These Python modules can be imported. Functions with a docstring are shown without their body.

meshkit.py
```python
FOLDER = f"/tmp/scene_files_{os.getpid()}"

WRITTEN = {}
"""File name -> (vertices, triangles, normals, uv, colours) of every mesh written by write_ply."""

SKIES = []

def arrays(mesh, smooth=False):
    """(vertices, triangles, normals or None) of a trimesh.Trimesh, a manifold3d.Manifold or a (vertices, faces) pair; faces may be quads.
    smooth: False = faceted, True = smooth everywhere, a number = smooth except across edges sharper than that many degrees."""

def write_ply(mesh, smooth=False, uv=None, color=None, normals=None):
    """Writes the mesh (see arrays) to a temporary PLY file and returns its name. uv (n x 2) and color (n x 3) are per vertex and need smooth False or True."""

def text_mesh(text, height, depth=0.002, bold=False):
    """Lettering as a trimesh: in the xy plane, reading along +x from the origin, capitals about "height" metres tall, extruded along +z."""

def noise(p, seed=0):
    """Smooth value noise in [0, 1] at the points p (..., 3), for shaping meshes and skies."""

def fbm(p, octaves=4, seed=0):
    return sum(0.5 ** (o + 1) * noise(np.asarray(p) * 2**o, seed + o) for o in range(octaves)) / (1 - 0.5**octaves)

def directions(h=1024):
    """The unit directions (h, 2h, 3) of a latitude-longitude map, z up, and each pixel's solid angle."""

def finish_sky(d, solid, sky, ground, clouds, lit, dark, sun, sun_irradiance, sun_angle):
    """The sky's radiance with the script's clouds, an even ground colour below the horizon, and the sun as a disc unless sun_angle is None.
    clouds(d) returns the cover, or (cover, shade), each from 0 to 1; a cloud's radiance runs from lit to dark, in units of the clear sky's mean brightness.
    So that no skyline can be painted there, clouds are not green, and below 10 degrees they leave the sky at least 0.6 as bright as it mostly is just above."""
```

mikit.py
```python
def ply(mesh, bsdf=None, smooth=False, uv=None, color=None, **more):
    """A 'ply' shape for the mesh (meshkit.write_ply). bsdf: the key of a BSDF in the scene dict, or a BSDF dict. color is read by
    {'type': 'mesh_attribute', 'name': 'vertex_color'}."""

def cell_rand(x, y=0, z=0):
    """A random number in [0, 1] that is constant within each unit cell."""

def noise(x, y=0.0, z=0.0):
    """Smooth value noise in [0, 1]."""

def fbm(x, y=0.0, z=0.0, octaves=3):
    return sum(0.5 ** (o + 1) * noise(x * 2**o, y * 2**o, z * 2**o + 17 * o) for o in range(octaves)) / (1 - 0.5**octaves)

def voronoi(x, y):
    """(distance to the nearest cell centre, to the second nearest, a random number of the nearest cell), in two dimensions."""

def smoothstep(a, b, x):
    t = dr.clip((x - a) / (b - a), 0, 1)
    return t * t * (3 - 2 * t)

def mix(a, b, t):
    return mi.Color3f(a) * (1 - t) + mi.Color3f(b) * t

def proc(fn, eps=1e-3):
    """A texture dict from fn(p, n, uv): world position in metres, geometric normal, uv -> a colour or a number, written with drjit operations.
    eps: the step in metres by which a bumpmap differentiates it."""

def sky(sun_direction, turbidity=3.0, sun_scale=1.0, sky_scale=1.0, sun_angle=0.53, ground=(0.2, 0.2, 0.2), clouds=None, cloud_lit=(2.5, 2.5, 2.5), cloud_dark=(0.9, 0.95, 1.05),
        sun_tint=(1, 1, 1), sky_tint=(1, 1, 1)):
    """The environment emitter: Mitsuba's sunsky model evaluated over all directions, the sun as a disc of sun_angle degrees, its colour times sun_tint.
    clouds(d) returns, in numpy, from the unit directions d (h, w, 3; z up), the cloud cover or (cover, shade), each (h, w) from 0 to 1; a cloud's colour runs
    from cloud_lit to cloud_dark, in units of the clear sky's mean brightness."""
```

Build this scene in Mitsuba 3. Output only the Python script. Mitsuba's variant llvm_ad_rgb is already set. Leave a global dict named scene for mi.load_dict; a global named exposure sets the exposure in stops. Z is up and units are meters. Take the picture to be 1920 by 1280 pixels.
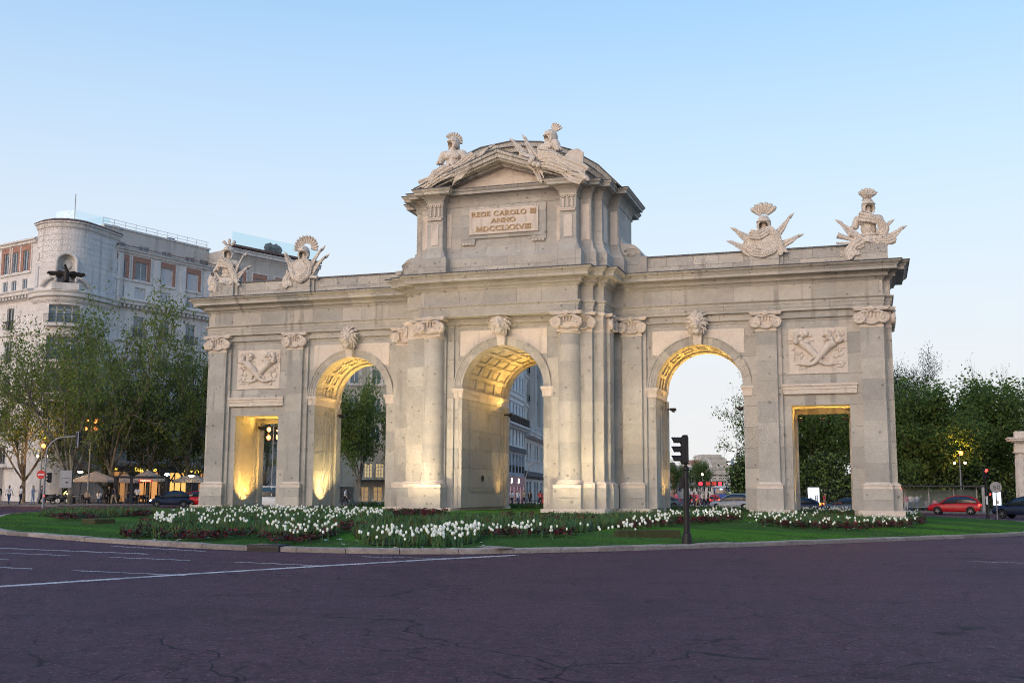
import math, random
import numpy as np
import drjit as dr
import trimesh
import manifold3d as m3
import mitsuba as mi
import mikit, meshkit
from mikit import noise, fbm, voronoi, cell_rand, smoothstep, mix, proc

scene, labels = {}, {}
PI = math.pi
rnd = random.Random(7)
T4 = mi.ScalarTransform4f

# ---------------------------------------------------------------- camera, sky, exposure
CAM = (19.4233, -60.7488, 1.79); YAW, PITCH, ROLL, FPX = 0.311715, 0.1359, -0.0043, 2070.5
def cam_matrix():
    c, s = math.cos(YAW), math.sin(YAW); cp, sp = math.cos(PITCH), math.sin(PITCH); cr, sr = math.cos(ROLL), math.sin(ROLL)
    r, fw, up = np.array([c, s, 0]), np.array([-s, c, 0]), np.array([0, 0, 1.])
    F = fw * cp + up * sp; U = -fw * sp + up * cp
    R = r * cr - U * sr; U2 = r * sr + U * cr
    m = np.eye(4); m[:3, 0], m[:3, 1], m[:3, 2], m[:3, 3] = -R, U2, F, CAM
    return m
scene['camera'] = {'type': 'perspective', 'fov': math.degrees(2 * math.atan(960 / FPX)), 'fov_axis': 'x', 'near_clip': 0.5, 'far_clip': 5000.0,
                   'to_world': T4(cam_matrix())}
SUN = (-0.30, -1.0, 0.24)
def haze_veil(d):                                   # thin even evening haze, denser towards the horizon
    z = np.clip(d[..., 2], 0, 1)
    return 0.97 * np.exp(-(z / 0.42) ** 2.2)
scene['sky'] = {'sampling_weight': 16.0, **mikit.sky(SUN, turbidity=3, sun_scale=0.37, sun_angle=55, sun_tint=(0.94,0.97,1.52), sky_scale=1.0, ground=(0.12, 0.12, 0.13), clouds=haze_veil,
                         cloud_lit=(1.68, 1.62, 1.62), cloud_dark=(1.0, 1.1, 1.2), sky_tint=(0.48, 1.26, 1.70))}
exposure = 2.95

# ---------------------------------------------------------------- helpers
def zg(x, y=0): return -0.0055 * (x - 19.4)          # the square falls slightly to the right
def number(k):
    if k not in USED: USED.add(k); return k
    i = 1
    while f'{k}_{i:03d}' in USED: i += 1
    USED.add(f'{k}_{i:03d}'); return f'{k}_{i:03d}'
USED = set(); _next = {}
def fresh(k):
    n = _next.get(k, 0); _next[k] = n + 1
    return k if n == 0 else f'{k}_{n:03d}'
def thing(name, label=None, cat=None, group=None):
    k = fresh(name)
    if label: labels[k] = {'label': label, 'category': cat}
    if group: labels[k]['group'] = group
    return k
def add(name, mesh, mat, parent=None, smooth=False, label=None, cat=None, group=None, kind=None, tone=None, M=None, **more):
    """one entry of the scene: mesh may be a (trimesh / manifold / (v,f)) or a ready ply dict"""
    k = fresh((parent + '__' if parent else '') + name)
    if isinstance(mesh, dict):
        d = dict(mesh)
        if mat is not None: d['bsdf'] = {'type': 'ref', 'id': mat}
    else:
        if isinstance(mesh, m3.Manifold):
            mm = mesh.to_mesh(); mesh = trimesh.Trimesh(mm.vert_properties[:, :3], mm.tri_verts, process=False)
        if tone is not None:
            v, f, n = meshkit.arrays(mesh, smooth)
            d = mikit_ply_toned(v, f, n, tone)
            d['bsdf'] = {'type': 'ref', 'id': mat}
            d.update(more)
        else:
            d = mikit.ply(mesh, mat, smooth=smooth, **more)
    if M is not None: d['to_world'] = T4(np.asarray(M, float))
    scene[k] = d
    if label or kind or group:
        e = labels.setdefault(k, {})
        if label: e['label'] = label
        if cat: e['category'] = cat
        if group: e['group'] = group
        if kind: e['kind'] = kind
    return k
def mikit_ply_toned(v, f, n, tone):
    path = meshkit.write_ply((v, f), False, np.tile(np.array([[tone[0], tone[1]]]), (len(v), 1)), None, normals=n)
    return {'type': 'ply', 'filename': path, 'face_normals': n is None}
def tr(x=0, y=0, z=0, rz=0, s=1, mirror=False, rx=0, ry=0):
    m = trimesh.transformations.euler_matrix(rx, ry, rz, 'sxyz')
    S = np.diag([(-s if mirror else s), s, s, 1.0]) if np.isscalar(s) else np.diag([*s, 1.0])
    m = m @ S; m[:3, 3] = (x, y, z); return m
def box(x0, x1, y0, y1, z0, z1):
    return m3.Manifold.cube((x1 - x0, y1 - y0, z1 - z0)).translate((x0, y0, z0))
def tbox(x0, x1, y0, y1, z0, z1, ch=0):
    if ch:
        return hull([(x, y, z) for x in (x0 + ch, x1 - ch) for y in (y0 + ch, y1 - ch) for z in (z0, z1)] + [(x, y, z) for x in (x0, x1) for y in (y0 + ch, y1 - ch) for z in (z0 + ch, z1 - ch)]
                    + [(x, y, z) for x in (x0 + ch, x1 - ch) for y in (y0, y1) for z in (z0 + ch, z1 - ch)])
    return tmesh(box(x0, x1, y0, y1, z0, z1))
def tmesh(man):
    mm = man.to_mesh(); return trimesh.Trimesh(mm.vert_properties[:, :3], mm.tri_verts, process=False)
def hull(pts): return tmesh(m3.Manifold.hull_points(np.asarray(pts, float)))
def join(ms): return trimesh.util.concatenate([tmesh(m) if isinstance(m, m3.Manifold) else m for m in ms])
def man(v, f): return m3.Manifold(m3.Mesh(np.asarray(v, np.float32), np.asarray(f, np.uint32)))
def ball(c, r, n=10):
    r = np.broadcast_to(r, 3); return m3.Manifold.sphere(1.0, n).scale(tuple(map(float, r))).translate(tuple(map(float, c)))
def capsule(a, b, ra, rb, n=10): return m3.Manifold.batch_hull([ball(a, ra, n), ball(b, rb, n)])
def smooth_solid(parts, edge=0.06, it=6):
    m = tmesh(m3.Manifold.batch_boolean(parts, m3.OpType.Add).refine_to_length(edge)); m.merge_vertices()
    trimesh.smoothing.filter_taubin(m, iterations=it); return m
def tube(pts, radii, n=8, caps=True):
    p = np.asarray(pts, float); r = np.broadcast_to(radii, (len(p),)); t = np.gradient(p, axis=0); t /= np.linalg.norm(t, axis=1, keepdims=True) + 1e-12
    a = np.zeros_like(p); ref = np.array([0, 0, 1.]) if abs(t[0, 2]) < .9 else np.array([1., 0, 0])
    for i in range(len(p)):
        x = np.cross(t[i], np.cross(ref, t[i])); x /= np.linalg.norm(x) + 1e-12; a[i] = x; ref = x
    b = np.cross(t, a); an = np.arange(n) * 2 * PI / n
    v = (p[:, None] + r[:, None, None] * (np.cos(an)[None, :, None] * a[:, None] + np.sin(an)[None, :, None] * b[:, None])).reshape(-1, 3)
    f = []
    for i in range(len(p) - 1):
        for j in range(n):
            q = [i * n + j, i * n + (j + 1) % n, (i + 1) * n + (j + 1) % n, (i + 1) * n + j]; f += [q[:3], [q[0], q[2], q[3]]]
    if caps:
        for j in range(1, n - 1): f += [[0, j + 1, j], [(len(p) - 1) * n, (len(p) - 1) * n + j, (len(p) - 1) * n + j + 1]]
    return trimesh.Trimesh(v, f, process=False)
def lathe(prof, n=20, c=(0, 0, 0)):
    pr = np.asarray(prof, float); an = np.arange(n) * 2 * PI / n
    v = np.stack([pr[:, None, 0] * np.cos(an), pr[:, None, 0] * np.sin(an), np.repeat(pr[:, 1:2], n, 1)], -1).reshape(-1, 3) + np.asarray(c)
    f = []
    for i in range(len(pr) - 1):
        for j in range(n):
            q = [i * n + j, i * n + (j + 1) % n, (i + 1) * n + (j + 1) % n, (i + 1) * n + j]; f += [q[:3], [q[0], q[2], q[3]]]
    m = trimesh.Trimesh(v, f, process=False); return m
def extrude_xz(poly, y0, y1):
    """polygon in the x-z plane (CCW seen from the front, -y) swept from y0 to y1"""
    cs = m3.CrossSection([np.asarray(poly, float)], m3.FillRule.EvenOdd) if not isinstance(poly, m3.CrossSection) else poly
    return cs.extrude(y1 - y0).rotate((90, 0, 0)).translate((0, y1, 0))
def extrude_xy(poly, z0, z1): return m3.CrossSection([np.asarray(poly, float)], m3.FillRule.EvenOdd).extrude(z1 - z0).translate((0, 0, z0))
def offset_rect(P, o):
    """mitred outward offset of a CCW polygon"""
    P = np.asarray(P, float); d = np.roll(P, -1, 0) - P; d /= np.linalg.norm(d, axis=1, keepdims=True); nrm = np.stack([d[:, 1], -d[:, 0]], 1)
    n0 = np.roll(nrm, 1, 0); k = 1 + (n0 * nrm).sum(1, keepdims=True)
    return P + o * (n0 + nrm) / k
def mold(P, prof):
    """a solid: the closed polygon P offset by each (offset, z) of the profile, capped"""
    rings = [np.column_stack([offset_rect(P, o), np.full(len(P), z)]) for o, z in prof]; n = len(P); v = np.vstack(rings); f = []
    for i in range(len(prof) - 1):
        for j in range(n):
            q = [i * n + j, i * n + (j + 1) % n, (i + 1) * n + (j + 1) % n, (i + 1) * n + j]; f += [q[:3], [q[0], q[2], q[3]]]
    tri = np.asarray(m3.triangulate([rings[0][:, :2]])); f += [list(t[::-1]) for t in tri]
    tri = np.asarray(m3.triangulate([rings[-1][:, :2]])); f += [list(t + n * (len(prof) - 1)) for t in tri]
    return man(v, f)
def arc_sweep(prof, cx, cz, a0, a1, n=8):
    """closed profile of (r, y) swept about the axis (cx, cz) parallel to y from angle a0 to a1"""
    pr = np.asarray(prof, float); an = np.linspace(a0, a1, n + 1); k = len(pr)
    v = np.array([[(cx + r * math.cos(a)), y, cz + r * math.sin(a)] for a in an for r, y in pr]); f = []
    for i in range(n):
        for j in range(k):
            q = [i * k + j, i * k + (j + 1) % k, (i + 1) * k + (j + 1) % k, (i + 1) * k + j]; f += [q[:3], [q[0], q[2], q[3]]]
    tri = np.asarray(m3.triangulate([pr])); f += [list(t[::-1]) for t in tri] + [list(t + n * k) for t in tri]
    m = trimesh.Trimesh(v, f, process=False)
    if m.volume < 0: m.invert()
    return man(m.vertices, m.faces)
def mirx(mesh):
    if isinstance(mesh, m3.Manifold): return mesh.mirror((1, 0, 0))
    m = mesh.copy(); m.vertices[:, 0] *= -1; m.invert(); return m
def mir_path(half):
    """half path with x>=0 -> whole path, left to right"""
    return [(-x, y) for x, y in half[::-1] if x > 1e-6] + list(half)

# ---------------------------------------------------------------- materials
def mat(key, color, rough=0.7, two=False, bump=None, **kw):
    d = {'type': 'principled', 'base_color': color if isinstance(color, dict) else {'type': 'rgb', 'value': list(color)}, 'roughness': rough, 'specular': kw.pop('spec', 0.3), **kw}
    if bump: d = {'type': 'bumpmap', 'tex': bump[0], 'scale': bump[1], 'bsdf': d}
    if two: d = {'type': 'twosided', 'bsdf': d}
    scene[key] = d; return key
def lamp_mat(): return mat('lamp_shell', (0.8, 0.75, 0.6), 0.4)
def granite_fn(p, n, uv):
    big = fbm(p.x * 0.55, p.y * 0.55, p.z * 0.8, 3)
    fine = noise(p.x * 14, p.y * 14, p.z * 14)
    mid = fbm(p.x * 3.1 + 9, p.y * 3.1, p.z * 3.1, 3)
    base = mix((0.345, 0.335, 0.320), (0.500, 0.470, 0.425), uv.x)             # grey-green to buff, per stone
    base = mix(base, mi.Color3f(0.44, 0.395, 0.345), uv.y * 0.5)
    k = 0.78 + 0.30 * big + 0.16 * (mid - 0.5) + 0.16 * (fine - 0.5)
    # dark mineral inclusions
    a = dr.abs(n.x) > 0.7
    s = dr.select(a, p.y, p.x)
    d1, d2, w = voronoi(s * 1.25 + 3.7, p.z * 1.25)
    spot = (1 - smoothstep(0.06 * w, 0.035 + 0.085 * w, d1 + 0.10 * (mid - 0.5))) * dr.select(w > 0.58, 1.0, 0.0)
    d1b, _, w2 = voronoi(s * 4.3, p.z * 4.3 + 2.1)
    spot2 = (1 - smoothstep(0.06, 0.11, d1b)) * dr.select(w2 > 0.80, 1.0, 0.0)
    # rain streaks running down the face
    st = smoothstep(0.60, 0.80, fbm(s * 2.6, p.z * 0.16, 4.0, 3)) * smoothstep(0.35, 0.7, big)
    return base * k * (1 - 0.42 * spot) * (1 - 0.22 * spot2) * (1 - 0.34 * st)
def lime_fn(p, n, uv):
    a = fbm(p.x * 2.2, p.y * 2.2, p.z * 2.2, 3); st = smoothstep(0.55, 0.8, fbm(p.x * 5, p.y * 5, p.z * 0.7, 3))
    return mix((0.54, 0.47, 0.41), (0.64, 0.565, 0.50), a) * (1 - 0.18 * st) * (0.94 + 0.12 * noise(p.x * 11, p.y * 11, p.z * 11))
def statue_fn(p, n, uv):
    a = fbm(p.x * 3, p.y * 3, p.z * 3, 3); st = smoothstep(0.5, 0.8, fbm(p.x * 7, p.y * 7, p.z * 1.4, 3))
    return mix((0.50, 0.44, 0.38), (0.62, 0.56, 0.50), a) * (1 - 0.25 * st * dr.clip(n.z + 0.5, 0, 1))
mat('granite', proc(granite_fn), 0.85, spec=0.2)
mat('limestone', proc(lime_fn), 0.8, spec=0.2)
mat('statue_stone', proc(statue_fn), 0.8, True, spec=0.2)
mat('mortar', proc(lambda p, n, uv: mix((0.30, 0.28, 0.25), (0.38, 0.35, 0.30), noise(p.x * 3, p.y * 3, p.z * 3))), 0.9)
mat('lead', proc(lambda p, n, uv: mix((0.055, 0.06, 0.07), (0.10, 0.105, 0.12), fbm(p.x * 2, p.y * 2, p.z * 2, 3))), 0.55, spec=0.4)
mat('black_iron', (0.014, 0.013, 0.015), 0.5)
mat('dark_metal', (0.03, 0.03, 0.034), 0.45)
mat('grey_metal', (0.22, 0.23, 0.25), 0.4, metallic=0.4)
mat('glass_dark', (0.03, 0.045, 0.065), 0.08, spec=0.9)
mat('white_paint', (0.62, 0.62, 0.63), 0.6)
# ================================================================ the setting: road, roundabout lawn, kerb, markings
def spline(pts, per=8):
    P = np.asarray(pts, float); out = []
    for i in range(len(P)):
        a, b, c, d = P[i - 1], P[i], P[(i + 1) % len(P)], P[(i + 2) % len(P)]
        for t in np.arange(per) / per:
            out.append(0.5 * ((2 * b) + (-a + c) * t + (2 * a - 5 * b + 4 * c - d) * t * t + (-a + 3 * b - 3 * c + d) * t ** 3))
    return np.array(out)
KERB = spline([(-12, -26.4), (-9, -28.0), (-6.4, -29.4), (-2.8, -30.8), (0.9, -31.9), (3.3, -32.2), (6.1, -31.95), (8.2, -31.0), (9.6, -29.8), (11.9, -27.3), (13.95, -24.5), (17, -20.0), (20.7, -14.1),
               (25.4, -6.4), (28.2, 3), (29, 13), (28, 22), (22, 31), (10, 36), (-6, 36), (-20, 31), (-29, 21), (-32.5, 9), (-31.5, -3), (-25.5, -12), (-18, -20.7)], 8)
if (KERB[:, 0] * np.roll(KERB[:, 1], -1) - KERB[:, 1] * np.roll(KERB[:, 0], -1)).sum() < 0: KERB = KERB[::-1]
from shapely.geometry import Polygon, Point, LineString
import shapely
KPOLY = Polygon(KERB)
def mound(x, y, poly=None):
    """height of the lawn: 0.14 at the kerb rising to 0.66 above the road plane at the monument"""
    x, y = np.asarray(x, float), np.asarray(y, float)
    pts = shapely.points(x, y); d = shapely.distance(pts, KPOLY.boundary)
    t = np.clip(d / 24.0, 0, 1)
    return zg(x) + 0.13 + 0.53 * (t * (2 - t))
def asphalt_fn(p, n, uv):
    x, y = p.x, p.y
    big = fbm(x * 0.22, y * 0.22, 1.0, 4)
    agg = cell_rand(x * 42, y * 42, 3.0); agg2 = noise(x * 22, y * 22, 5.0)
    fine = noise(x * 7, y * 7, 2.0)
    base = mix((0.056, 0.026, 0.038), (0.078, 0.034, 0.047), big)
    k = 0.70 + 0.42 * agg2 + 0.30 * (fine - 0.5) + dr.select(agg > 0.955, 1.3, 0.0) - dr.select(agg < 0.14, 0.3, 0.0)
    # tyre lanes following the roundabout: slightly polished and darker bands
    rr = dr.sqrt(dr.square(x - 0.5) + dr.square(y - 2.0))
    lane = smoothstep(0.35, 0.5, dr.abs((rr / 3.6) - dr.floor(rr / 3.6) - 0.5))
    # wandering cracks
    wx = x + 1.5 * (fbm(x * 0.6, y * 0.6, 7.0, 4) - 0.5) + 0.12 * noise(x * 5, y * 5); wy = y + 1.5 * (fbm(x * 0.6 + 31, y * 0.6, 7.0, 4) - 0.5) + 0.12 * noise(x * 5 + 9, y * 5)
    d1, d2, w = voronoi(wx * 0.23, wy * 0.23)
    mask = smoothstep(0.44, 0.54, fbm(x * 0.30 + 5, y * 0.30, 3.0, 3))
    crack = (1 - smoothstep(0.004, 0.013, d2 - d1)) * mask
    d1, d2, w = voronoi(wx * 0.9 + 4, wy * 0.9)
    mask2 = smoothstep(0.52, 0.60, fbm(x * 0.35 + 15, y * 0.35, 9.0, 3))
    crack2 = (1 - smoothstep(0.01, 0.03, d2 - d1)) * mask2
    # repaired patches and oil
    oil = smoothstep(0.62, 0.75, fbm(x * 0.5 + 40, y * 0.5, 2.0, 3))
    return base * k * (1 - 0.13 * lane) * (1 - 0.8 * crack) * (1 - 0.6 * crack2) * (1 - 0.16 * oil)
def asphalt_bump(p, n, uv):
    return noise(p.x * 30, p.y * 30, 1.0) + 0.5 * noise(p.x * 60, p.y * 60, 4.0)
mat('asphalt', proc(asphalt_fn), proc(lambda p, n, uv: 0.50 + 0.2 * noise(p.x * 9, p.y * 9)), spec=0.22, bump=(proc(asphalt_bump, 4e-3), 0.004))
scene['asphalt']['bsdf']['roughness'] = proc(lambda p, n, uv: 0.62 + 0.16 * noise(p.x * 9, p.y * 9))
def quad_sheet(x0, x1, y0, y1, dz=0.0, nx=2, ny=2):
    xs, ys = np.linspace(x0, x1, nx), np.linspace(y0, y1, ny); X, Y = np.meshgrid(xs, ys); v = np.column_stack([X.ravel(), Y.ravel(), zg(X.ravel()) + dz]); f = []
    for j in range(ny - 1):
        for i in range(nx - 1):
            a = j * nx + i; f += [[a, a + 1, a + nx + 1], [a, a + nx + 1, a + nx]]
    return trimesh.Trimesh(v, f, process=False)
add('road', quad_sheet(-700, 700, -120, 1500), 'asphalt', kind='structure')
def ribbon(pts, w, dz):
    p = np.asarray(pts, float); t = np.gradient(p, axis=0); t /= np.linalg.norm(t, axis=1, keepdims=True); nn = np.stack([-t[:, 1], t[:, 0]], 1); w = np.broadcast_to(w, (len(p),))[:, None]
    L, R = p + nn * w / 2, p - nn * w / 2; v = np.vstack([np.column_stack([L, zg(L[:, 0]) + dz]), np.column_stack([R, zg(R[:, 0]) + dz])]); n = len(p); f = []
    for i in range(n - 1): f += [[i, n + i, n + i + 1], [i, n + i + 1, i + 1]]
    return trimesh.Trimesh(v, f, process=False)
def line_fn(p, n, uv):
    w = smoothstep(0.22, 0.5, fbm(p.x * 4.2, p.y * 4.2, 1.0, 4)); return mix((0.46, 0.43, 0.45), (0.16, 0.14, 0.155), 0.75 * (1 - w)) * (0.85 + 0.2 * noise(p.x * 20, p.y * 20))
mat('road_paint', proc(line_fn), 0.6)
marks = fresh('road_markings'); labels[marks] = {'kind': 'structure'}
add('long_line', ribbon([(3.6, -46.6), (4.48, -44.29), (5.25, -42.0), (6.02, -39.85), (7.2, -36.8), (8.44, -33.77), (9.3, -31.95), (9.9, -30.75)], 0.26, 0.004), 'road_paint', marks)
for a, b, w in [((3.02, -40.58), (5.95, -40.75), .10), ((0.7, -36.42), (3.27, -36.62), .10), ((4.55, -36.65), (7.03, -36.94), .10), ((-6.7, -34.1), (0.75, -34.85), .16), ((-4.5, -36.1), (-0.54, -36.3), .10),
                ((-2.67, -31.9), (1.34, -33.0), .10), ((-3.2, -38.0), (-0.86, -38.2), .10), ((-1.2, -40.3), (1.95, -40.57), .10), ((6.38, -33.3), (8.7, -33.03), .09), ((21.9, -27.7), (23.4, -27.87), .08)]:
    add('lane_dash', ribbon([a, ((a[0] + b[0]) / 2, (a[1] + b[1]) / 2), b], w, 0.004), 'road_paint', marks)
add('edge_line', ribbon([(27.8, 16.2), (30.0, 14.5), (32.5, 13.9), (35, 14.2)], 0.25, 0.004), 'road_paint', marks)
# lawn: one mound with a fine-enough grid, plus blades of grass
def lawn_mesh():
    pts, inner = [], shapely.Polygon(KPOLY.buffer(-0.30).exterior)
    bx = inner.bounds
    ring = np.array(inner.exterior.coords)[:-1]
    gx, gy = np.meshgrid(np.arange(bx[0], bx[2], 1.0), np.arange(bx[1], bx[3], 1.0)); g = np.column_stack([gx.ravel(), gy.ravel()])
    g = g[shapely.contains(inner.buffer(-0.4), shapely.points(g))]; allp = np.vstack([ring, g])
    from scipy.spatial import Delaunay
    tri = Delaunay(allp).simplices; c = allp[tri].mean(1); tri = tri[shapely.contains(inner, shapely.points(c))]
    v = np.column_stack([allp, mound(allp[:, 0], allp[:, 1])])
    m = trimesh.Trimesh(v, tri, process=False); m.fix_normals()
    if m.face_normals[:, 2].mean() < 0: m.invert()
    return m
def grass_fn(p, n, uv):
    a = fbm(p.x * 0.35, p.y * 0.35, 0.0, 3); b = noise(p.x * 9, p.y * 9); c = noise(p.x * 28, p.y * 28)
    strip = smoothstep(0.42, 0.62, fbm(p.x * 0.10 + 3, p.y * 0.42 + p.x * 0.2, 8.0, 3))
    worn = smoothstep(0.60, 0.8, fbm(p.x * 0.18 + 11, p.y * 0.3, 4.0, 3))
    return mix(mix(mix((0.024, 0.065, 0.016), (0.050, 0.105, 0.024), a), (0.055, 0.150, 0.014), 0.75 * strip), (0.07, 0.10, 0.04), 0.35 * worn) * (0.65 + 0.45 * b + 0.3 * c)
mat('grass', proc(grass_fn), 0.9, spec=0.1, bump=(proc(lambda p, n, uv: noise(p.x * 24, p.y * 24) + noise(p.x * 50, p.y * 50), 5e-3), 0.02))
add('lawn', lawn_mesh(), 'grass', kind='structure', smooth=True)
# kerb: single stones about 1.9 m long round the island, with small gaps
kerb = fresh('kerb'); labels[kerb] = {'kind': 'structure'}
def kerb_fn(p, n, uv):
    return mix((0.17, 0.145, 0.14), (0.27, 0.235, 0.22), fbm(p.x * 1.2, p.y * 1.2, p.z * 3, 4)) * (0.75 + 0.5 * uv.x) * (0.8 + 0.4 * noise(p.x * 12, p.y * 12, p.z * 12))
mat('kerb_stone', proc(kerb_fn), 0.85)
KL = KPOLY.exterior; r_ = random.Random(3); s = 0.0
while s < KL.length - 0.8:
    L = r_.uniform(1.25, 1.75); e = min(s + L, KL.length)
    ts = np.linspace(s + 0.012, e - 0.012, 4); P = np.array([KL.interpolate(t).coords[0] for t in ts])
    t = np.gradient(P, axis=0); t /= np.linalg.norm(t, axis=1, keepdims=True); nin = np.stack([-t[:, 1], t[:, 0]], 1)       # inward (CCW)
    dz = r_.uniform(-0.012, 0.012); prof = [(0.0, -0.25), (0.0, 0.105 + dz), (0.02, 0.135 + dz), (0.29, 0.15 + dz), (0.32, -0.25)]
    v = np.array([[*(P[i] + nin[i] * o), zg(P[i][0]) + z] for i in range(4) for o, z in prof]); f = []; k = len(prof)
    for i in range(3):
        for j in range(k):
            q = [i * k + j, i * k + (j + 1) % k, (i + 1) * k + (j + 1) % k, (i + 1) * k + j]; f += [q[:3], [q[0], q[2], q[3]]]
    for j in range(1, k - 1): f += [[0, j + 1, j], [3 * k, 3 * k + j, 3 * k + j + 1]]
    m = trimesh.Trimesh(v, f, process=False)
    if m.volume < 0: m.invert()
    add('stone', m, 'kerb_stone', kerb, tone=(r_.random(), r_.random()))
    s = e
# ================================================================ the triumphal arch
ARCH = thing('triumphal_arch', 'large grey granite triumphal arch with three round arches and two square doorways on the lawn', 'monument')
YC = 2.0                                             # middle plane of the building; the far face mirrors the near one
GB = 0.55                                            # ground at the foot (the lawn meets it a little higher)
Z0, ZM0, ZM1, ZN, ZA0, ZA1, ZF, ZCO = 0.94, 2.06, 2.40, 10.54, 11.60, 12.24, 13.07, 13.93
rs = random.Random(11)
def rtone(): return (min(1, max(0, rs.gauss(0.45, 0.28))), min(1, max(0, rs.gauss(0.35, 0.3))))
def stones(parent, solid, zs, xs_of=None, ys=None, gap=0.014, name='stone', mat_='granite', tone=None):
    """cut a solid into courses and blocks, each an entry of its own, with recessed joints"""
    b = solid.bounding_box()
    zs = [z for z in zs if b[2] + 0.05 < z < b[5] - 0.05]; zs = [b[2] - 1] + zs + [b[5] + 1]
    for k in range(len(zs) - 1):
        xs = sorted(xs_of(k)) if xs_of else []
        xs = [b[0] - 1] + [x for x in xs if b[0] + 0.04 < x < b[3] - 0.04] + [b[3] + 1]
        for i in range(len(xs) - 1):
            cell = solid ^ box(xs[i] + gap / 2, xs[i + 1] - gap / 2, b[1] - 1, b[4] + 1, zs[k] + gap / 2, zs[k + 1] - gap / 2)
            for c in cell.decompose():
                if c.volume() > 1e-4: add(name, c, mat_, parent, tone=tone or rtone())
def bondx(x0, x1, w, seed=0):
    def f(k):
        r = random.Random(seed * 131 + k); n = max(1, round((x1 - x0) / w)); s = (x1 - x0) / n; off = 0.5 * s * (k % 2)
        return [x0 + off + s * i + r.uniform(-.16, .16) * s for i in range(0 if off else 1, n)]
    return f
COURSES = [Z0, 2.06, 3.15, 4.25, 5.35, 6.49, 7.09, 8.15, 9.25, 10.35, 11.05, 11.60]
AX, AR, ASP = 10.615, 2.405, 7.58                     # side arches: centre, radius, springing
CR, CSP = 2.40, 7.62                                   # central arch
def arch_hole(cx, r, sp, y0, y1, z0=-1, n=32):
    a = np.linspace(0, PI, n); poly = [(cx - r, z0), (cx + r, z0)] + [(cx + r * math.cos(t), sp + r * math.sin(t)) for t in a[0:]]
    return extrude_xz(poly, y0, y1)
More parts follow.
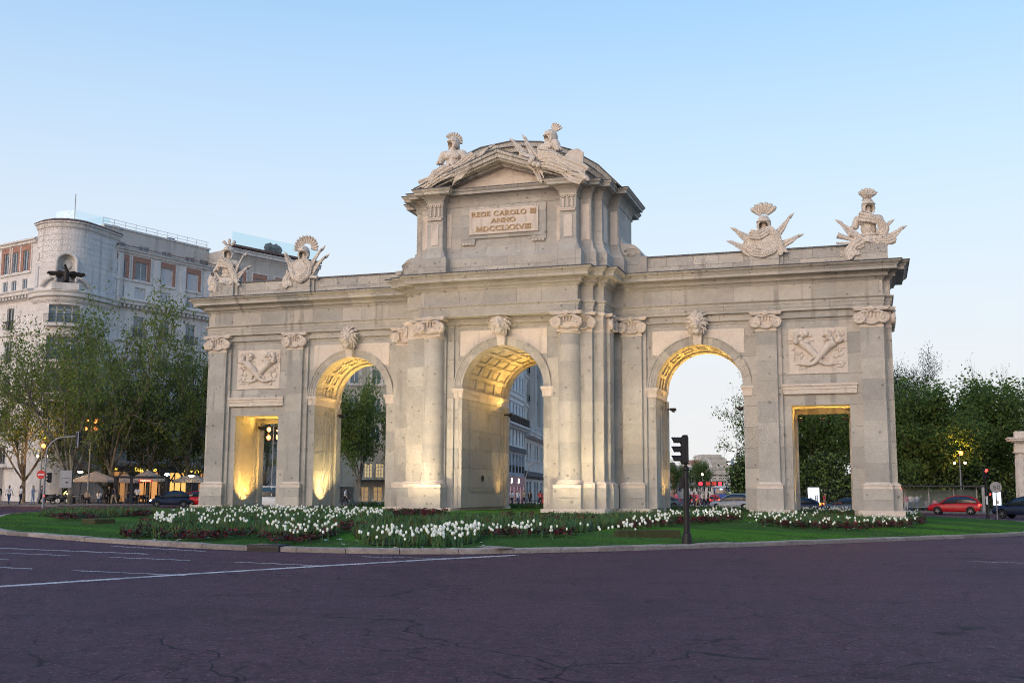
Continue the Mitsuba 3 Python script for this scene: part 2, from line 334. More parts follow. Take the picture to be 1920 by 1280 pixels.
# ---- mortar core (shows only in the joints and on the far side)
core = box(5.6, 20.40, .40, 3.6, GB, ZA0) - arch_hole(AX, AR + .30, ASP, -5, 9) - box(15.52, 18.60, -5, 9, -1, 6.52)
core = core + mirx(core) + (box(-5.65, 5.65, -2.05, 6.05, GB, ZA0) - arch_hole(0, CR + .30, CSP, -9, 12))
add('core', core, 'mortar', ARCH)
# ---- foundation step, pale
fnd = None
for s in (1, -1):
    for x0, x1 in ((6.0, 8.05), (13.18, 15.40), (18.72, 21.2)):
        b = box(x0, x1, -0.62, 4.6, GB - 0.6, Z0 - .30) + box(x0 + .08, x1 - .08 if x1 < 20 else x1 - .1, -0.52, 4.5, Z0 - .30, Z0)
        add('foundation', b if s > 0 else mirx(b), 'limestone', ARCH)
    b = box(2.5, 6.2, -3.50, 7.5, GB - 0.6, Z0 - .30) + box(2.58, 6.1, -3.40, 7.4, Z0 - .30, Z0); add('foundation', b if s > 0 else mirx(b), 'limestone', ARCH)
# ---- wing walls with their fields, bands and openings
def both(fn):
    for s in (1, -1): fn(s)
def S(m, s): return m if s > 0 else mirx(m)
hole_a = arch_hole(AX, AR, ASP, -2, 9); hole_ring = arch_hole(AX, AR + .47, ASP, -2, 9, z0=ASP)
hole_d = box(15.55, 18.57, -2, 9, -1, 6.49)
field = box(5.75, 20.45, .32, .80, Z0, ZA0 - .01)
frame = box(5.75, 20.45, .17, .335, Z0, ZA0 - .01) - box(7.72, 13.5, -1, 1, Z0 - 1, 11.22) - box(15.13, 18.98, -1, 1, Z0 - 1, 11.22)
recess = box(15.50, 18.60, -1, 1, 7.85, 8.02)
def wing(s):
    W = fresh(ARCH + '__wing_wall')
    wall = (field - hole_a - hole_d - hole_ring) + (frame - hole_a)
    jl = [8.0, 13.3, 15.3, 18.8]
    def xs(k):
        r = random.Random(k + (50 if s > 0 else 90)); lo = [7.1, 14.3, 19.7]
        if k >= 6: lo += [15.1 + r.uniform(.6, 1.4), 17.2 + r.uniform(0, 1.0)] if k % 2 else [16.9 + r.uniform(-.4, .4)]
        if k >= 9: lo += [9.2 + r.uniform(-.2, .2), 12.0 + r.uniform(-.3, .3)]
        return lo
    m = S(wall, s)
    stones(W, m, COURSES, (lambda k: [x * s for x in xs(k)]))
both(wing)
# ---- passage walls (jambs) as ashlar, with sunk panels; the far frame strips
def passage(cx, r, sp, yf, yb, s, zt, nm='passage'):
    Pp = fresh(ARCH + '__' + nm)
    for side in (-1, 1):
        x_in = cx + side * r
        x0, x1 = (x_in - .28, x_in) if side < 0 else (x_in, x_in + .28)
        j = box(x0, x1, yf, yb, Z0, zt)
        px0, px1 = (x_in - .05, x_in + 1) if side < 0 else (x_in - 1, x_in + .05)
        j = j - box(px0, px1, yf + 1.0, yb - 1.1, 1.55, zt - .35)
        q0, q1 = (x_in - .05, x_in) if side < 0 else (x_in, x_in + .05)
        j = j + box(q0, q1, yf + 1.35, yb - 1.45, 1.85, zt - .65)
        b0, b1 = (x_in - .02, x_in + .16) if side < 0 else (x_in - .16, x_in + .02)
        j = j + box(b0, b1, yb - .62, yb - .02, Z0, zt)
        m = S(j, s); ylo = [yf + (yb - yf) * t for t in (.33, .66)]
        for k in range(len(COURSES) - 1):
            if COURSES[k] >= zt - .1: break
            yy = [yf - 1, yf + (yb - yf) * (.36 if k % 2 else .62), yb + 1]
            for a, b in zip(yy, yy[1:]):
                c = m ^ box(-30, 30, a + .006, b - .006, COURSES[k] + .006, min(COURSES[k + 1], zt) - .006)
                if c.volume() > 1e-3: add('stone', c, 'granite', Pp, tone=rtone())
    return Pp
def impost_band(x_in, side, yf, yb, s, par, z0=7.08, z1=7.62):
    """pale impost: block on the face plus the moulded band running through the passage"""
    o = -side                                         # direction into the opening
    def bx(d0, d1, ya, yb_, za, zb):
        a, b = sorted((x_in + side * d0, x_in + side * d1)); return box(a, b, ya, yb_, za, zb)
    m = bx(-.05, .50, yf - .10, yb, z0, z0 + .30) + bx(-.09, .54, yf - .14, yb, z0 + .30, z0 + .40) + bx(-.13, .58, yf - .19, yb, z0 + .40, z1)
    add('impost', S(m, s), 'limestone', par)
def vault(cx, r, sp, yf, yb, s, par, nj):
    """coffered barrel vault: a shell with sunk coffers, each framed panel a part"""
    shell = arc_sweep([(r, yf), (r, yb), (r + .42, yb), (r + .42, yf)], cx, sp, 0, PI, 40)
    ring = arc_sweep([(r - .14, yb - .62), (r - .14, yb - .02), (r + .02, yb - .02), (r + .02, yb - .62)], cx, sp, 0, PI, 40)
    na = 9; L = (yb - .9) - (yf + .75); cuts = []; kids = []
    for j in range(nj):
        y0 = yf + .75 + L * j / nj + .14; y1 = yf + .75 + L * (j + 1) / nj - .14
        for i in range(na):
            a0 = PI * (i + .13) / na; a1 = PI * (i + .87) / na
            cuts.append(arc_sweep([(r - .1, y0), (r - .1, y1), (r + .09, y1), (r + .09, y0)], cx, sp, a0, a1, 4))
            d = .035; w = (y1 - y0)
            c = arc_sweep([(r + .20, y0 + .13), (r + .20, y1 - .13), (r + .045, y1 - .20), (r + .045, y0 + .20)], cx, sp, a0 + d * 1.3, a1 - d * 1.3, 3)
            kids.append(c)
    sh = shell - m3.Manifold.batch_boolean(cuts, m3.OpType.Add)
    add('vault', S(sh + ring, s), 'granite', par, tone=(.75, .8))
    for c in kids: add('coffer', S(c, s), 'granite', par, tone=(.7 + .2 * rs.random(), .8))
def archivolt(cx, r, sp, yw, s, par, n, off=0.0):
    """moulded ring of voussoirs on the face"""
    pr = [(r, yw + .5), (r, yw - .02), (r + .13, yw - .02), (r + .13, yw - .06), (r + .28, yw - .06), (r + .28, yw - .10), (r + .38, yw - .10), (r + .40, yw - .16), (r + .47, yw - .18), (r + .47, yw + .5)]
    for i in range(n):
        a0, a1 = PI * i / n, PI * (i + 1) / n
        add('voussoir', S(arc_sweep(pr, cx, sp, a0 + .0025, a1 - .0025, 4), s), 'granite', par, tone=rtone())
def spandrels(x0, x1, zt, cx, r, sp, y, s, par):
    for a, b in ((x0, cx - .35), (cx + .35, x1)):
        m = extrude_xz([(a, sp), (b, sp), (b, zt), (a, zt)], y - .045, y + .1) - arch_hole(cx, r + .47, sp, y - 1, y + 1, z0=sp - 3)
        m = m ^ box(-40, 40, y - 1, y + 1, sp + 1.85, zt + 1)
        for c in m.decompose(): add('spandrel_panel', S(c, s), 'limestone', par)
# ---- lion keystones
def lion_mesh():
    P = [ball((0, -.02, 0), (.36, .34, .42), 18), ball((0, -.30, -.10), (.20, .26, .17), 14), ball((0, -.45, -.08), (.115, .10, .085), 12), ball((0, -.36, -.26), (.15, .16, .09), 12),
         ball((-.14, -.28, .10), (.13, .14, .10), 12), ball((.14, -.28, .10), (.13, .14, .10), 12), ball((0, -.28, .22), (.24, .14, .16), 12), ball((-.20, -.22, -.12), (.13, .14, .16), 10), ball((.20, -.22, -.12), (.13, .14, .16), 10),
         capsule((0, -.30, .20), (0, -.47, -.02), .085, .08)]
    m = smooth_solid(P, .05, 5)
    cut = [ball((sx * .135, -.40, .07), .055, 8) for sx in (-1, 1)] + [ball((sx * .055, -.55, -.11), .03, 6) for sx in (-1, 1)] + [m3.Manifold.cube((.24, .2, .03), True).translate((0, -.5, -.205))]
    return m, join([ball((sx * .135, -.375, .07), .045, 8) for sx in (-1, 1)])
def mane_mesh(seed):
    r = random.Random(seed); out = []
    for ring, (rad, n, sz) in enumerate(((.36, 13, .13), (.50, 17, .14), (.60, 15, .12))):
        for i in range(n):
            a = 2 * PI * (i + .5 * (ring % 2)) / n + r.uniform(-.1, .1)
            if ring == 2 and -2.1 < (a - 2 * PI if a > PI else a) < -1.0: continue
            sz_ = sz * r.uniform(.85, 1.2); y = -.12 + .10 * ring
            p0 = np.array([rad * math.cos(a) * .8, y - .08, rad * math.sin(a)]); out_ = np.array([math.cos(a), 0, math.sin(a)]); tang = np.array([-math.sin(a), 0, math.cos(a)]) * (1 if math.cos(a) > 0 else -1)
            pts = [p0 - out_ * .12 - np.array([0, .05, 0]), p0, p0 + out_ * .10 - tang * .05, p0 + out_ * .15 - tang * .14]
            out.append(tube(pts, [sz_ * .45, sz_ * .62, sz_ * .48, sz_ * .1], 7))
    for sx in (-1, 1): out.append(tmesh(ball((sx * .30, -.16, .36), (.10, .07, .12), 8)))
    for k in range(5): out.append(tube([(-.12 + .06 * k, -.30, -.30), (-.13 + .065 * k, -.33, -.44), (-.06 + .03 * k, -.30, -.60 - .03 * (k % 2))], [.05, .06, .012], 7))
    return join(out)
LION, LEYES = lion_mesh()
def keystone(cx, r, sp, yw, s, par, zl, seed, sc=1.0):
    za, zb = sp + r - .04, zl - .35
    m = hull([(cx - .20, yw - .30, za), (cx + .20, yw - .30, za), (cx - .27, yw - .40, zb), (cx + .27, yw - .40, zb), (cx - .27, yw, zb), (cx + .27, yw, zb), (cx - .20, yw + .3, za), (cx + .20, yw + .3, za)])
    add('keystone', S(m, s), 'limestone', par)
    M = tr(cx * s, yw - .42, zl, s=sc); V = lambda q: trimesh.Trimesh(trimesh.transformations.transform_points(q.vertices, M), q.faces, process=False)
    add('lion_head', join([V(LION), V(mane_mesh(seed))]), 'statue_stone', par, smooth=50, label='carved pale lion head with a curly mane on the keystone')
def side_arch(s):
    P1 = passage(AX, AR, ASP, .36, 3.66, s, 7.08, 'side_passage')
    A = fresh(ARCH + '__side_archway')
    for sd in (-1, 1): impost_band(AX + sd * AR, sd, .36, 3.66, s, A)
    vault(AX, AR, ASP, .34, 3.66, s, A, 2); archivolt(AX, AR, ASP, .34, s, A, 15)
    spandrels(8.06, 13.15, 10.80, AX, AR, ASP, .32, s, A); keystone(AX, AR, ASP, .30, s, A, 11.10, 5 if s > 0 else 6)
both(side_arch)
# ---- central block
cw = box(-5.25, 5.25, -2.45, -1.9, Z0, ZA0 - .01) - box(-3.30, 3.30, -3, -2.30, Z0 - 1, ZA0 - .35)
cw = cw + box(-3.30, 3.30, -2.305, -1.9, Z0, ZA0 - .01) - box(-2.88, 2.88, -4, -2.18, Z0 - 1, 11.26)
cw = cw + box(-2.88, 2.88, -2.185, -1.9, Z0, 11.3) - arch_hole(0, CR, CSP, -9, 9) - arch_hole(0, CR + .47, CSP, -9, 9, z0=CSP)
cw = cw + (box(5.25, 5.80, -2.10, -1.6, Z0, ZA0 - .01)) + mirx(box(5.25, 5.80, -2.10, -1.6, Z0, ZA0 - .01)) + box(5.45, 5.80, -1.6, .3, Z0, ZA0 - .01) + mirx(box(5.45, 5.80, -1.6, .3, Z0, ZA0 - .01))
CWK = fresh(ARCH + '__central_wall')
stones(CWK, cw, COURSES, lambda k: [-5.25, -4.0 + (.5 if k % 2 else -.4), -3.30, -2.6] * 1 + [5.25, 4.0 - (.5 if k % 2 else -.4), 3.30, 2.6] + ([-.9, .8] if k > 8 else []))
PC = passage(0, CR, CSP, -2.10, 6.05, 1, 7.08, 'central_passage')
AC = fresh(ARCH + '__central_archway')
for sd in (-1, 1): impost_band(sd * CR, sd, -2.18, 6.05, 1, AC)
vault(0, CR, CSP, -2.18, 6.05, 1, AC, 4); archivolt(0, CR, CSP, -2.20, 1, AC, 15)
spandrels(-2.53, 2.62, 10.90, 0, CR, CSP, -2.18, 1, AC); keystone(0, CR, CSP, -2.22, 1, AC, 11.22, 8, 1.03)
md = lathe([(0, 0), (.17, 0), (.19, .02), (.19, .05), (0, .05)], 20); md.apply_transform(tr(-CR + .0, 1.35, 2.62, ry=PI / 2)); add('medallion', md, 'black_iron', PC, label='round dark metal plate on the left wall of the central passage')
# ---- classical members: pedestal, marble base moulding, shaft, ionic capital
def volute(r0=.30, turns=2.3, wid=.16, n=34):
    """a spiral scroll standing in the x-z plane: a disc with a proud spiral fillet"""
    disc = arc_sweep([(0.0, 0), (0.0, wid), (r0 * .93, wid), (r0 * .93, 0)], 0, 0, 0, 2 * PI - 1e-3, 24)
    t = np.linspace(0, 1, n); a = t * turns * 2 * PI; rr = r0 * (1 - .80 * t)
    sp = tube(np.column_stack([rr * np.cos(a), np.full(n, -.005), rr * np.sin(a)]), .036 - .016 * t, 6)
    eye = ball((0, -.01, 0), (.07, .05, .07), 10)
    return join([tmesh(disc), sp, tmesh(eye)])
def capital_mesh(w, d):
    """w: width of the shaft below, d: how far it stands out; front face on y = 0, bottom on z = 0, height 1.06"""
    h = w / 2; parts = []
    parts.append(tmesh(box(-h - .03, h + .03, -.03, d, 0, .08) + box(-h, h, -.0, d, .08, .86)))                     # necking and bell
    ab = [(-h - .27, -.20), (-h * .5, -.06), (h * .5, -.06), (h + .27, -.20), (h + .27, d), (-h - .27, d)]
    ab = extrude_xy(ab, .90, .98) + extrude_xy([(x * 1.06 if y < 0 else x * 1.02, y * 1.25 if y < 0 else y) for x, y in ab], .98, 1.06); parts.append(tmesh(ab))
    L = volute(.30, 2.3, .20)
    for sx in (-1, 1):
        m = L.copy()
        if sx < 0: m = mirx(m)
        m.apply_translation((sx * (h + .0), -.20, .46)); parts.append(m)
        pts = [(sx * (h + .0), -.16, .75), (sx * (h * .7), -.12, .82), (sx * h * .35, -.08, .84), (0, -.07, .84)]; parts.append(tube(pts, [.06, .06, .055, .055], 6))
    n = 15
    for i in range(n):                                                                   # garland of laurel hanging between the volutes
        t = i / (n - 1) * 2 - 1; x = t * (h - .02); z = .16 + .26 * t * t * 1.2; parts.append(tmesh(ball((x, -.13, z - .01), (.06, .07, .055), 6)))
    for i in range(5):                                                                   # egg-and-dart flutes
        x = (i - 2) * w * .155; parts.append(tmesh(capsule((x, -.06, .56), (x, -.06, .76), .035, .05, 6)))
    for i in range(7):                                                                    # flower on the abacus
        a = 2 * PI * i / 7; parts.append(tmesh(ball((.10 * math.cos(a), -.19, .97 + .08 * math.sin(a)), (.075, .05, .06), 6)))
    parts.append(tmesh(ball((0, -.23, .97), (.06, .05, .06), 6)))
    for sx in (-1, 1): parts.append(tube([(sx * .10, -.17, .96), (sx * .24, -.16, .99), (sx * .33, -.15, .93)], [.05, .045, .02], 6))
    return join(parts)
CAPW = mikit.ply(capital_mesh(1.10, .5), 'limestone', smooth=40)
def base_mold(P, z0=ZM0, z1=ZM1):
    """pale attic base: plinth block, torus, scotia, fillet"""
    h = z1 - z0; return mold(P, [(.13, z0), (.13, z0 + h * .42), (.12, z0 + h * .45), (.155, z0 + h * .52), (.155, z0 + h * .66), (.11, z0 + h * .72), (.05, z0 + h * .80), (.045, z0 + h * .88), (.02, z0 + h * .92), (0, z1)])
SHAFT = [ZM1, 3.40, 4.50, 5.60, 6.70, 7.80, 8.90, 9.80, ZN]
def pilaster(x0, x1, yf, d, s=1, cap=True, ped=True, yback=None):
    K = fresh(ARCH + '__pilaster'); yb = yf + d
    rect = [(x0, yf), (x1, yf), (x1, yb), (x0, yb)]
    pd = box(x0 - .15, x1 + .15, yf - .22, yb, Z0, ZM0 - .004)
    for c in [pd ^ box(-40, 40, -9, 9, 0, 1.50), pd ^ box(-40, 40, -9, 9, 1.512, 3)]: add('pedestal_stone', S(c, s), 'granite', K, tone=rtone())
    add('base', S(base_mold(rect), s), 'limestone', K)
    add('mortar_bed', S(box(x0 + .012, x1 - .012, yf + .012, yb, ZM1, ZN), s), 'mortar', K)
    stones(K, S(box(x0, x1, yf, yb, ZM1, ZN - (0 if cap else -1.06)), s), SHAFT)
    if cap:
        M = tr(s * (x0 + x1) / 2, yf, ZN, s=((x1 - x0) / 1.10, 1, 1)); add('capital', CAPW, None, K, M=M)
    else: add('capital', S(mold(rect, [(.02, ZN), (.02, ZN + .1), (0, ZN + .12), (0, ZN + .86), (.06, ZN + .9), (.10, ZN + .98), (.10, ZA0 - .003)]), s), 'limestone', K)
    return K
def members(s):
    pilaster(6.38, 7.49, 0.0, .5, s); pilaster(13.80, 14.89, 0.0, .5, s); pilaster(19.22, 20.40, 0.0, .5, s)
    pilaster(4.35, 5.25, -2.50, .6, s); pilaster(5.25, 5.80, -2.15, .6, s, cap=False)
    # flank pilaster of the central block, facing outwards, and the end pilaster of the wing
    for xc, ya, yb_, w in ((5.80, -1.55, -.55, .22), (20.45, .45, 1.55, .36), (20.45, 2.45, 3.55, .36)):
        K = fresh(ARCH + '__pilaster'); rect = [(xc - .2, ya), (xc + w, ya), (xc + w, yb_), (xc - .2, yb_)]
        add('pedestal_stone', S(box(xc - .2, xc + w + .2, ya - .15, yb_ + .15, Z0, ZM0 - .004), s), 'granite', K, tone=rtone()); add('base', S(base_mold(rect), s), 'limestone', K)
        stones(K, S(box(xc - .2, xc + w, ya, yb_, ZM1, ZN), s), SHAFT)
        M = tr(s * (xc + w), (ya + yb_) / 2, ZN, rz=s * PI / 2, s=((yb_ - ya) / 1.10, 1, 1)); add('capital', CAPW, None, K, M=M)
both(members)
# end walls of the wings
for s in (1, -1):
    K = fresh(ARCH + '__end_wall'); w = box(20.1, 20.50, .33, 3.67, Z0, ZA0 - .01); stones(K, S(w, s), COURSES)
    b = box(5.75, 20.45, 3.45, 3.66, Z0, ZA0 - .01) - hole_a - hole_d; add('back_wall', S(b, s), 'granite', ARCH, tone=(.5, .4))
add('back_wall', box(-5.8, 5.8, 5.9, 6.15, Z0, ZA0 - .01) - arch_hole(0, CR - .02, CSP, -9, 12), 'granite', ARCH, tone=(.5, .4))
add('back_wall', box(-5.8, -5.4, .3, 6.15, Z0, ZA0 - .01) + box(5.4, 5.8, .3, 6.15, Z0, ZA0 - .01), 'granite', ARCH, tone=(.5, .4))
for s in (1, -1):                                                                      # free-standing look of the engaged columns
    K = fresh(ARCH + '__column'); cx, cy = 4.0, -2.55
    pd = box(cx - .775, cx + .775, -3.29, -2.3, Z0, ZM0 - .004)
    for c in [pd ^ box(-40, 40, -9, 9, 0, 1.50), pd ^ box(-40, 40, -9, 9, 1.512, 3)]: add('pedestal_stone', S(c, s), 'granite', K, tone=rtone())
    b = lathe([(.0, ZM0 + .17), (.72, ZM0 + .17), (.755, ZM0 + .20), (.755, ZM0 + .27), (.71, ZM0 + .30), (.67, ZM0 + .34), (.69, ZM0 + .37), (.66, ZM0 + .40), (.62, ZM0 + .42)], 40, (cx * s, cy, 0)); b = join([b, S(box(cx - .775, cx + .775, -3.29, -2.3, ZM0, ZM0 + .17), s)])
    add('base', b, 'limestone', K, smooth=35)
    for i in range(len(SHAFT) - 1):
        za, zb = SHAFT[i] + .07 * (i == 0), SHAFT[i + 1]; R = lambda z: .62 - .07 * max(0, (z - 4.5) / 6.0) ** 1.4
        add('drum', lathe([(R(za) - .012, za), (R(za), za + .008), (R((za + zb) / 2), (za + zb) / 2), (R(zb), zb - .008), (R(zb) - .012, zb)], 44, (cx * s, cy, 0)), 'granite', K, smooth=30, tone=rtone())
    add('neck_ring', lathe([(.54, ZN - .10), (.60, ZN - .09), (.62, ZN - .05), (.60, ZN - .01), (.55, ZN)], 40, (cx * s, cy, 0)), 'limestone', K, smooth=35)
    add('capital', CAPW, None, K, M=tr(s * cx, cy - .55, ZN, s=(1.04, 1.5, 1)))
# ---- doorways: lintel, relief, passage
def doorway(s):
    K = fresh(ARCH + '__doorway')
    for a, b in ((15.27, 15.55), (18.57, 18.85)):
        j = box(a, b, .36, 3.66, Z0, 6.49)
        x_in = 15.55 if a < 15.4 else 18.57; sd = -1 if a < 15.4 else 1
        q0, q1 = sorted((x_in + sd * .05, x_in - sd * 1)); j = j - box(q0, q1, 1.15, 2.7, 1.55, 6.1)
        q0, q1 = sorted((x_in + sd * .02, x_in - sd * .13)); j = j + box(q0, q1, 3.05, 3.64, Z0, 6.49)
        for k in range(6):
            for ya, yb_ in ((-1, 1.6 + .7 * (k % 2)), (1.6 + .7 * (k % 2), 5)):
                c = S(j, s) ^ box(-40, 40, ya + .006, yb_ - .006, COURSES[k] + .006, min(COURSES[k + 1], 6.49) - .006)
                if c.volume() > 1e-3: add('stone', c, 'granite', K, tone=rtone())
    c = box(15.27, 18.85, .36, 3.66, 6.49, 6.9) - box(15.9, 18.2, 1.0, 2.7, 6, 6.56) + box(15.5, 18.6, 3.05, 3.64, 6.20, 6.5); add('ceiling', S(c, s), 'granite', K, tone=(.7, .8))
    l = box(15.16, 18.95, .13, .40, 7.09, 7.33) + box(15.14, 18.97, .09, .40, 7.335, 7.50) + box(15.10, 19.01, .03, .40, 7.505, 7.62); add('lintel_cornice', S(l, s), 'limestone', K)
    st = box(15.75, 18.35, .26, .40, 7.63, 7.84); add('stepped_band', S(st, s), 'granite', K, tone=(.3, .2))
both(doorway)
# ---- relief panels: crossed cornucopias full of fruit, ribbons and leaves
def relief(s):
    K = fresh(ARCH + '__relief_panel'); cx, z0, z1, y = 17.025, 8.18, 10.64, .30
    add('slab', S(box(15.51, 18.54, y - .02, y + .1, z0, z1), s), 'limestone', K)
    r = random.Random(21); cz = (z0 + z1) / 2
    for sd in (-1, 1):
        t = np.linspace(0, 1, 14); x = sd * (-.98 + 1.86 * t + .10 * np.sin(t * 6)); z = -.70 - .12 * np.sin(t * PI * 1.6) + 1.02 * t ** 1.9
        pts = np.column_stack([cx + x, np.full(14, y - .05 - (.05 if sd > 0 else 0)), cz + z])
        horn = tube(pts, .045 + .20 * t ** .9, 10); add('cornucopia', S(horn, s), 'limestone', K, smooth=50)
        mx, mz = pts[-1][0], pts[-1][2]; fr, lf = [], []
        for i in range(11): fr.append(ball((mx + r.uniform(-.40, .40), y - .10 - r.random() * .06, mz + .08 + r.uniform(-.06, .42)), r.uniform(.11, .185), 9))
        for i in range(16):
            a = r.uniform(-.3, PI + .3); R = r.uniform(.48, .68); px, pz = mx + R * math.cos(a) * .9, mz + .16 + R * math.sin(a) * .72
            lf.append(ball((px, y - .06, pz), (.105, .05, .06), 7).translate((-px, 0, -pz)).rotate((0, -math.degrees(a) + r.uniform(-30, 30), 0)).translate((px, 0, pz)))
        for i in range(8):
            a = 2 * PI * i / 8; lf.append(ball((mx + .21 * math.cos(a), y - .09, mz - .02 + .09 * math.sin(a)), (.085, .06, .05), 6))
        for i in range(15):                                                          # leaf sprays hanging at the sides
            px, pz = cx + sd * r.uniform(.85, 1.32), cz + r.uniform(-1.0, .15); lf.append(ball((0, 0, 0), (.15, .06, .06), 7).rotate((0, r.uniform(0, 180), 0)).translate((px, y - .04, pz)))
        add('fruit', S(join(fr), s), 'limestone', K, smooth=50); add('leaves', S(join(lf), s), 'limestone', K, smooth=50)
    rb = [tube([(cx + a * .1, y - .18, cz - .30), (cx + a * .38, y - .10, cz - .42 + .05 * a), (cx + a * .5, y - .06, cz - .72), (cx + a * .72, y - .05, cz - .95)], [.05, .06, .05, .03], 6) for a in (-1, 1)] + [tmesh(ball((cx, y - .16, cz - .30), (.16, .08, .10), 8))]
    for a in (-1, 1): rb.append(tube([(cx + a * .05, y - .18, cz - .22), (cx + a * .22, y - .15, cz - .10), (cx + a * .12, y - .14, cz - .2)], [.035, .045, .03], 6))
    add('ribbon', S(join(rb), s), 'limestone', K, smooth=50)
both(relief)
# ---- entablature: architrave, frieze and cornice follow the breaks of the plan
front = [(4.60, -3.12), (4.60, -2.53), (5.30, -2.53), (5.30, -2.18), (5.83, -2.18), (5.83, 0.0), (20.42, 0.0), (20.42, .38), (20.80, .38)]
def closed(front):
    h = mir_path(front); return h + [(x, 2 * YC - y) for x, y in h[::-1]]
ENT = closed(front)
def ent_joint(k, w, seed):
    r = random.Random(seed + k); out = []
    for a, b in ((6.0, 20.2), (-20.2, -6.0), (-4.4, 4.4)):
        n = round((b - a) / w); out += [a + (b - a) * (i + r.uniform(-.25, .25)) / n for i in range(n + 1)]
    return out
def band(name, prof, seed, w=2.1, zs=()):
    K = fresh(ARCH + '__' + name); m = mold(ENT, prof)
    stones(K, m ^ box(-40, 40, -20, YC, 0, 30), list(zs), lambda k: ent_joint(k, w, seed), name='stone')
    add('far_side', m ^ box(-40, 40, YC, 30, 0, 30), 'granite', K, tone=(.5, .4))
    return K
add('entablature_core', mold(ENT, [(-.015, ZA0 + .01), (-.015, ZCO - .02)]), 'mortar', ARCH)
band('architrave', [(0.02, ZA0), (0.02, ZA0 + .17), (.055, ZA0 + .172), (.055, ZA0 + .36), (.09, ZA0 + .362), (.09, ZA0 + .50), (.13, ZA0 + .53), (.19, ZA0 + .575), (.19, ZA1 - .004), (.03, ZA1 - .002)], 5, 2.6)
band('frieze', [(.02, ZA1), (.02, ZF)], 9, 1.75)
band('cornice', [(.0, ZF), (.07, ZF + .002), (.09, ZF + .06), (.17, ZF + .12), (.17, ZF + .15), (.30, ZF + .17), (.30, ZF + .34), (.36, ZF + .36), (.42, ZF + .42), (.76, ZF + .425), (.76, ZF + .60), (.80, ZF + .605), (.84, ZF + .68), (.95, ZF + .76), (1.0, ZF + .80), (1.0, ZCO), (.1, ZCO + .09)], 14, 2.3)
add('lead_flashing', mold(ENT, [(.6, ZCO + .03), (1.035, ZCO - .01), (1.045, ZCO + .02), (1.035, ZCO + .045), (.0, ZCO + .17)]), 'lead', ARCH)
# ================================================================ attic storey, pediments, parapets
ATT = closed([(3.50, -2.15), (3.50, -2.75), (4.45, -2.75), (4.45, -2.0), (5.12, -2.0), (5.12, -1.5), (5.62, -1.5), (5.62, .2), (6.2, .2)])
AK = fresh(ARCH + '__attic')
def attic_x(k):
    r = random.Random(70 + k); o = .35 if k % 2 else -.35
    return [-4.47, -3.49, -5.1, 5.1, 3.49, 4.47] + [-2.2 + o, -.8 + o * .6, .7 - o, 2.1 + o * .5]
def attic_band(prof, zs, w=None):
    m = mold(ATT, prof)
    stones(AK, m ^ box(-40, 40, -20, YC, 0, 40), zs, attic_x)
    add('far_side', m ^ box(-40, 40, YC, 30, 0, 40), 'granite', AK, tone=(.5, .4))
add('core', mold(ATT, [(-.016, 14.0), (-.016, 19.0)]), 'mortar', AK)
attic_band([(.36, 13.98), (.36, 15.06), (.30, 15.08), (.20, 15.22), (.12, 15.40), (.07, 15.60), (.06, 15.72), (0, 15.74)], [14.55, 15.07])
attic_band([(0, 15.74), (0, 18.16)], [16.35, 17.0, 17.62])
attic_band([(0, 18.16), (.05, 18.165), (.05, 18.24), (.02, 18.25), (.04, 18.38), (.10, 18.52), (.20, 18.64), (.30, 18.70), (.30, 18.75), (.34, 18.76), (.60, 18.77), (.60, 18.90), (.66, 18.95), (.72, 19.03), (.72, 19.08), (.05, 19.12)], [18.25, 18.755])
add('lead_flashing', mold(ATT, [(.5, 19.09), (.745, 19.06), (.75, 19.09), (.74, 19.11), (.0, 19.17)]), 'lead', AK)
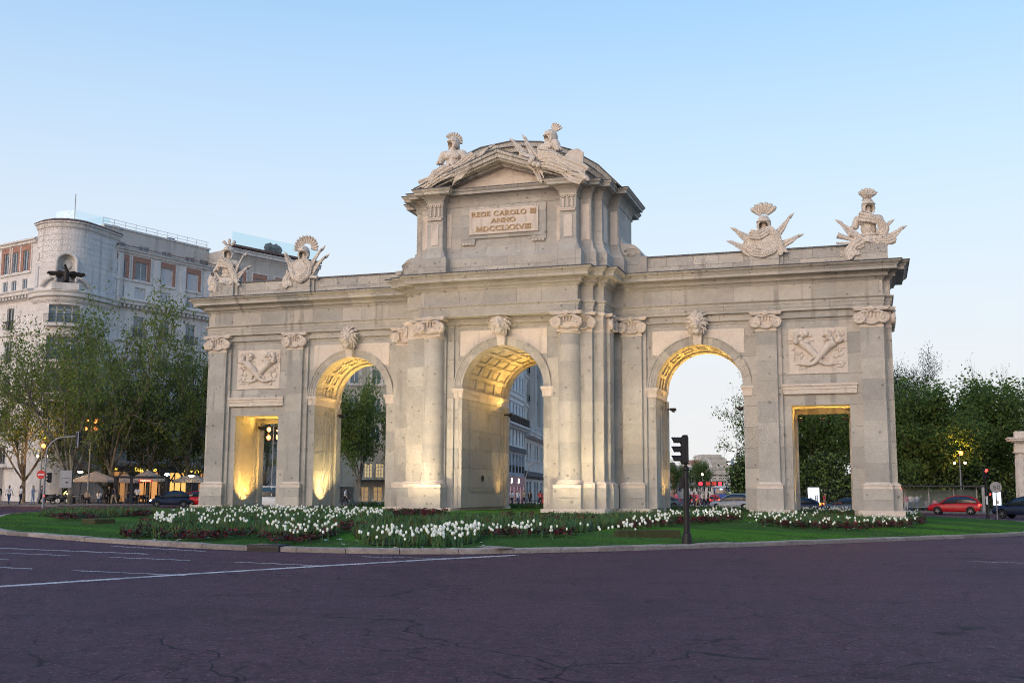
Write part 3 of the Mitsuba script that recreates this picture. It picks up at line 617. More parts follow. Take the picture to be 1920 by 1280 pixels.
for s in (1, -1):
    for i in range(3):
        x = 3.72 + .255 * i; m = [hull([(x - .055, -2.84, 18.04), (x + .055, -2.84, 18.04), (x - .03, -2.83, 17.58), (x + .03, -2.83, 17.58), (x - .06, -2.74, 18.06), (x + .06, -2.74, 18.06), (x - .04, -2.74, 17.56), (x + .04, -2.74, 17.56)]), ball((x, -2.82, 17.98), (.075, .06, .08), 8),
             arc_sweep([(.05, -2.86), (.10, -2.86), (.10, -2.74), (.05, -2.74)], x, 18.20, 0, 2 * PI - .001, 14), ball((x, -2.82, 17.60), (.06, .05, .05), 6)]
        add('triglyph_drop', S(join(m), s), 'limestone', AK, smooth=40)
    add('ledge', S(box(3.55, 4.40, -2.88, -2.74, 17.34, 17.44) + box(3.52, 4.43, -2.92, -2.74, 17.442, 17.50), s), 'limestone', AK)
    add('pale_panel', S(box(3.74, 4.22, -2.795, -2.74, 15.88, 17.14), s), 'limestone', AK)
    add('pale_panel', S(box(4.56, 5.03, -2.04, -1.98, 15.80, 17.85), s), 'limestone', AK)
    add('pale_panel', S(box(3.16, 3.46, -2.19, -2.13, 15.80, 17.82), s), 'limestone', AK)
    add('pale_panel', S(box(5.60, 5.66, -1.1, -.35, 15.80, 17.85), s), 'limestone', AK)
    add('pale_panel', S(box(5.72, 6.12, .16, .22, 15.9, 17.85), s), 'limestone', AK)
    # guttae under the ears of the raised field
    add('guttae', S(join([hull([(1.72 + .2 * i + a, -2.32, z) for a, z in ((.0, 15.98), (.13, 15.98), (-.01, 15.88), (.14, 15.88))] + [(1.72 + .2 * i + a, -2.14, z) for a, z in ((.0, 15.98), (.13, 15.98), (-.01, 15.88), (.14, 15.88))]) for i in range(4)]), s), 'limestone', AK)
    # scroll buttress beside the attic and the strip that ends the parapet
    a = np.linspace(0, PI / 2, 9); pts = [(6.2, 14.0), (7.40, 14.0), (7.40, 15.35)] + [(6.62 + .78 * math.cos(t), 15.35 + .85 * math.sin(t) * .75) for t in a[1:]] + [(6.35, 16.05), (6.2, 16.5)]
    sc = extrude_xz(pts, .48, 3.5)
    for c in [sc ^ box(0, 20, -9, 9, 13, 14.72), sc ^ box(0, 20, -9, 9, 14.732, 15.36), sc ^ box(0, 20, -9, 9, 15.372, 18)]: add('scroll_stone', S(c, s), 'granite', AK, tone=rtone())
    t = np.linspace(0, 1, 26); ang = t * 3.6 * PI; rr = .52 * (1 - .82 * t)
    add('scroll_moulding', S(tube(np.column_stack([6.85 + rr * np.cos(ang) * 1.1, np.full(26, .46), 15.45 + rr * np.sin(ang) * .55]), .045, 6), s), 'granite', AK, tone=(.4, .4))
    add('strip', S(box(7.40, 7.78, .36, 3.6, 13.98, 15.20), s), 'granite', AK, tone=rtone())
# raised field with ears round the inscription
fl = box(-2.55, 2.55, -2.26, -2.12, 16.22, 18.12) + box(-2.55, -1.68, -2.26, -2.12, 15.98, 16.3) + box(1.68, 2.55, -2.26, -2.12, 15.98, 16.3)
stones(AK, fl, [16.22, 16.9, 17.62], lambda k: [[-1.6, -.2, 1.3], [-2.0, -.9, .4, 1.8], [-1.5, .2, 1.2], [-2.1, -.8, .6, 2.0]][k % 4])
# inscription: slab and raised roman capitals
PQ = fresh(ARCH + '__inscription_plaque')
labels[PQ] = {'label': 'pale stone tablet with raised roman capitals reading REGE CAROLO III ANNO MDCCLXXVIII'}
add('tablet', tbox(-2.0, 2.13, -2.37, -2.24, 16.44, 17.92, .012), 'limestone', PQ)
from shapely.geometry import LineString as LS, box as sbox
from shapely.ops import unary_union
from shapely import affinity
def roman(ch):
    """a serif roman capital, height 1, as a shapely polygon and its advance"""
    T, N, Sf = .185, .115, .085
    def st(x0, y0, x1, y1, w): return LS([(x0, y0), (x1, y1)]).buffer(w / 2, cap_style=2)
    def ser(x, y, w=.30): return sbox(x - w / 2, y - (.0 if y < .5 else Sf), x + w / 2, y + (Sf if y < .5 else 0))
    def arc(cx, cy, rx, ry, a0, a1, w0=T, w1=N):
        a = np.radians(np.linspace(a0, a1, 28)); wd = w1 + (w0 - w1) * np.abs(np.cos(a))
        o = [(cx + rx * math.cos(t), cy + ry * math.sin(t)) for t in a]; i = [(cx + (rx - w) * math.cos(t), cy + (ry - w * .6 - .02) * math.sin(t)) for t, w in zip(a, wd)]
        return Polygon(o + i[::-1]).buffer(0)
    V = lambda x: [st(x, 0, x, 1, T), ser(x, 0), ser(x, 1)]
    if ch == 'I': return unary_union(V(.16)), .36
    if ch == 'E': return unary_union(V(.16) + [sbox(.16, .94, .62, 1), sbox(.16, .48, .52, .54), sbox(.16, 0, .64, .06), sbox(.57, .80, .62, 1), sbox(.59, 0, .64, .22), sbox(.47, .40, .52, .62)]), .74
    if ch == 'L': return unary_union(V(.16) + [sbox(.16, 0, .64, .06), sbox(.58, 0, .64, .25)]), .74
    if ch == 'R': return unary_union(V(.16) + [arc(.34, .73, .34, .27, -90, 90), sbox(.16, .94, .36, 1), sbox(.16, .46, .36, .52), st(.38, .50, .76, 0, T), ser(.80, 0, .2)]), .92
    if ch == 'D': return unary_union(V(.16) + [arc(.30, .5, .58, .5, -90, 90), sbox(.16, .94, .32, 1), sbox(.16, 0, .32, .06)]), 1.0
    if ch == 'O': return unary_union([arc(.5, .5, .5, .51, 0, 180), arc(.5, .5, .5, .51, 180, 360)]), 1.12
    if ch == 'C': return unary_union([arc(.5, .5, .5, .51, 48, 312), sbox(.78, .70, .84, .95), sbox(.78, .05, .84, .28)]), .98
    if ch == 'G': return unary_union([arc(.5, .5, .5, .51, 48, 312), sbox(.78, .70, .84, .95), st(.78, .02, .78, .46, T), ser(.78, .46, .28)]), 1.06
    if ch == 'A': return unary_union([st(.12, 0, .46, 1, N), st(.46, 1, .82, 0, T + .02), sbox(.26, .30, .68, .36), ser(.12, 0, .26), ser(.84, 0, .28)]), 1.0
    if ch == 'N': return unary_union([st(.14, 0, .14, 1, N), ser(.14, 0, .26), ser(.12, 1, .24), st(.14, 1, .80, 0, T), st(.80, 0, .80, 1, N), ser(.80, 1, .26)]), 1.02
    if ch == 'M': return unary_union([st(.12, 0, .20, 1, N), ser(.12, 0, .24), st(.20, 1, .54, .06, T), st(.54, .06, .88, 1, N), st(.88, 1, .96, 0, T), ser(.96, 0, .28), ser(.16, 1, .2), ser(.9, 1, .2)]), 1.2
    if ch == 'X': return unary_union([st(.14, 1, .80, 0, T), st(.78, 1, .14, 0, N), ser(.14, 1, .28), ser(.80, 1, .24), ser(.14, 0, .24), ser(.80, 0, .28)]), 1.0
    if ch == 'V': return unary_union([st(.12, 1, .48, 0, T), st(.48, 0, .82, 1, N), ser(.12, 1, .28), ser(.82, 1, .24)]), .98
    return None, .5
def letters(text, cx, zb, h, width, y, parent):
    adv = []; xx = 0
    for ch in text: g, w = roman(ch); adv.append((g, xx)); xx += w
    sx = width / (xx - .1)
    for g, x in adv:
        if g is None: continue
        g = affinity.translate(affinity.scale(g, sx, h, origin=(0, 0)), cx - width / 2 + x * sx, zb)
        ms = [extrude_xz(np.array(p.exterior.coords)[:-1], y - .02, y + .07) if not p.interiors else extrude_xz(m3.CrossSection([np.array(p.exterior.coords)[:-1]] + [np.array(q.coords)[:-1] for q in p.interiors], m3.FillRule.EvenOdd), y - .02, y + .07) for p in (g.geoms if g.geom_type == 'MultiPolygon' else [g])]
        add('letter', join(ms), 'letter_stone', parent)
mat('letter_stone', (0.40, 0.27, 0.14), 0.75)
letters('REGE CAROLO III', .06, 17.47, .27, 3.85, -2.41, PQ); letters('ANNO', .06, 17.07, .25, 1.50, -2.41, PQ); letters('MDCCLXXVIII', .06, 16.60, .28, 3.30, -2.41, PQ)
# triangular pediment in front
PD = fresh(ARCH + '__pediment')
def chevron(xe, ze, za, t, y0, y1):
    return extrude_xz([(-xe, ze), (-xe + t * 1.1, ze - .0), (0, za - t * 1.08), (xe - t * 1.1, ze), (xe, ze), (0, za)], y0, y1)
XE, ZE, ZAP = 5.02, 19.12, 21.05
for t0, t1, y in ((0, .17, -3.47), (.17, .40, -3.36), (.40, .68, -2.62)):
    outer = chevron(XE - t0 * 2.6, ZE, ZAP - t0 * 1.08, t1 - t0, y, -1.2)
    stones(PD, outer, [], lambda k: [-3.6, -2.2, -.9, 0.0, .95, 2.3, 3.5])
add('soffit', chevron(XE - .35 * 2.6, ZE, ZAP - .35 * 1.08, .16, -3.2, -1.2), 'granite', PD, tone=(.55, .5))
add('tympanum', extrude_xz([(-3.6, ZE - .06), (3.6, ZE - .06), (0, ZAP - .62)], -2.16, -1.3), 'limestone', PD)
add('lead_roof', extrude_xz([(-XE - .04, ZE - .01), (0, ZAP), (XE + .04, ZE - .01), (XE + .04, ZE + .04), (0, ZAP + .06), (-XE - .04, ZE + .04)], -3.5, .2), 'lead', PD)
# segmental gable and the barrel roof behind it
SG = fresh(ARCH + '__segmental_gable'); RR, RZ = 8.2, 14.1
def segm(r0, r1, y0, y1, n=1, z_cut=19.1):
    aa = math.asin(min(1, (z_cut - RZ) / r0)); out = []
    for i in range(n):
        a0, a1 = aa + (PI - 2 * aa) * i / n, aa + (PI - 2 * aa) * (i + 1) / n
        out.append(arc_sweep([(r0, y0), (r0, y1), (r1, y1), (r1, y0)], 0, RZ, a0 + .0012, a1 - .0012, 8))
    return out
for r0, r1, y, n in ((7.92, 8.18, -.82, 9), (7.62, 7.92, -.62, 9), (7.30, 7.62, -.12, 7)):
    for m in segm(r0, r1, y, YC, n): add('stone', m, 'granite', SG, tone=rtone())
a = np.linspace(math.asin(5 / 7.45), PI - math.asin(5 / 7.45), 30)
add('tympanum', extrude_xz([(7.45 * math.cos(t), RZ + 7.45 * math.sin(t)) for t in a], .22, 3.8), 'granite', SG, tone=(.6, .6))
add('far_side', segm(7.3, 8.18, YC + .01, 4.8, 1)[0], 'granite', SG, tone=(.5, .5))
add('barrel_roof', segm(8.185, 8.26, -.88, 4.88, 1, 19.02)[0], 'lead', SG)
# wing parapets with pedestals and lead capping
for s in (1, -1):
    K = fresh(ARCH + '__parapet')
    stones(K, S(box(7.78, 20.6, .50, 1.2, 13.98, 15.06), s), [14.52], lambda k: [s * x for x in ([8.9, 10.4, 11.8, 13.2, 15.6, 16.9, 18.3] if k % 2 else [9.6, 11.1, 12.6, 16.2, 17.6])])
    add('back_wall', S(box(7.78, 20.6, 2.8, 3.4, 13.98, 15.0), s), 'granite', K, tone=(.5, .4))
    for x0, x1 in ((13.55, 15.12), (19.05, 20.78)):
        for c in (box(x0, x1, .20, 3.6, 13.98, 14.56), box(x0, x1, .20, 3.6, 14.572, 15.18), box(x0 - .22, x1 + (.22 if x1 < 20 else .0), .36, 3.5, 13.98, 15.08)): add('pedestal_stone', S(c, s), 'granite', K, tone=rtone())
    lead = box(7.78, 20.62, .44, 1.28, 15.062, 15.12) + box(7.78, 20.62, .50, 1.2, 15.12, 15.17); add('lead_capping', S(lead, s), 'lead', K)
    add('roof', S(box(5.8, 20.6, .9, 3.2, 13.9, 14.2), s), 'lead', K)
# ================================================================ carved trophies on the attic
def sheet(fn, nu, nv, th=.07):
    """a closed thin solid from a surface fn(u, v)"""
    U, Vv = np.meshgrid(np.linspace(0, 1, nu), np.linspace(0, 1, nv), indexing='ij'); P = np.array([fn(u, v) for u, v in zip(U.ravel(), Vv.ravel())]).reshape(nu, nv, 3)
    du = np.gradient(P, axis=0); dv = np.gradient(P, axis=1); n = np.cross(du, dv); n /= np.linalg.norm(n, axis=2, keepdims=True) + 1e-9
    A, B = (P + n * th / 2).reshape(-1, 3), (P - n * th / 2).reshape(-1, 3); N = nu * nv; f = []
    for i in range(nu - 1):
        for j in range(nv - 1):
            a, b, c, d = i * nv + j, (i + 1) * nv + j, (i + 1) * nv + j + 1, i * nv + j + 1; f += [[a, b, c], [a, c, d], [N + a, N + c, N + b], [N + a, N + d, N + c]]
    rim = [i * nv for i in range(nu)] + [(nu - 1) * nv + j for j in range(1, nv)] + [i * nv + nv - 1 for i in range(nu - 2, -1, -1)] + [j for j in range(nv - 2, 0, -1)]
    for a, b in zip(rim, rim[1:] + rim[:1]): f += [[a, b, N + b], [a, N + b, N + a]]
    return trimesh.Trimesh(np.vstack([A, B]), f, process=False)
def xf(m, M): return trimesh.Trimesh(trimesh.transformations.transform_points(m.vertices, M), m.faces[:, ::-1] if np.linalg.det(M[:3, :3]) < 0 else m.faces, process=False)
def helmet(sc=1.0, turn=0.0, visor=False):
    """a helmet with cheek pieces and a dark hollow, facing -y, centre of the skull at the origin"""
    sk = ball((0, 0, .05), (.40, .46, .42), 22) + box(-.40, .40, -.44, .40, -.42, .05).scale((1, 1, 1)) ^ ball((0, .0, -.1), (.41, .47, .55), 22)
    hol = ball((0, -.16, -.20), (.27, .46, .30), 16) + box(-.24, .24, -.9, .1, -.9, -.15)
    b = sk - hol
    b = b + (ball((0, -.14, .02), (.43, .40, .075), 18) - ball((0, .3, 0), (.33, .5, .4), 12))
    for sx in (-1, 1): b = b + capsule((sx * .33, -.18, -.20), (sx * .26, -.26, -.55), .09, .05, 8)
    b = b + capsule((0, .30, -.30), (0, .42, -.52), .22, .10, 10) + ball((0, -.40, .16), (.10, .08, .16), 8)
    m = smooth_solid([b], .07, 3); post = tmesh(capsule((0, .05, -.75), (0, .02, -.15), .16, .15, 10))
    return xf(join([m, post]), tr(s=sc, rz=turn))
def plume(kind, sc=1.0, turn=0.0):
    out = []
    if kind == 'fan':                                   # ostrich feathers spread like a fan
        for i in range(6):
            a = (i - 2.5) * .33; c = np.array([math.sin(a), 0, math.cos(a)])
            out.append(tube([c * .30, c * .55 + [0, .02, 0], c * .85 + [0, -.04, 0], c * .98 + [0, -.18, -.06]], [.07, .13, .19, .10], 7)); out.append(tmesh(ball(c * .92 + [0, -.08, 0], (.17, .13, .14), 7)))
    elif kind == 'crest':                               # brush crest over the crown, front to back
        for i in range(9):
            a = -.9 + i * .33; c = np.array([0, math.sin(a) * 1.0, math.cos(a)])
            for sx in (-1, 0, 1): out.append(tube([c * .36 + [sx * .05, 0, 0], c * .55 + [sx * .10, 0, 0], c * .74 + [sx * .15, 0, 0]], [.07, .11, .075], 6))
    elif kind == 'halo':                                # a round ribbed crest behind the helmet
        for i in range(13):
            a = -1.75 + i * 3.5 / 12; c = np.array([math.sin(a), .10, math.cos(a)]); out.append(tube([c * .30 + [0, .1, 0], c * .52 + [0, .08, 0], c * .72, c * .78 + [0, -.14, 0]], [.05, .09, .105, .06], 6))
    elif kind == 'curl':                                # feathers curling to the side
        for i in range(5):
            a = .10 + i * .26; c = np.array([math.sin(a), .03 * i, math.cos(a)]); out.append(tube([c * .25, c * .55, c * .80 + [.05, 0, .02], c * .92 + [.16, 0, -.02]], [.06, .11, .12, .035], 7))
    elif kind == 'knobs':
        for a in (-.7, 0, .7): c = np.array([math.sin(a), 0, math.cos(a)]); out.append(tube([c * .30, c * .62, c * .80 + [0, -.08, .02]], [.10, .15, .09], 8)); out.append(tmesh(ball(c * .72, (.16, .14, .15), 8)))
    return xf(join(out), tr(s=sc, rz=turn))
def cuirass(sc=1.0, turn=0.0, sleeves=True):
    """muscled breastplate, shoulders with lappets, belt; stands on z = 0, neck at z = 1.25"""
    P = [ball((0, 0, .95), (.50, .34, .34), 18), ball((0, .02, .55), (.40, .29, .38), 18), ball((0, .02, .22), (.43, .31, .20), 16), ball((-.22, -.20, .92), (.22, .15, .18), 12), ball((.22, -.20, .92), (.22, .15, .18), 12),
         ball((0, -.20, .55), (.20, .12, .26), 12), capsule((-.45, 0, 1.08), (.45, 0, 1.08), .20, .20), capsule((0, 0, 1.1), (0, 0, 1.38), .19, .15)]
    if sleeves:
        for sx in (-1, 1): P.append(capsule((sx * .52, 0, 1.05), (sx * .66, -.03, .72), .22, .19))
    m = smooth_solid(P, .08, 4); ex = []
    for i in range(13):                                  # lappets of the skirt
        a = PI + (i - 6) * .24 - PI / 2; c = np.array([math.cos(a) * .46, math.sin(a) * .36, 0]); ex.append(tube([c + [0, 0, .16], c * 1.12 + [0, 0, -.05], c * 1.2 + [0, 0, -.22]], [.07, .085, .06], 6))
    if sleeves:
        for sx in (-1, 1):
            for i in range(6):
                a = i * 1.05; c = np.array([sx * .68 + .16 * math.cos(a), -.03 + .16 * math.sin(a), .72]); ex.append(tube([c, c + [sx * .03, 0, -.16]], [.065, .05], 6))
    ex.append(arc_sweep([(.0, -.0), (.0, .0), (.0, .0)], 0, 0, 0, 1, 1) if False else tube([(.44 * math.cos(t), .33 * math.sin(t), .17) for t in np.linspace(0, 2 * PI, 22)], .035, 6))
    return xf(join([m] + ex), tr(s=sc, rz=turn))
def flag(base, tip, drop, width, seed=0, th=.09):
    """a standard leaning outwards: pole with a spear head, cloth gathered in folds below it"""
    b, t = np.asarray(base, float), np.asarray(tip, float); d = (t - b) / np.linalg.norm(t - b); L = np.linalg.norm(t - b)
    r = random.Random(seed); ph = r.uniform(0, 6)
    pole = tube([b, b + d * (L - .42)], .05, 7); head = tube([t - d * .46, t - d * .40, t - d * .30, t], [.04, .085, .10, .01], 7); knob = tmesh(ball(t - d * .46, .08, 8))
    down = np.array([-.25 * d[0], 0, -1.0]); down /= np.linalg.norm(down)
    def fn(u, v):
        s = .14 + .72 * u; p = b + d * L * s; w = 1.5 * width * (1 - .72 * u ** 1.5)
        fold = .075 * math.sin(v * 11 + ph + 2.5 * u) * (.3 + .7 * (1 - u)) + .035 * math.sin(v * 23 + ph - 3 * u)
        return p + down * w * v * (1 + .10 * math.sin(u * 13 + ph)) + np.array([0, -.16 + fold - .14 * v, 0]) - d * (.25 * v * v)
    cl = sheet(fn, 24, 22, th * .8)
    return join([pole, head, knob]), cl
def round_shield(c, r, tilt=0.0, side=0.0):
    m = lathe([(0, .10), (r * .45, .085), (r * .82, .03), (r * .84, .06), (r * .93, .07), (r, .03), (r, -.03), (0, -.02)], 32); m.apply_transform(tr(*c, rx=PI / 2 + tilt) @ tr(ry=side)); return m
def drape(pts, w, folds=4, sag=.1, seed=0, th=.09):
    """a scarf of cloth laid along a path"""
    p = np.asarray(pts, float); r = random.Random(seed); ph = r.uniform(0, 6); tt = np.linspace(0, 1, len(p))
    def fn(u, v):
        c = np.array([np.interp(u, tt, p[:, k]) for k in range(3)]); e = np.array([np.interp(min(1, u + .03), tt, p[:, k]) - np.interp(max(0, u - .03), tt, p[:, k]) for k in range(3)]); e /= np.linalg.norm(e) + 1e-9
        side = np.cross(e, [0, -1, 0]); side /= np.linalg.norm(side) + 1e-9
        return c + side * w * (v - .5) * (1.15 + .25 * math.sin(u * 7 + ph)) + np.array([0, -.045 * math.sin(v * folds * 1.6 * PI + ph + u * 3) - .025 * math.sin(v * 23 + 5 * u + ph) - .05 * math.sin(v * PI), 0]) + e * .05 * math.sin(v * 9 + ph)
    return sheet(fn, 26, 21, th * .8)
def skirt(c, w, h, seed=0):
    r = random.Random(seed); ph = r.uniform(0, 6)
    def fn(u, v):
        a = PI + PI * u; R = w * (.65 + .35 * v); return np.array([c[0] + R * math.cos(a), c[1] + .55 * R * math.sin(a) - .07 * math.sin(u * 26 + ph) * (.3 + v), c[2] - h * v + .08 * v * math.sin(u * 15 + ph)])
    return sheet(fn, 44, 6, .07)
SS = 'statue_stone'
def trophy(label, x, y, z):
    k = thing('trophy_statue', label, 'statue', 'carved armour trophies on the wing parapets'); M = tr(x, y, z)
    return k, (lambda name, m, sm=50: add(name, xf(m, M), SS, k, smooth=sm))
# right inner: helmet with a feather fan over two round shields and four standards
k, P = trophy('pale stone trophy of a feathered helmet above two round shields and four furled flags', 14.34, .55, 15.18)
P('torso', smooth_solid([ball((0, .2, .35), (.75, .45, .5), 16), capsule((0, .1, .5), (0, .1, 1.2), .42, .22)], .1, 4))
P('helmet', xf(helmet(.98), tr(0, .02, 1.52))); P('plume', xf(plume('fan', .86), tr(0, .12, 1.80)))
P('shield', round_shield((.08, -.36, .36), .56)); P('shield', round_shield((-.62, -.22, .30), .52, .05))
for b, t, dr_, w, sd in (((-.1, .1, .5), (-1.86, -.05, 1.36), 1, .85, 1), ((-.2, .1, .05), (-2.08, -.1, .60), 1, .62, 2), ((.1, .1, .5), (1.66, -.05, 1.95), 1, 1.0, 3), ((.2, .1, .2), (2.16, -.1, .70), 1, .62, 4)):
    a, c = flag(b, t, dr_, w, sd); P('flag_pole', a); P('flag', c)
P('drapery', drape([(-.75, -.35, .85), (-.2, -.5, .72), (.35, -.42, 1.02), (.75, -.35, .6), (.85, -.35, .1), (1.05, -.34, -.35)], .34, 4, seed=1)); P('drapery', drape([(-.95, -.3, .15), (-.5, -.42, -.2), (0, -.46, -.32), (.45, -.42, -.18), (.72, -.36, .2)], .36, 4, seed=2))
# right end: armoured bust with a cloak
k, P = trophy('pale stone armoured bust with plumed helmet and flags at the right parapet end', 19.86, .55, 15.18)
P('torso', xf(cuirass(1.05), tr(0, .05, .22))); P('helmet', xf(helmet(.86, .25), tr(.02, .02, 2.10))); P('plume', xf(plume('crest', .86, .25), tr(.02, .05, 2.22))); P('plume', xf(plume('fan', .62, .25), tr(.02, .12, 2.42)))
P('skirt', skirt((0, .05, .34), .82, .42, 3)); P('cloak', drape([(-.45, -.32, 1.48), (.05, -.45, 1.30), (.55, -.38, 1.10), (.80, -.25, .75), (.62, -.2, .35)], .42, 4, seed=4))
for b, t, w, sd in (((-.25, .1, .35), (-1.72, -.05, 1.42), .80, 5), ((.35, .15, .6), (1.36, .0, 1.22), .62, 6), ((.3, .1, .1), (1.98, -.05, .82), .72, 7)):
    a, c = flag(b, t, 1, w, sd); P('flag_pole', a); P('flag', c)
P('cannon', tube([(-.2, -.2, .15), (-.75, -.32, .42), (-.98, -.4, .52)], [.14, .17, .21], 12)); P('club', tube([(-.3, -.3, .0), (-.9, -.35, .18), (-1.62, -.35, .45)], [.06, .10, .17], 8)); P('club', tube([(-.4, -.35, -.05), (-1.7, -.4, .02)], [.06, .06], 7))
P('drapery', drape([(-.35, -.35, .10), (-.75, -.40, -.10), (-.98, -.40, -.45), (-.80, -.40, -.80)], .52, 4, seed=8)); P('drapery', drape([(.35, -.3, .05), (.9, -.28, .0), (1.35, -.2, .10)], .34, 4, seed=9))
# left end: bust turned half right
k, P = trophy('pale stone armoured bust with knobbed helmet and flags at the left end of the parapet', -19.72, .55, 15.18)
P('torso', xf(cuirass(1.0, .35), tr(0, .05, .20))); P('helmet', xf(helmet(.90, .35), tr(.0, .0, 2.05))); P('plume', xf(plume('knobs', .72, .35), tr(.02, .02, 2.28)))
P('skirt', skirt((0, .05, .30), .86, .48, 13)); P('cloak', drape([(-.45, -.38, 1.30), (0, -.50, 1.20), (.42, -.42, 1.0), (.62, -.3, .4), (.75, -.25, -.05)], .40, 4, seed=14))
for b, t, w, sd in (((.25, .1, .35), (1.42, -.02, 1.95), .86, 15), ((.3, .12, .3), (1.75, .05, 1.05), .70, 16), ((-.3, .1, .1), (-1.05, .0, 1.05), .55, 17)):
    a, c = flag(b, t, 1, w, sd); P('flag_pole', a); P('flag', c)
P('drapery', drape([(-.75, -.32, .35), (-.95, -.4, -.02), (-.62, -.42, -.20), (-.85, -.4, -.62)], .48, 4, seed=18)); P('club', tube([(.7, -.3, .05), (1.15, -.35, -.32)], [.07, .09], 7))
# left inner: helmet with a ribbed round crest, one big shield
k, P = trophy('pale stone trophy of a helmet with a round ribbed crest over one large round shield', -14.34, .55, 15.18)
P('torso', smooth_solid([ball((0, .2, .35), (.7, .4, .5), 16), capsule((0, .1, .5), (0, .1, 1.2), .42, .22)], .1, 4))
P('helmet', xf(helmet(.92, .2), tr(.12, .0, 1.66))); P('plume', xf(plume('halo', .98, .2), tr(.20, .12, 1.98))); P('shield', round_shield((-.02, -.36, .48), .66, -.05))
for b, t, w, sd in (((-.1, .1, .4), (-1.32, -.05, 1.80), .80, 21), ((.1, .1, .4), (1.66, -.05, 2.0), 1.0, 22), ((.2, .1, .3), (2.0, -.1, 1.42), .85, 23)):
    a, c = flag(b, t, 1, w, sd); P('flag_pole', a); P('flag', c)
P('drapery', drape([(-.65, -.34, .7), (-.3, -.5, -.02), (.2, -.52, -.2), (.62, -.44, .1), (.72, -.36, .7), (.35, -.4, 1.15)], .34, 4, seed=24)); P('drapery', drape([(-.6, -.34, .3), (-.85, -.4, -.15), (-.75, -.4, -.62)], .50, 4, seed=25)); P('club', tube([(.5, -.3, 0), (1.35, -.4, -.12)], [.09, .11], 7)); P('club', tube([(-.4, -.3, -.05), (-1.35, -.4, -.40)], [.06, .06], 7))
# pediment, left: reclining armour leaning on the rake
k = thing('reclining_armour_statue', 'pale stone armour with crested helmet reclining on the left slope of the pediment', 'statue'); M = tr(-2.86, -2.95, 19.86)
P = lambda name, m, sm=50: add(name, xf(m, M), SS, k, smooth=sm)
P('torso', xf(cuirass(1.12, .05), tr(0, .1, .12))); P('helmet', xf(helmet(.80, -.55), tr(.05, .05, 2.02))); P('plume', xf(plume('crest', .70, -1.2), tr(.02, .08, 2.10)))
P('drapery', drape([(.1, -.35, .35), (-.5, -.45, .05), (-1.0, -.45, -.28), (-1.75, -.4, -.62)], .62, 5, seed=31)); P('drapery', drape([(-.35, -.3, .12), (-.9, -.5, .12), (-1.25, -.5, -.40)], .36, 4, seed=32)); P('drapery', drape([(.25, -.4, .25), (.9, -.42, .58), (1.5, -.4, .98)], .50, 5, seed=33))
a, c = flag((.2, 0, .35), (2.62, -.1, 1.62), 1, .72, 34); P('flag_pole', a); P('flag', c)
# pediment, right: seated armour with banner, shield and long skirt
k = thing('seated_armour_statue', 'pale stone armour with feathered helmet and shield seated on the right pediment slope', 'statue'); M = tr(2.95, -2.95, 19.86)
P = lambda name, m, sm=50: add(name, xf(m, M), SS, k, smooth=sm)
tor = xf(cuirass(1.08, -.45), tr(.05, .05, .12, ry=-.12)); P('torso', tor); P('helmet', xf(helmet(.88, -.75), tr(.10, .0, 1.80))); P('plume', xf(plume('curl', .66, -.3), tr(.14, .08, 1.98)))
P('skirt', drape([(-.55, -.3, .45), (.2, -.55, .42), (.9, -.55, -.02), (1.6, -.48, -.52), (2.15, -.42, -.80)], .85, 7, seed=41)); P('skirt', drape([(-.3, -.4, .2), (.4, -.6, .02), (1.15, -.55, -.45)], .55, 5, seed=42))
sh = extrude_xz([(-.42, -.52), (.28, -.60), (.52, -.28), (.44, .34), (.10, .52), (-.30, .40), (-.58, .1)], -.07, .07); P('shield', xf(tmesh(sh), tr(1.55, -.2, .36, ry=.15)))
P('cannon', xf(lathe([(0, 0), (.17, 0), (.20, .1), (.19, .7), (.26, .8), (.26, .9), (.14, .9), (.12, .6), (0, .6)], 16), tr(-.75, -.35, .42, ry=-1.15)))
for i, (bx, bz) in enumerate(((-.95, .33), (-.72, .22), (-.48, .14), (-.85, .5))): P('cannon_ball', tmesh(ball((bx, -.52, bz - .12), .16, 12)))
for b, t, w, sd in (((-.5, .1, .35), (-2.36, -.05, 1.92), .9, 43), ((-.35, .1, .4), (-1.62, .0, 2.08), .85, 44)):
    a, c = flag(b, t, 1, w, sd); P('flag_pole', a); P('flag', c)
P('foot', smooth_solid([capsule((1.95, -.45, -.62), (2.35, -.45, -1.02), .16, .10), ball((2.2, -.5, -.95), (.16, .12, .1), 8)], .06, 3))
# ================================================================ flower beds
BEDS = [[(-5.29,-28.17),(-3.74,-29.71),(-1.89,-30.59),(-0.97,-29.64),(-0.28,-27.89),(0.41,-28.78),(2.19,-30.61),(3.05,-30.20),(3.07,-28.03),(1.66,-25.11),(2.63,-22.92),(-1.60,-13.41),(-5.54,-10.70),(-13.45,-7.12),(-15.35,-8.82),(-12.20,-16.49),(-7.27,-23.71)],
        [(3.37,-27.94),(5.53,-31.12),(6.90,-31.60),(7.99,-30.67),(8.06,-28.32),(7.12,-25.64),(8.37,-23.97),(9.69,-21.74),(10.12,-15.80),(10.94,-11.01),(13.31,-4.26),(12.52,3.09),(9.16,-5.29),(7.02,-10.99),(4.69,-14.90),(2.92,-17.96),(2.43,-22.22),(2.14,-24.37)],
        [(13.17,-0.86),(14.50,-7.84),(16.46,-10.75),(18.65,-9.50),(20.99,-4.96),(22.09,4.38),(22.25,15.86),(18.38,10.27),(13.47,1.80)],
        [(-22.93,-11.97),(-18.12,-15.83),(-15.46,-16.47),(-14.46,-12.90),(-17.66,-8.39),(-27.46,-5.16)]]
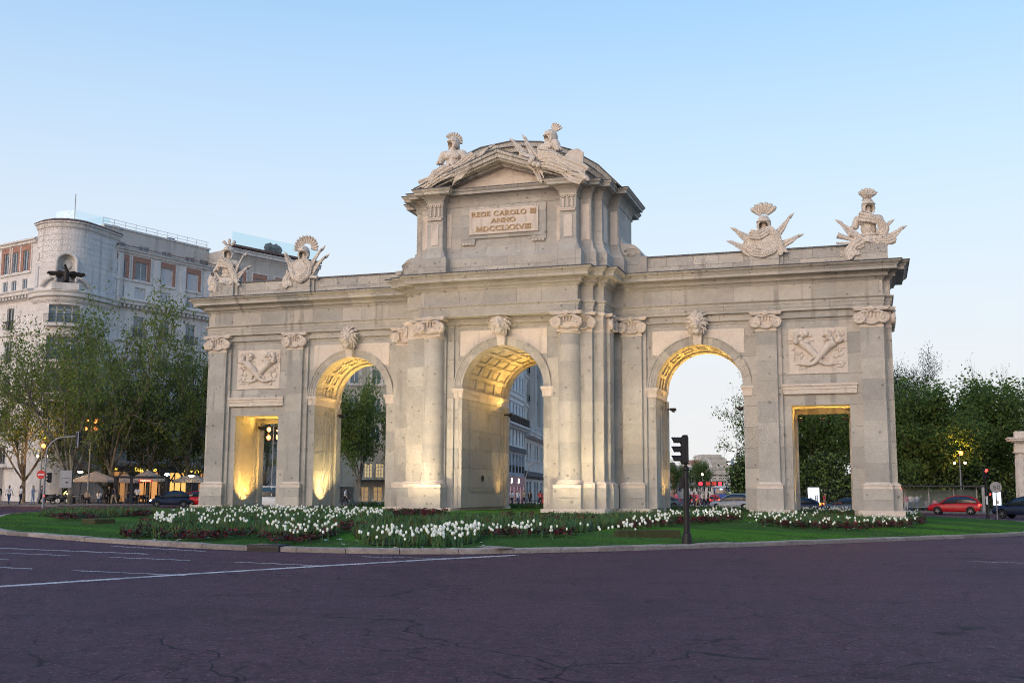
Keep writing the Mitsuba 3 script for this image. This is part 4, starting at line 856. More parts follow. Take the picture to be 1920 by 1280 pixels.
RED=[ [(-4.10,-29.74),(-5.54,-26.66),(-2.82,-28.41),(-0.72,-29.42),(-0.15,-28.11),(0.64,-29.23),(0.91,-29.88),(0.10,-31.27),(-1.43,-31.24),(-2.97,-30.74)],
[(0.78,-29.44),(1.43,-29.79),(1.88,-28.57),(2.62,-27.14),(3.69,-29.28),(3.74,-31.50),(3.01,-32.05)],
[(-8.51,-22.62),(-4.47,-25.37),(-2.22,-26.10),(-1.30,-27.73),(-4.29,-26.29),(-6.82,-24.72)],
[(1.08,-24.36),(2.24,-24.15),(3.52,-26.88),(2.36,-26.91)],
[(-3.04,-10.82),(-2.13,-9.31),(-0.32,-9.73),(1.94,-15.70),(-0.90,-15.56)],
[(6.93,-25.11),(8.50,-24.41),(9.63,-23.02),(10.05,-24.62),(7.66,-27.20)],
[(3.14,-11.71),(6.07,-11.21),(7.71,-11.79),(8.51,-15.60),(6.74,-18.56),(4.89,-16.97)],
[(10.08,-18.14),(10.54,-15.15),(11.04,-11.60),(13.31,-4.73),(13.73,-8.64),(11.63,-15.06),(11.07,-18.92),(10.90,-21.44)],
[(14.39,-9.19),(16.36,-8.84),(18.64,-8.07),(20.77,-4.52),(20.67,-8.47),(18.69,-11.89),(16.61,-13.18),(14.80,-11.09)],
[(17.79,9.40),(19.90,7.44),(19.85,0.40),(18.14,-0.32)],
[(21.22,2.65),(22.39,9.95),(21.85,-3.05),(20.91,-7.73)],
[(16.09,5.98),(17.38,2.77),(17.55,-5.78),(16.54,-5.58)],
[(-18.52,-16.11),(-15.57,-16.33),(-12.95,-19.65),(-15.74,-19.03)],
[(-16.58,-12.82),(-15.50,-12.34),(-13.12,-15.63),(-14.14,-16.06)] ]
TUL=[ (110,[(-14.07,-10.03),(-2.27,-12.84),(0.81,-18.86),(0.22,-22.25),(-3.46,-20.60),(-9.13,-17.29)]),
(160,[(-12.25,-8.04),(-1.45,-14.66),(1.46,-21.06),(0.63,-24.76),(-1.82,-24.25),(-6.29,-19.63)]),
(55,[(-9.38,-20.46),(-6.52,-23.08),(-3.61,-27.54),(-6.65,-24.34)]),
(40,[(-13.05,-14.07),(-7.83,-16.74),(-3.33,-24.36),(-6.82,-22.65)]),
(30,[(-5.66,-23.10),(-3.45,-22.66),(-0.64,-27.33),(-2.43,-27.77)]),
(55,[(-0.24,-26.96),(2.21,-26.63),(4.36,-30.79),(2.64,-31.27)]),
(60,[(4.40,-29.88),(4.73,-28.27),(5.97,-28.19),(7.03,-28.61),(7.64,-30.63),(6.92,-31.65),(5.61,-32.02)]),
(75,[(5.53,-26.67),(7.39,-26.43),(8.76,-30.32),(7.86,-31.18),(7.12,-31.35)]),
(55,[(5.62,-25.47),(8.21,-23.44),(8.99,-26.02),(7.17,-28.51)]),
(24,[(7.66,-24.76),(11.28,-21.86),(12.01,-25.37),(8.65,-27.24)]),
(50,[(10.81,-22.36),(10.27,-15.97),(11.14,-12.17),(11.85,-17.55),(11.76,-23.29)]),
(110,[(9.51,-9.16),(12.56,2.85),(13.81,-8.84),(10.99,-15.13)]),
(60,[(13.84,-7.22),(14.28,2.49),(16.63,7.60),(16.89,-5.06),(14.96,-13.94)]),
(75,[(15.06,8.31),(18.09,19.88),(18.48,4.44),(15.64,-0.94)]),
(70,[(18.48,4.44),(22.36,18.46),(21.85,-2.86),(20.68,-8.40),(18.55,-0.71)]),
(30,[(14.85,-7.58),(18.62,-5.90),(18.70,-12.19),(15.66,-14.69)]),
(22,[(18.64,-7.24),(20.57,-3.22),(20.42,-10.26),(18.70,-12.19)]) ]

scene['plant'] = {'type': 'twosided', 'bsdf': {'type': 'principled', 'base_color': {'type': 'mesh_attribute', 'name': 'vertex_color'}, 'roughness': 0.6, 'specular': 0.3}}
rf = random.Random(5); nf = np.random.RandomState(5)
def coloured(pieces):
    """[(mesh, colour)] -> one mesh and its vertex colours"""
    ms, cs = [], []
    for m, c in pieces: ms.append(m); cs.append(np.tile(np.asarray(c, float), (len(m.vertices), 1)) if np.ndim(c) == 1 else c)
    return trimesh.util.concatenate(ms), np.vstack(cs)
def blade(h, w, lean, az, fold=.35):
    """one strap leaf, bent outwards, folded along its middle"""
    d = np.array([math.cos(az), math.sin(az), 0]); sd = np.array([-d[1], d[0], 0]); v, f = [], []
    for i, t in enumerate((0, .35, .7, 1)):
        p = d * lean * t * t + np.array([0, 0, h * (t - .18 * t * t * lean / max(h, .01))]); ww = w * (1 - t) ** .6 * (.55 + .9 * t * (1 - t) * 2)
        v += [p - sd * ww / 2 + d * fold * ww * .5, p, p + sd * ww / 2 + d * fold * ww * .5]
    for i in range(3):
        a = i * 3; f += [[a, a + 1, a + 4], [a, a + 4, a + 3], [a + 1, a + 2, a + 5], [a + 1, a + 5, a + 4]]
    return trimesh.Trimesh(v, f, process=False)
def tulip(seed):
    r = random.Random(seed); h = r.uniform(.36, .46); lx, ly = r.uniform(-.05, .05), r.uniform(-.05, .05); out = []
    out.append((tube([(0, 0, 0), (lx * .4, ly * .4, h * .6), (lx, ly, h)], .006, 4, False), (.09, .16, .05)))
    op = r.uniform(.8, 1.25); cup = [(.004, 0), (.035, .012), (.049 * op, .05), (.047 * op, .085), (.030 * op, .118)]
    n = 6; v, f = [], []
    for i, (rr, z) in enumerate(cup):
        for j in range(12):
            a = j * PI / 6; k = 1 + (.10 if j % 2 else -.06) * (i > 1); v.append((lx + rr * k * math.cos(a), ly + rr * k * math.sin(a), h + z + (.016 if (j % 2 == 0 and i == 4) else 0)))
    for i in range(4):
        for j in range(12): q = [i * 12 + j, i * 12 + (j + 1) % 12, i * 12 + 12 + (j + 1) % 12, i * 12 + 12 + j]; f += [q[:3], [q[0], q[2], q[3]]]
    cup = trimesh.Trimesh(v, f, process=False); cc = np.array([[.74, .76, .70]] * 60); cc[:24] = (.62, .68, .48); out.append((cup, cc))
    for i in range(3): out.append((blade(r.uniform(.22, .33), .045, r.uniform(.06, .16), r.uniform(0, 6.28)), (.055 * r.uniform(.8, 1.2), .13, .045)))
    return coloured(out)
TV = [tulip(i) for i in range(5)]
def plant_ply(mc, kind='plant'): return mikit.ply(mc[0], kind, color=mc[1])
TD = [plant_ply(t) for t in TV]
def in_poly(poly, n, ok=None):
    P = Polygon(poly).buffer(0); out = []; b = P.bounds; k = 0
    while len(out) < n and k < n * 60:
        k += 1; x, y = rf.uniform(b[0], b[2]), rf.uniform(b[1], b[3])
        if P.contains(Point(x, y)) and (ok is None or ok(x, y)): out.append((x, y))
    return out
def off_arch(x, y):
    a = abs(x)
    return y < -3.75 if a < 6.2 else (y < -.8 or (y > 5.0)) if a < 21.4 else True
spots = []
for n, poly in TUL:
    c = rf.uniform(.25, .4)
    for x, y in in_poly(poly, int(n * .95), off_arch): spots.append((x, y))
# the row along the far foot of the arch, seen through the openings
far_spots = [(x, y) for x, y in in_poly([(-15, 9), (16, 9), (16, 13), (-15, 13)], 230)]
def bedname(x): return 'left red edged' if x < 3.6 else 'middle grassy' if x < 10.5 else 'narrow right arch' if x < 13.4 else 'right hand rounded'
dist = lambda p: math.hypot(p[0] - CAM[0], p[1] - CAM[1])
spots = [p for p in spots + far_spots if KPOLY.contains(Point(p))]; spots.sort(key=dist)
SP = np.array(spots); SZ = mound(SP[:, 0], SP[:, 1])
rest = []
for i, ((x, y), z) in enumerate(zip(spots, SZ)):
    M = tr(x, y, float(z) - .01, rf.uniform(0, 6.28), rf.uniform(.64, .90))
    if i < 300:
        add('white_tulip', TD[i % 5], None, label='white tulip with green leaves in the ' + bedname(x) + ' flower bed before the arch', cat='tulip', group='white tulips in the ' + bedname(x) + ' bed', M=M)
    else: rest.append((xf(TV[i % 5][0], M), TV[i % 5][1]))
mc = coloured(rest); add('far_white_tulips', plant_ply(mc), None, label='mass of white tulips further back in the beds at the foot of the arch', cat='flowers', kind='stuff')
# green strap-leaved foliage
pts = []
for k, bed in enumerate(BEDS):
    P = Polygon(bed).buffer(0); n = int(P.area * (24 if k != 3 else 12)); pts += in_poly(bed, n, off_arch)
pts += in_poly([(-15, 8.4), (16, 8.4), (16, 13.5), (-15, 13.5)], 1500)
pts = np.array(pts); pz = mound(pts[:, 0], pts[:, 1])
LB = [[blade(rf.uniform(.20, .42), rf.uniform(.03, .055), rf.uniform(.05, .2), rf.uniform(0, 6.28)) for _ in range(5)] for _ in range(10)]
LB = [trimesh.util.concatenate(b) for b in LB]
def scatter(variants, pts, pz, cols, smin=.8, smax=1.25, jit=.25):
    V, F, C, o = [], [], [], 0
    for i in range(len(pts)):
        m = variants[i % len(variants)]; a = rf.uniform(0, 6.28); s = rf.uniform(smin, smax); c, sn = math.cos(a) * s, math.sin(a) * s
        v = m.vertices @ np.array([[c, sn, 0], [-sn, c, 0], [0, 0, s]]) + (pts[i][0], pts[i][1], pz[i] - .01); V.append(v); F.append(m.faces + o); o += len(v)
        C.append(np.tile(np.asarray(cols[rf.randrange(len(cols))]) * rf.uniform(1 - jit, 1 + jit), (len(v), 1)))
    return trimesh.Trimesh(np.vstack(V), np.vstack(F), process=False), np.clip(np.vstack(C), 0, 1)
mc = scatter(LB, pts, pz, [(.040, .105, .034), (.06, .14, .042), (.045, .115, .055), (.085, .14, .035), (.09, .08, .03)])
add('bedding_foliage', plant_ply(mc), None, label='green strap leaves of the bulbs filling the flower beds', cat='foliage', kind='stuff')
# dark red bedding plants along the edges
def rosette(seed):
    r = random.Random(seed); out = []
    for i in range(11):
        a, e = r.uniform(0, 6.28), r.uniform(.15, 1.3); R = r.uniform(.05, .13); c = np.array([R * math.cos(a) * math.cos(e), R * math.sin(a) * math.cos(e), .05 + .17 * math.sin(e) * r.uniform(.6, 1)])
        s = r.uniform(.03, .05); u = np.array([r.uniform(-1, 1), r.uniform(-1, 1), r.uniform(-.4, .4)]); u /= np.linalg.norm(u); w = np.cross(u, [r.uniform(-.5, .5), r.uniform(-.5, .5), 1]); w /= np.linalg.norm(w)
        out.append(trimesh.Trimesh([c - u * s, c - w * s * .8, c + u * s, c + w * s * .8 + [0, 0, .01]], [[0, 1, 2], [0, 2, 3]], process=False))
    return trimesh.util.concatenate(out)
RB = [rosette(i) for i in range(8)]; rp = []
for poly in RED: rp += in_poly(poly, int(Polygon(poly).buffer(0).area * 17), off_arch)
rp = np.array(rp); mc = scatter(RB, rp, mound(rp[:, 0], rp[:, 1]), [(.10, .010, .018), (.06, .010, .014), (.15, .012, .025), (.045, .018, .016), (.03, .055, .02), (.035, .07, .025)], .9, 1.5)
add('red_bedding_plants', plant_ply(mc), None, label='dark red low bedding plants edging the flower beds', cat='flowers', kind='stuff')
# dark soil under the beds, laid a little above the lawn
def soil_sheet(poly):
    P = Polygon(poly).buffer(-.12).intersection(KPOLY.buffer(-1)); P = P if P.geom_type == 'Polygon' else max(P.geoms, key=lambda g: g.area); b = P.bounds
    gx, gy = np.meshgrid(np.arange(b[0], b[2], .8), np.arange(b[1], b[3], .8)); g = np.column_stack([gx.ravel(), gy.ravel()]); g = g[shapely.contains(P, shapely.points(g))]
    ring = np.array(P.segmentize(.8).exterior.coords)[:-1]; a = np.vstack([ring, g])
    from scipy.spatial import Delaunay
    t = Delaunay(a).simplices; t = t[shapely.contains(P.buffer(.01), shapely.points(a[t].mean(1)))]
    m = trimesh.Trimesh(np.column_stack([a, mound(a[:, 0], a[:, 1]) + .03]), t, process=False)
    if m.face_normals[:, 2].mean() < 0: m.invert()
    return m
mat('soil', proc(lambda p, n, uv: mix((.020, .022, .012), (.035, .045, .02), noise(p.x * 9, p.y * 9))), .95)
for bd in BEDS: add('flower_bed', soil_sheet(bd), 'soil', kind='structure')
# petals fallen on the grass along the beds
pet = []
for _ in range(150):
    bd = rf.choice([BEDS[1], BEDS[1], BEDS[2], BEDS[0]]); i = rf.randrange(4); a, b = np.array(bd[i % len(bd)]), np.array(bd[(i + 1) % len(bd)]); t = rf.random(); p = a + (b - a) * t + np.array([rf.gauss(0, .5), rf.gauss(-.4, .5)])
    if KPOLY.contains(Point(p)): pet.append(p)
pet = np.array(pet); q = [trimesh.Trimesh([(-.05, -.03, .02), (.05, -.02, .025), (.04, .04, .03), (-.04, .03, .035)], [[0, 1, 2], [0, 2, 3]], process=False)]
mc = scatter(q, pet, mound(pet[:, 0], pet[:, 1]), [(.75, .74, .70)], .7, 1.3, .05); add('fallen_petals', plant_ply(mc), None, label='white petals fallen on the grass beside the beds', cat='petals', kind='stuff')
# short grass: tufts along the near edge of the lawn, where single blades show
gp = []
for _ in range(9000):
    s_ = rf.uniform(0, KL.length); p = np.array(KL.interpolate(s_).coords[0])
    if p[1] > -2: continue
    d = rf.uniform(.34, 1.0) ** 1.0 + rf.random() ** 2 * 2.2; c = np.array([0.5, 2.0]); u = (c - p) / np.linalg.norm(c - p); gp.append(p + u * d)
gp = np.array(gp); GB_ = [trimesh.util.concatenate([blade(rf.uniform(.035, .075), .010, rf.uniform(.01, .04), rf.uniform(0, 6.28)).apply_translation((rf.uniform(-.08, .08), rf.uniform(-.08, .08), 0)) for _ in range(5)]) for _ in range(6)]
mc = scatter(GB_, gp, mound(gp[:, 0], gp[:, 1]), [(.03, .08, .015), (.045, .115, .02), (.035, .10, .02)]); add('grass_tufts', plant_ply(mc), None, label='short blades of grass along the kerb of the lawn', cat='grass', kind='stuff')
# low stone blocks, drain and cover set in the lawn
def hedge_block(x, y, L, W, H, rz, lab, mt): 
    z = float(mound(np.array([x]), np.array([y]))[0]); m = tbox(-L / 2, L / 2, -W / 2, W / 2, -.1, H, .03); add('lawn_box', xf(m, tr(x, y, z, rz)), mt, label=lab, cat='utility box')
mat('mossy', proc(lambda p, n, uv: mix((.035, .04, .018), (.06, .058, .026), fbm(p.x * 5, p.y * 5, p.z * 5, 3))), .9)
hedge_block(-10.9, -22.1, 1.15, .9, .20, math.radians(-25), 'low grey-green box set in the lawn at the left by the flower bed', 'mossy')
hedge_block(12.0, -22.3, 2.25, .5, .24, math.radians(28), 'long low brown box set in the lawn left of the traffic light', 'mossy')
k = thing('drain_inlet', 'dark metal drain inlet in the kerb below the left flower bed', 'drain')
add('frame', xf(tbox(-.52, .52, -.30, .45, -.05, .19, .02), tr(2.75, -32.0, zg(2.75), .02)), 'dark_metal', k); add('slot', xf(tbox(-.45, .45, -.315, -.25, .02, .11), tr(2.75, -32.0, zg(2.75), .02)), 'black_iron', k)
add('cover_slab', xf(tbox(-.55, .55, -.28, .28, -.05, .0, .01), tr(8.95, -29.85, float(mound(np.array([8.95]), np.array([-29.85]))[0]) + .03, -.62)), 'kerb_stone', label='flat grey cover slab in the grass next to the front kerb', cat='cover slab', tone=(.3, .3))
# ================================================================ buildings round the square
def render_fn(c0, c1, band=0.0):
    def fn(p, n, uv):
        a = fbm(p.x * 0.4, p.y * 0.4, p.z * 0.5, 4); st = smoothstep(0.55, 0.8, fbm((p.x + p.y) * 1.6, p.z * 0.12, 2.0, 3))
        c = mix(c0, c1, a) * (1 - 0.22 * st) * (0.93 + 0.12 * noise(p.x * 5, p.y * 5, p.z * 5))
        return c
    return fn
mat('render_grey', proc(render_fn((.56, .54, .54), (.66, .64, .63))), .85, spec=.15)
mat('render_cream', proc(render_fn((.42, .39, .36), (.52, .485, .45))), .85, spec=.15)
mat('trim_white', proc(render_fn((.52, .50, .49), (.62, .60, .58))), .8, spec=.15)
mat('render_beige', proc(render_fn((.34, .335, .29), (.42, .41, .36))), .85, spec=.15)
mat('render_pale', proc(render_fn((.52, .52, .53), (.62, .62, .62))), .85, spec=.15)
mat('render_blue_grey', proc(render_fn((.27, .275, .30), (.35, .355, .38))), .85, spec=.15)
mat('brick_red', proc(lambda p, n, uv: mix((.26, .14, .11), (.38, .22, .175), fbm(p.x * 4, p.y * 4, p.z * 9, 3))), .85)
mat('roof_tile', proc(lambda p, n, uv: mix((.10, .075, .07), (.19, .13, .12), fbm(p.x * 2, p.y * 2, p.z * 4, 3))), .85)
mat('dark_stone', proc(render_fn((.075, .07, .075), (.12, .11, .115))), .8)
mat('shop_pink', proc(render_fn((.42, .20, .20), (.55, .28, .27))), .7)
mat('shutter_white', proc(lambda p, n, uv: mi.Color3f(.50, .50, .53) * (0.82 + 0.18 * smoothstep(0.1, 0.3, dr.abs(p.z * 9 - dr.floor(p.z * 9) - 0.5) * 2))), .6)
mat('window_frame', (.45, .45, .46), .5)
def pane_fn(p, n, uv):
    return mix((.035, .06, .085), (.10, .16, .22), fbm(p.x * .8, p.y * .8, p.z * .5, 2))
mat('window_pane', proc(pane_fn), .12, spec=.9)
mat('window_pane_dark', (.014, .016, .02), .1, spec=.9)
mat('glass_rail', (.30, .42, .46), .1, spec=.9, spec_trans=0.0)
scene['clear_glass'] = {'type': 'blendbsdf', 'weight': 0.82, 'a': {'type': 'principled', 'base_color': {'type': 'rgb', 'value': [.35, .55, .62]}, 'roughness': .15, 'specular': .8}, 'b': {'type': 'thindielectric'}}
scene['clear_glass'] = {'type': 'twosided', 'bsdf': scene['clear_glass']['a']} if False else {'type': 'thindielectric', 'int_ior': 1.3, 'specular_transmittance': {'type': 'rgb', 'value': [.86, .95, .97]}}
def emit(key, col, base=(.2, .2, .2)):
    return {'type': 'area', 'radiance': {'type': 'rgb', 'value': list(col)}}
def glow(name, mesh, radiance, parent, base='window_pane', WT=.03, **kw):
    return add(name, mesh, base, parent, emitter={'type': 'area', 'sampling_weight': WT, 'radiance': {'type': 'rgb', 'value': list(radiance)}}, **kw)
class Facade:
    """a straight front from A to B (plan points, seen from outside left to right); local x along it, y inwards, z up"""
    def __init__(s, key, A, B, z0, H, depth, mt, wall='wall'):
        A, B = np.array(A, float), np.array(B, float); s.L = float(np.linalg.norm(B - A)); e = (B - A) / s.L
        s.M = np.eye(4); s.M[:2, 0], s.M[:2, 1], s.M[:2, 3] = e, [-e[1], e[0]], A; s.M[2, 3] = z0
        s.key, s.H, s.depth, s.mt, s.holes, s.wall = key, H, depth, mt, [], wall
    def put(s, name, m, mt, parent=None, **kw):
        if isinstance(m, list): m = join(m)
        if isinstance(m, m3.Manifold): m = tmesh(m)
        return add(name, xf(m, s.M), mt, parent or s.key, **kw)
    def window(s, x, z, w, h, kind='plain', pane='window_pane', leaves=2, bars=0, rail=False, sill=True, lit=None, mt='trim_white', rd=.22):
        x0, x1, z1 = x - w / 2, x + w / 2, z + h; s.holes.append(box(x0, x1, -.3, rd, z, z1)); t = .07
        fr = [box(x0, x1, .10, rd, z, z + t), box(x0, x1, .10, rd, z1 - t, z1), box(x0, x0 + t, .10, rd, z, z1), box(x1 - t, x1, .10, rd, z, z1)]
        for i in range(1, leaves): xx = x0 + w * i / leaves; fr.append(box(xx - .06, xx + .06, .09, rd, z, z1))
        for i in range(1, bars + 1): zz = z + h * i / (bars + 1); fr.append(box(x0, x1, .12, rd, zz - .03, zz + .03))
        W = s.put('window', m3.Manifold.batch_boolean(fr, m3.OpType.Add), 'window_frame')
        p = box(x0 + .02, x1 - .02, .15, .19, z + .02, z1 - .02)
        if kind == 'shut': s.put('shutter', p, 'shutter_white', W)
        elif lit: glow('pane', xf(tmesh(p), s.M), lit, W)
        else: s.put('pane', p, pane, W)
        if kind in ('surround', 'brick'):
            o, mm = (.42, 'brick_red') if kind == 'brick' else (.36, mt)
            r = box(x0 - o, x1 + o, -.05, .1, z - (.0 if kind == 'brick' else .25), z1 + (.62 if kind == 'brick' else o)) - box(x0, x1, -1, 1, z - .3 if kind == 'brick' else z, z1)
            s.put('surround', r, mm, W)
            if kind == 'brick': s.put('casing', box(x0 - .60, x1 + .60, -.09, .06, z - .0, z1 + .78) - box(x0 - .42, x1 + .42, -1, 1, z - .3, z1 + .62), 'trim_white', W)
        if sill: s.put('sill', box(x0 - .5, x1 + .5, -.18, .1, z - .32, z - .14), 'trim_white', W)
        if rail:
            b = [box(x0 - .25, x1 + .25, -.34, -.30, z + .95, z + 1.0), box(x0 - .25, x1 + .25, -.34, -.30, z + .06, z + .10)] + [box(xx - .012, xx + .012, -.33, -.31, z + .1, z + .95) for xx in np.arange(x0 - .25, x1 + .27, .13)]
            b += [box(xx - .03, xx + .03, -.34, .0, z + .92, z + .98) for xx in (x0 - .24, x1 + .24)]
            s.put('balcony_rail', m3.Manifold.batch_boolean(b, m3.OpType.Add), 'black_iron', W)
    def band(s, name, x0, x1, z, prof, mt='trim_white'):
        """horizontal moulding: profile of (projection, z)"""
        pts = [(0.02, prof[0][1])] + [(-p, zz) for p, zz in prof] + [(0.02, prof[-1][1])]
        cs = m3.CrossSection([np.array([(p, zz + z) for p, zz in pts])], m3.FillRule.Positive)
        if cs.area() <= 0: cs = m3.CrossSection([np.array([(p, zz + z) for p, zz in pts])[::-1]], m3.FillRule.Positive)
        m = cs.extrude(x1 - x0)                       # (p, z) in xy, sweep along z -> map to (y, z, x)
        mm = tmesh(m); v = mm.vertices; mm = trimesh.Trimesh(np.column_stack([v[:, 2] + x0, v[:, 0], v[:, 1]]), mm.faces, process=False)
        if mm.volume < 0: mm.invert()
        return s.put(name, mm, mt)
    def wall_up(s, z0=0.0):
        w = box(0, s.L, 0, s.depth, z0, s.H)
        if s.holes: w = w - m3.Manifold.batch_boolean(s.holes, m3.OpType.Add)
        s.put(s.wall, w, s.mt)
# ---- corner apartment block at the left
CB = thing('corner_apartment_block', 'large grey and cream corner apartment block with rounded tower and dark eagle sculpture', 'building')
RFT = [2.3, 5.47, 8.83, 12.45, 15.4]
fr = Facade(CB, (-63.48, 45.79), (-58.96, 61.84), .1, 30.2, 14, 'render_grey')
COLS = [3.4, 7.15, 11.15, 15.0]
CORN = [(.05, 0), (.12, .15), (.30, .3), (.35, .5), (.75, .55), (.75, .85), (.90, 1.0), (.90, 1.12), (.2, 1.3)]
SMALL = [(.04, 0), (.14, .06), (.22, .18), (.22, .30), (.0, .36)]
for i, x in enumerate([0.35] + COLS):
    fr.window(x, 26.55, 1.75, 2.15, 'brick', pane='window_pane' if i < 2 else 'shutter_white', leaves=2 if i < 2 else 1)
    fr.window(x, 24.3, 1.55, 1.35, 'shut' if i < 3 else 'plain', sill=False)
for i, x in enumerate(COLS):
    for z, h in ((19.7, 2.5), (15.9, 2.45), (12.05, 2.4), (8.2, 2.4)):
        fr.window(x, z, 1.55, h, 'surround', rail=True, leaves=2, pane='window_pane' if z > 12.5 else 'window_pane_dark')
    fr.put('plaque', box(x + 1.75, x + 2.35, -.06, .02, 21.2, 22.2), 'trim_white'); fr.window(x, 5.1, 1.4, 1.5, 'plain', pane='window_pane_dark')
for a, b in ((.4, 3.0), (4.6, 7.6), (9.0, 12.0), (13.4, 16.2)): fr.holes.append(box(a, b, -.3, .6, .1, 3.9))
fr.wall_up()
fr.band('main_cornice', 0, fr.L, 22.85, CORN); fr.band('roof_eaves', -.2, fr.L, 29.45, [(.05, 0), (.25, .1), (.25, .35), (.45, .4), (.45, .55), (.2, .7)]); fr.put('roof_tiles', [hull([(x, -.65, 30.18), (x + .22, -.65, 30.18), (x, .6, 30.55), (x + .22, .6, 30.55), (x + .11, -.65, 30.28), (x + .11, .6, 30.66)]) for x in np.arange(-.3, fr.L, .26)], 'roof_tile')
fr.put('dentil_course', [tbox(x, x + .28, -.62, -.02, 23.05, 23.36) for x in np.arange(.1, fr.L - .2, .62)], 'trim_white')
for z in (18.9, 11.3, 7.35): fr.band('string_course', 0, fr.L, z, SMALL)
for a in (.0, 5.3, 9.2, 13.1): fr.put('pilaster_strip', box(a + .05, a + .85, -.10, .02, 24.25, 29.4), 'render_grey')
fr.put('shop_surround', box(-.1, fr.L, -.16, .05, .0, 4.55) - m3.Manifold.batch_boolean([box(a - .05, b + .05, -1, 1, .1, 3.95) for a, b in ((.4, 3.0), (4.6, 7.6), (9.0, 12.0), (13.4, 16.2))], m3.OpType.Add), 'dark_stone')
# penthouse, set back, with its windows, terrace rail and glass screens
ph = Facade(CB, fr.M @ np.array([1.2, 4.5, 0, 1]) @ np.eye(4)[:, :2] if False else (fr.M @ np.array([1.2, 4.5, 0, 1]))[:2], (fr.M @ np.array([17.5, 4.5, 0, 1]))[:2], 29.6, 4.05, 9, 'render_cream', 'penthouse_wall')
for x in (2.4, 5.95, 9.5, 13.2, 15.6): ph.window(x, 1.05, 1.6, 1.35, 'plain', sill=False)
ph.wall_up(); ph.band('penthouse_coping', -.1, ph.L + .1, 3.95, [(.15, 0), (.15, .2), (.0, .25)])
rail = [tube([(x, .3, 4.1), (x, .3, 5.0)], .025, 5) for x in np.arange(0, ph.L, 1.6)] + [tube([(0, .3, zz), (ph.L, .3, zz)], .022, 5) for zz in (5.0, 4.6)]; ph.put('roof_rail', rail, 'grey_metal')
ph.put('chimney', box(6.5, 8.6, 2, 3.4, 4.1, 4.75), 'trim_white'); ph.put('air_unit', box(10.8, 11.8, 1.5, 2.5, 4.1, 4.8), 'grey_metal'); ph.put('chimney', box(3.3, 4.4, 3, 4, 4.1, 5.1), 'dark_stone')
# left front
fl_ = Facade(CB, (-82.28, 42.6), (-68.83, 38.75), .1, 30.0, 14, 'render_grey')
for x in (2.2, 5.4, 8.2, 9.9, 12.0):
    fl_.window(x, 26.3, 1.1, 2.4, 'brick' if x > 8 else 'plain'); fl_.window(x, 24.2, .95, 1.2, 'plain', sill=False)
for x in (3.0, 6.4, 9.7):
    for z, h in ((19.7, 2.5), (15.9, 2.45), (12.05, 2.4), (8.2, 2.4), (4.6, 2.0)): fl_.window(x, z, 1.35, h, 'surround' if z > 15 else 'plain', rail=True, leaves=2, pane='window_pane_dark')
    fl_.put('plaque', box(x + 1.45, x + 2.0, -.06, .02, 21.0, 21.8), 'trim_white')
fl_.holes.append(box(9.0, 12.2, -.3, .7, .1, 4.2)); fl_.wall_up(); fl_.band('main_cornice', 0, fl_.L, 22.85, CORN); fl_.band('roof_eaves', 0, fl_.L, 29.3, [(.05, 0), (.25, .1), (.25, .35), (.45, .4), (.45, .55), (.2, .7)])
fl_.put('dentil_course', [tbox(x, x + .28, -.62, -.02, 23.05, 23.36) for x in np.arange(.1, fl_.L - .2, .62)], 'trim_white')
for z in (18.9, 11.3, 7.35): fl_.band('string_course', 0, fl_.L, z, SMALL)
# rounded tower
tc, trd = np.array([-66.2, 40.75]), 2.85
tarc = [(tc[0] + trd * math.cos(t), tc[1] + trd * math.sin(t)) for t in np.linspace(math.radians(-92), math.radians(0), 12)]
TP = [(-68.83, 38.72), (-67.6, 38.12)] + tarc + [(-63.35, 43.4), (-63.48, 45.85), (-66.5, 47.5), (-71, 46)]
def tower(name, prof, mt, z=.1): return add(name, mold(TP, [(o, zz + z) for o, zz in prof]), mt, CB)
tcut = []
tdir = np.array([math.cos(math.radians(-52)), math.sin(math.radians(-52))])           # outward axis of the round front
TM = np.eye(4); TM[:2, 1] = -tdir; TM[:2, 0] = [-tdir[1], tdir[0]]; TM[:2, 3] = tc + tdir * trd; TM[2, 3] = .1
def tput(name, m, mt, parent=CB, **kw):
    m = join(m) if isinstance(m, list) else tmesh(m) if isinstance(m, m3.Manifold) else m
    return add(name, xf(m, TM), mt, parent, **kw)
body = mold(TP, [(0, 0.1), (0, 31.4)])
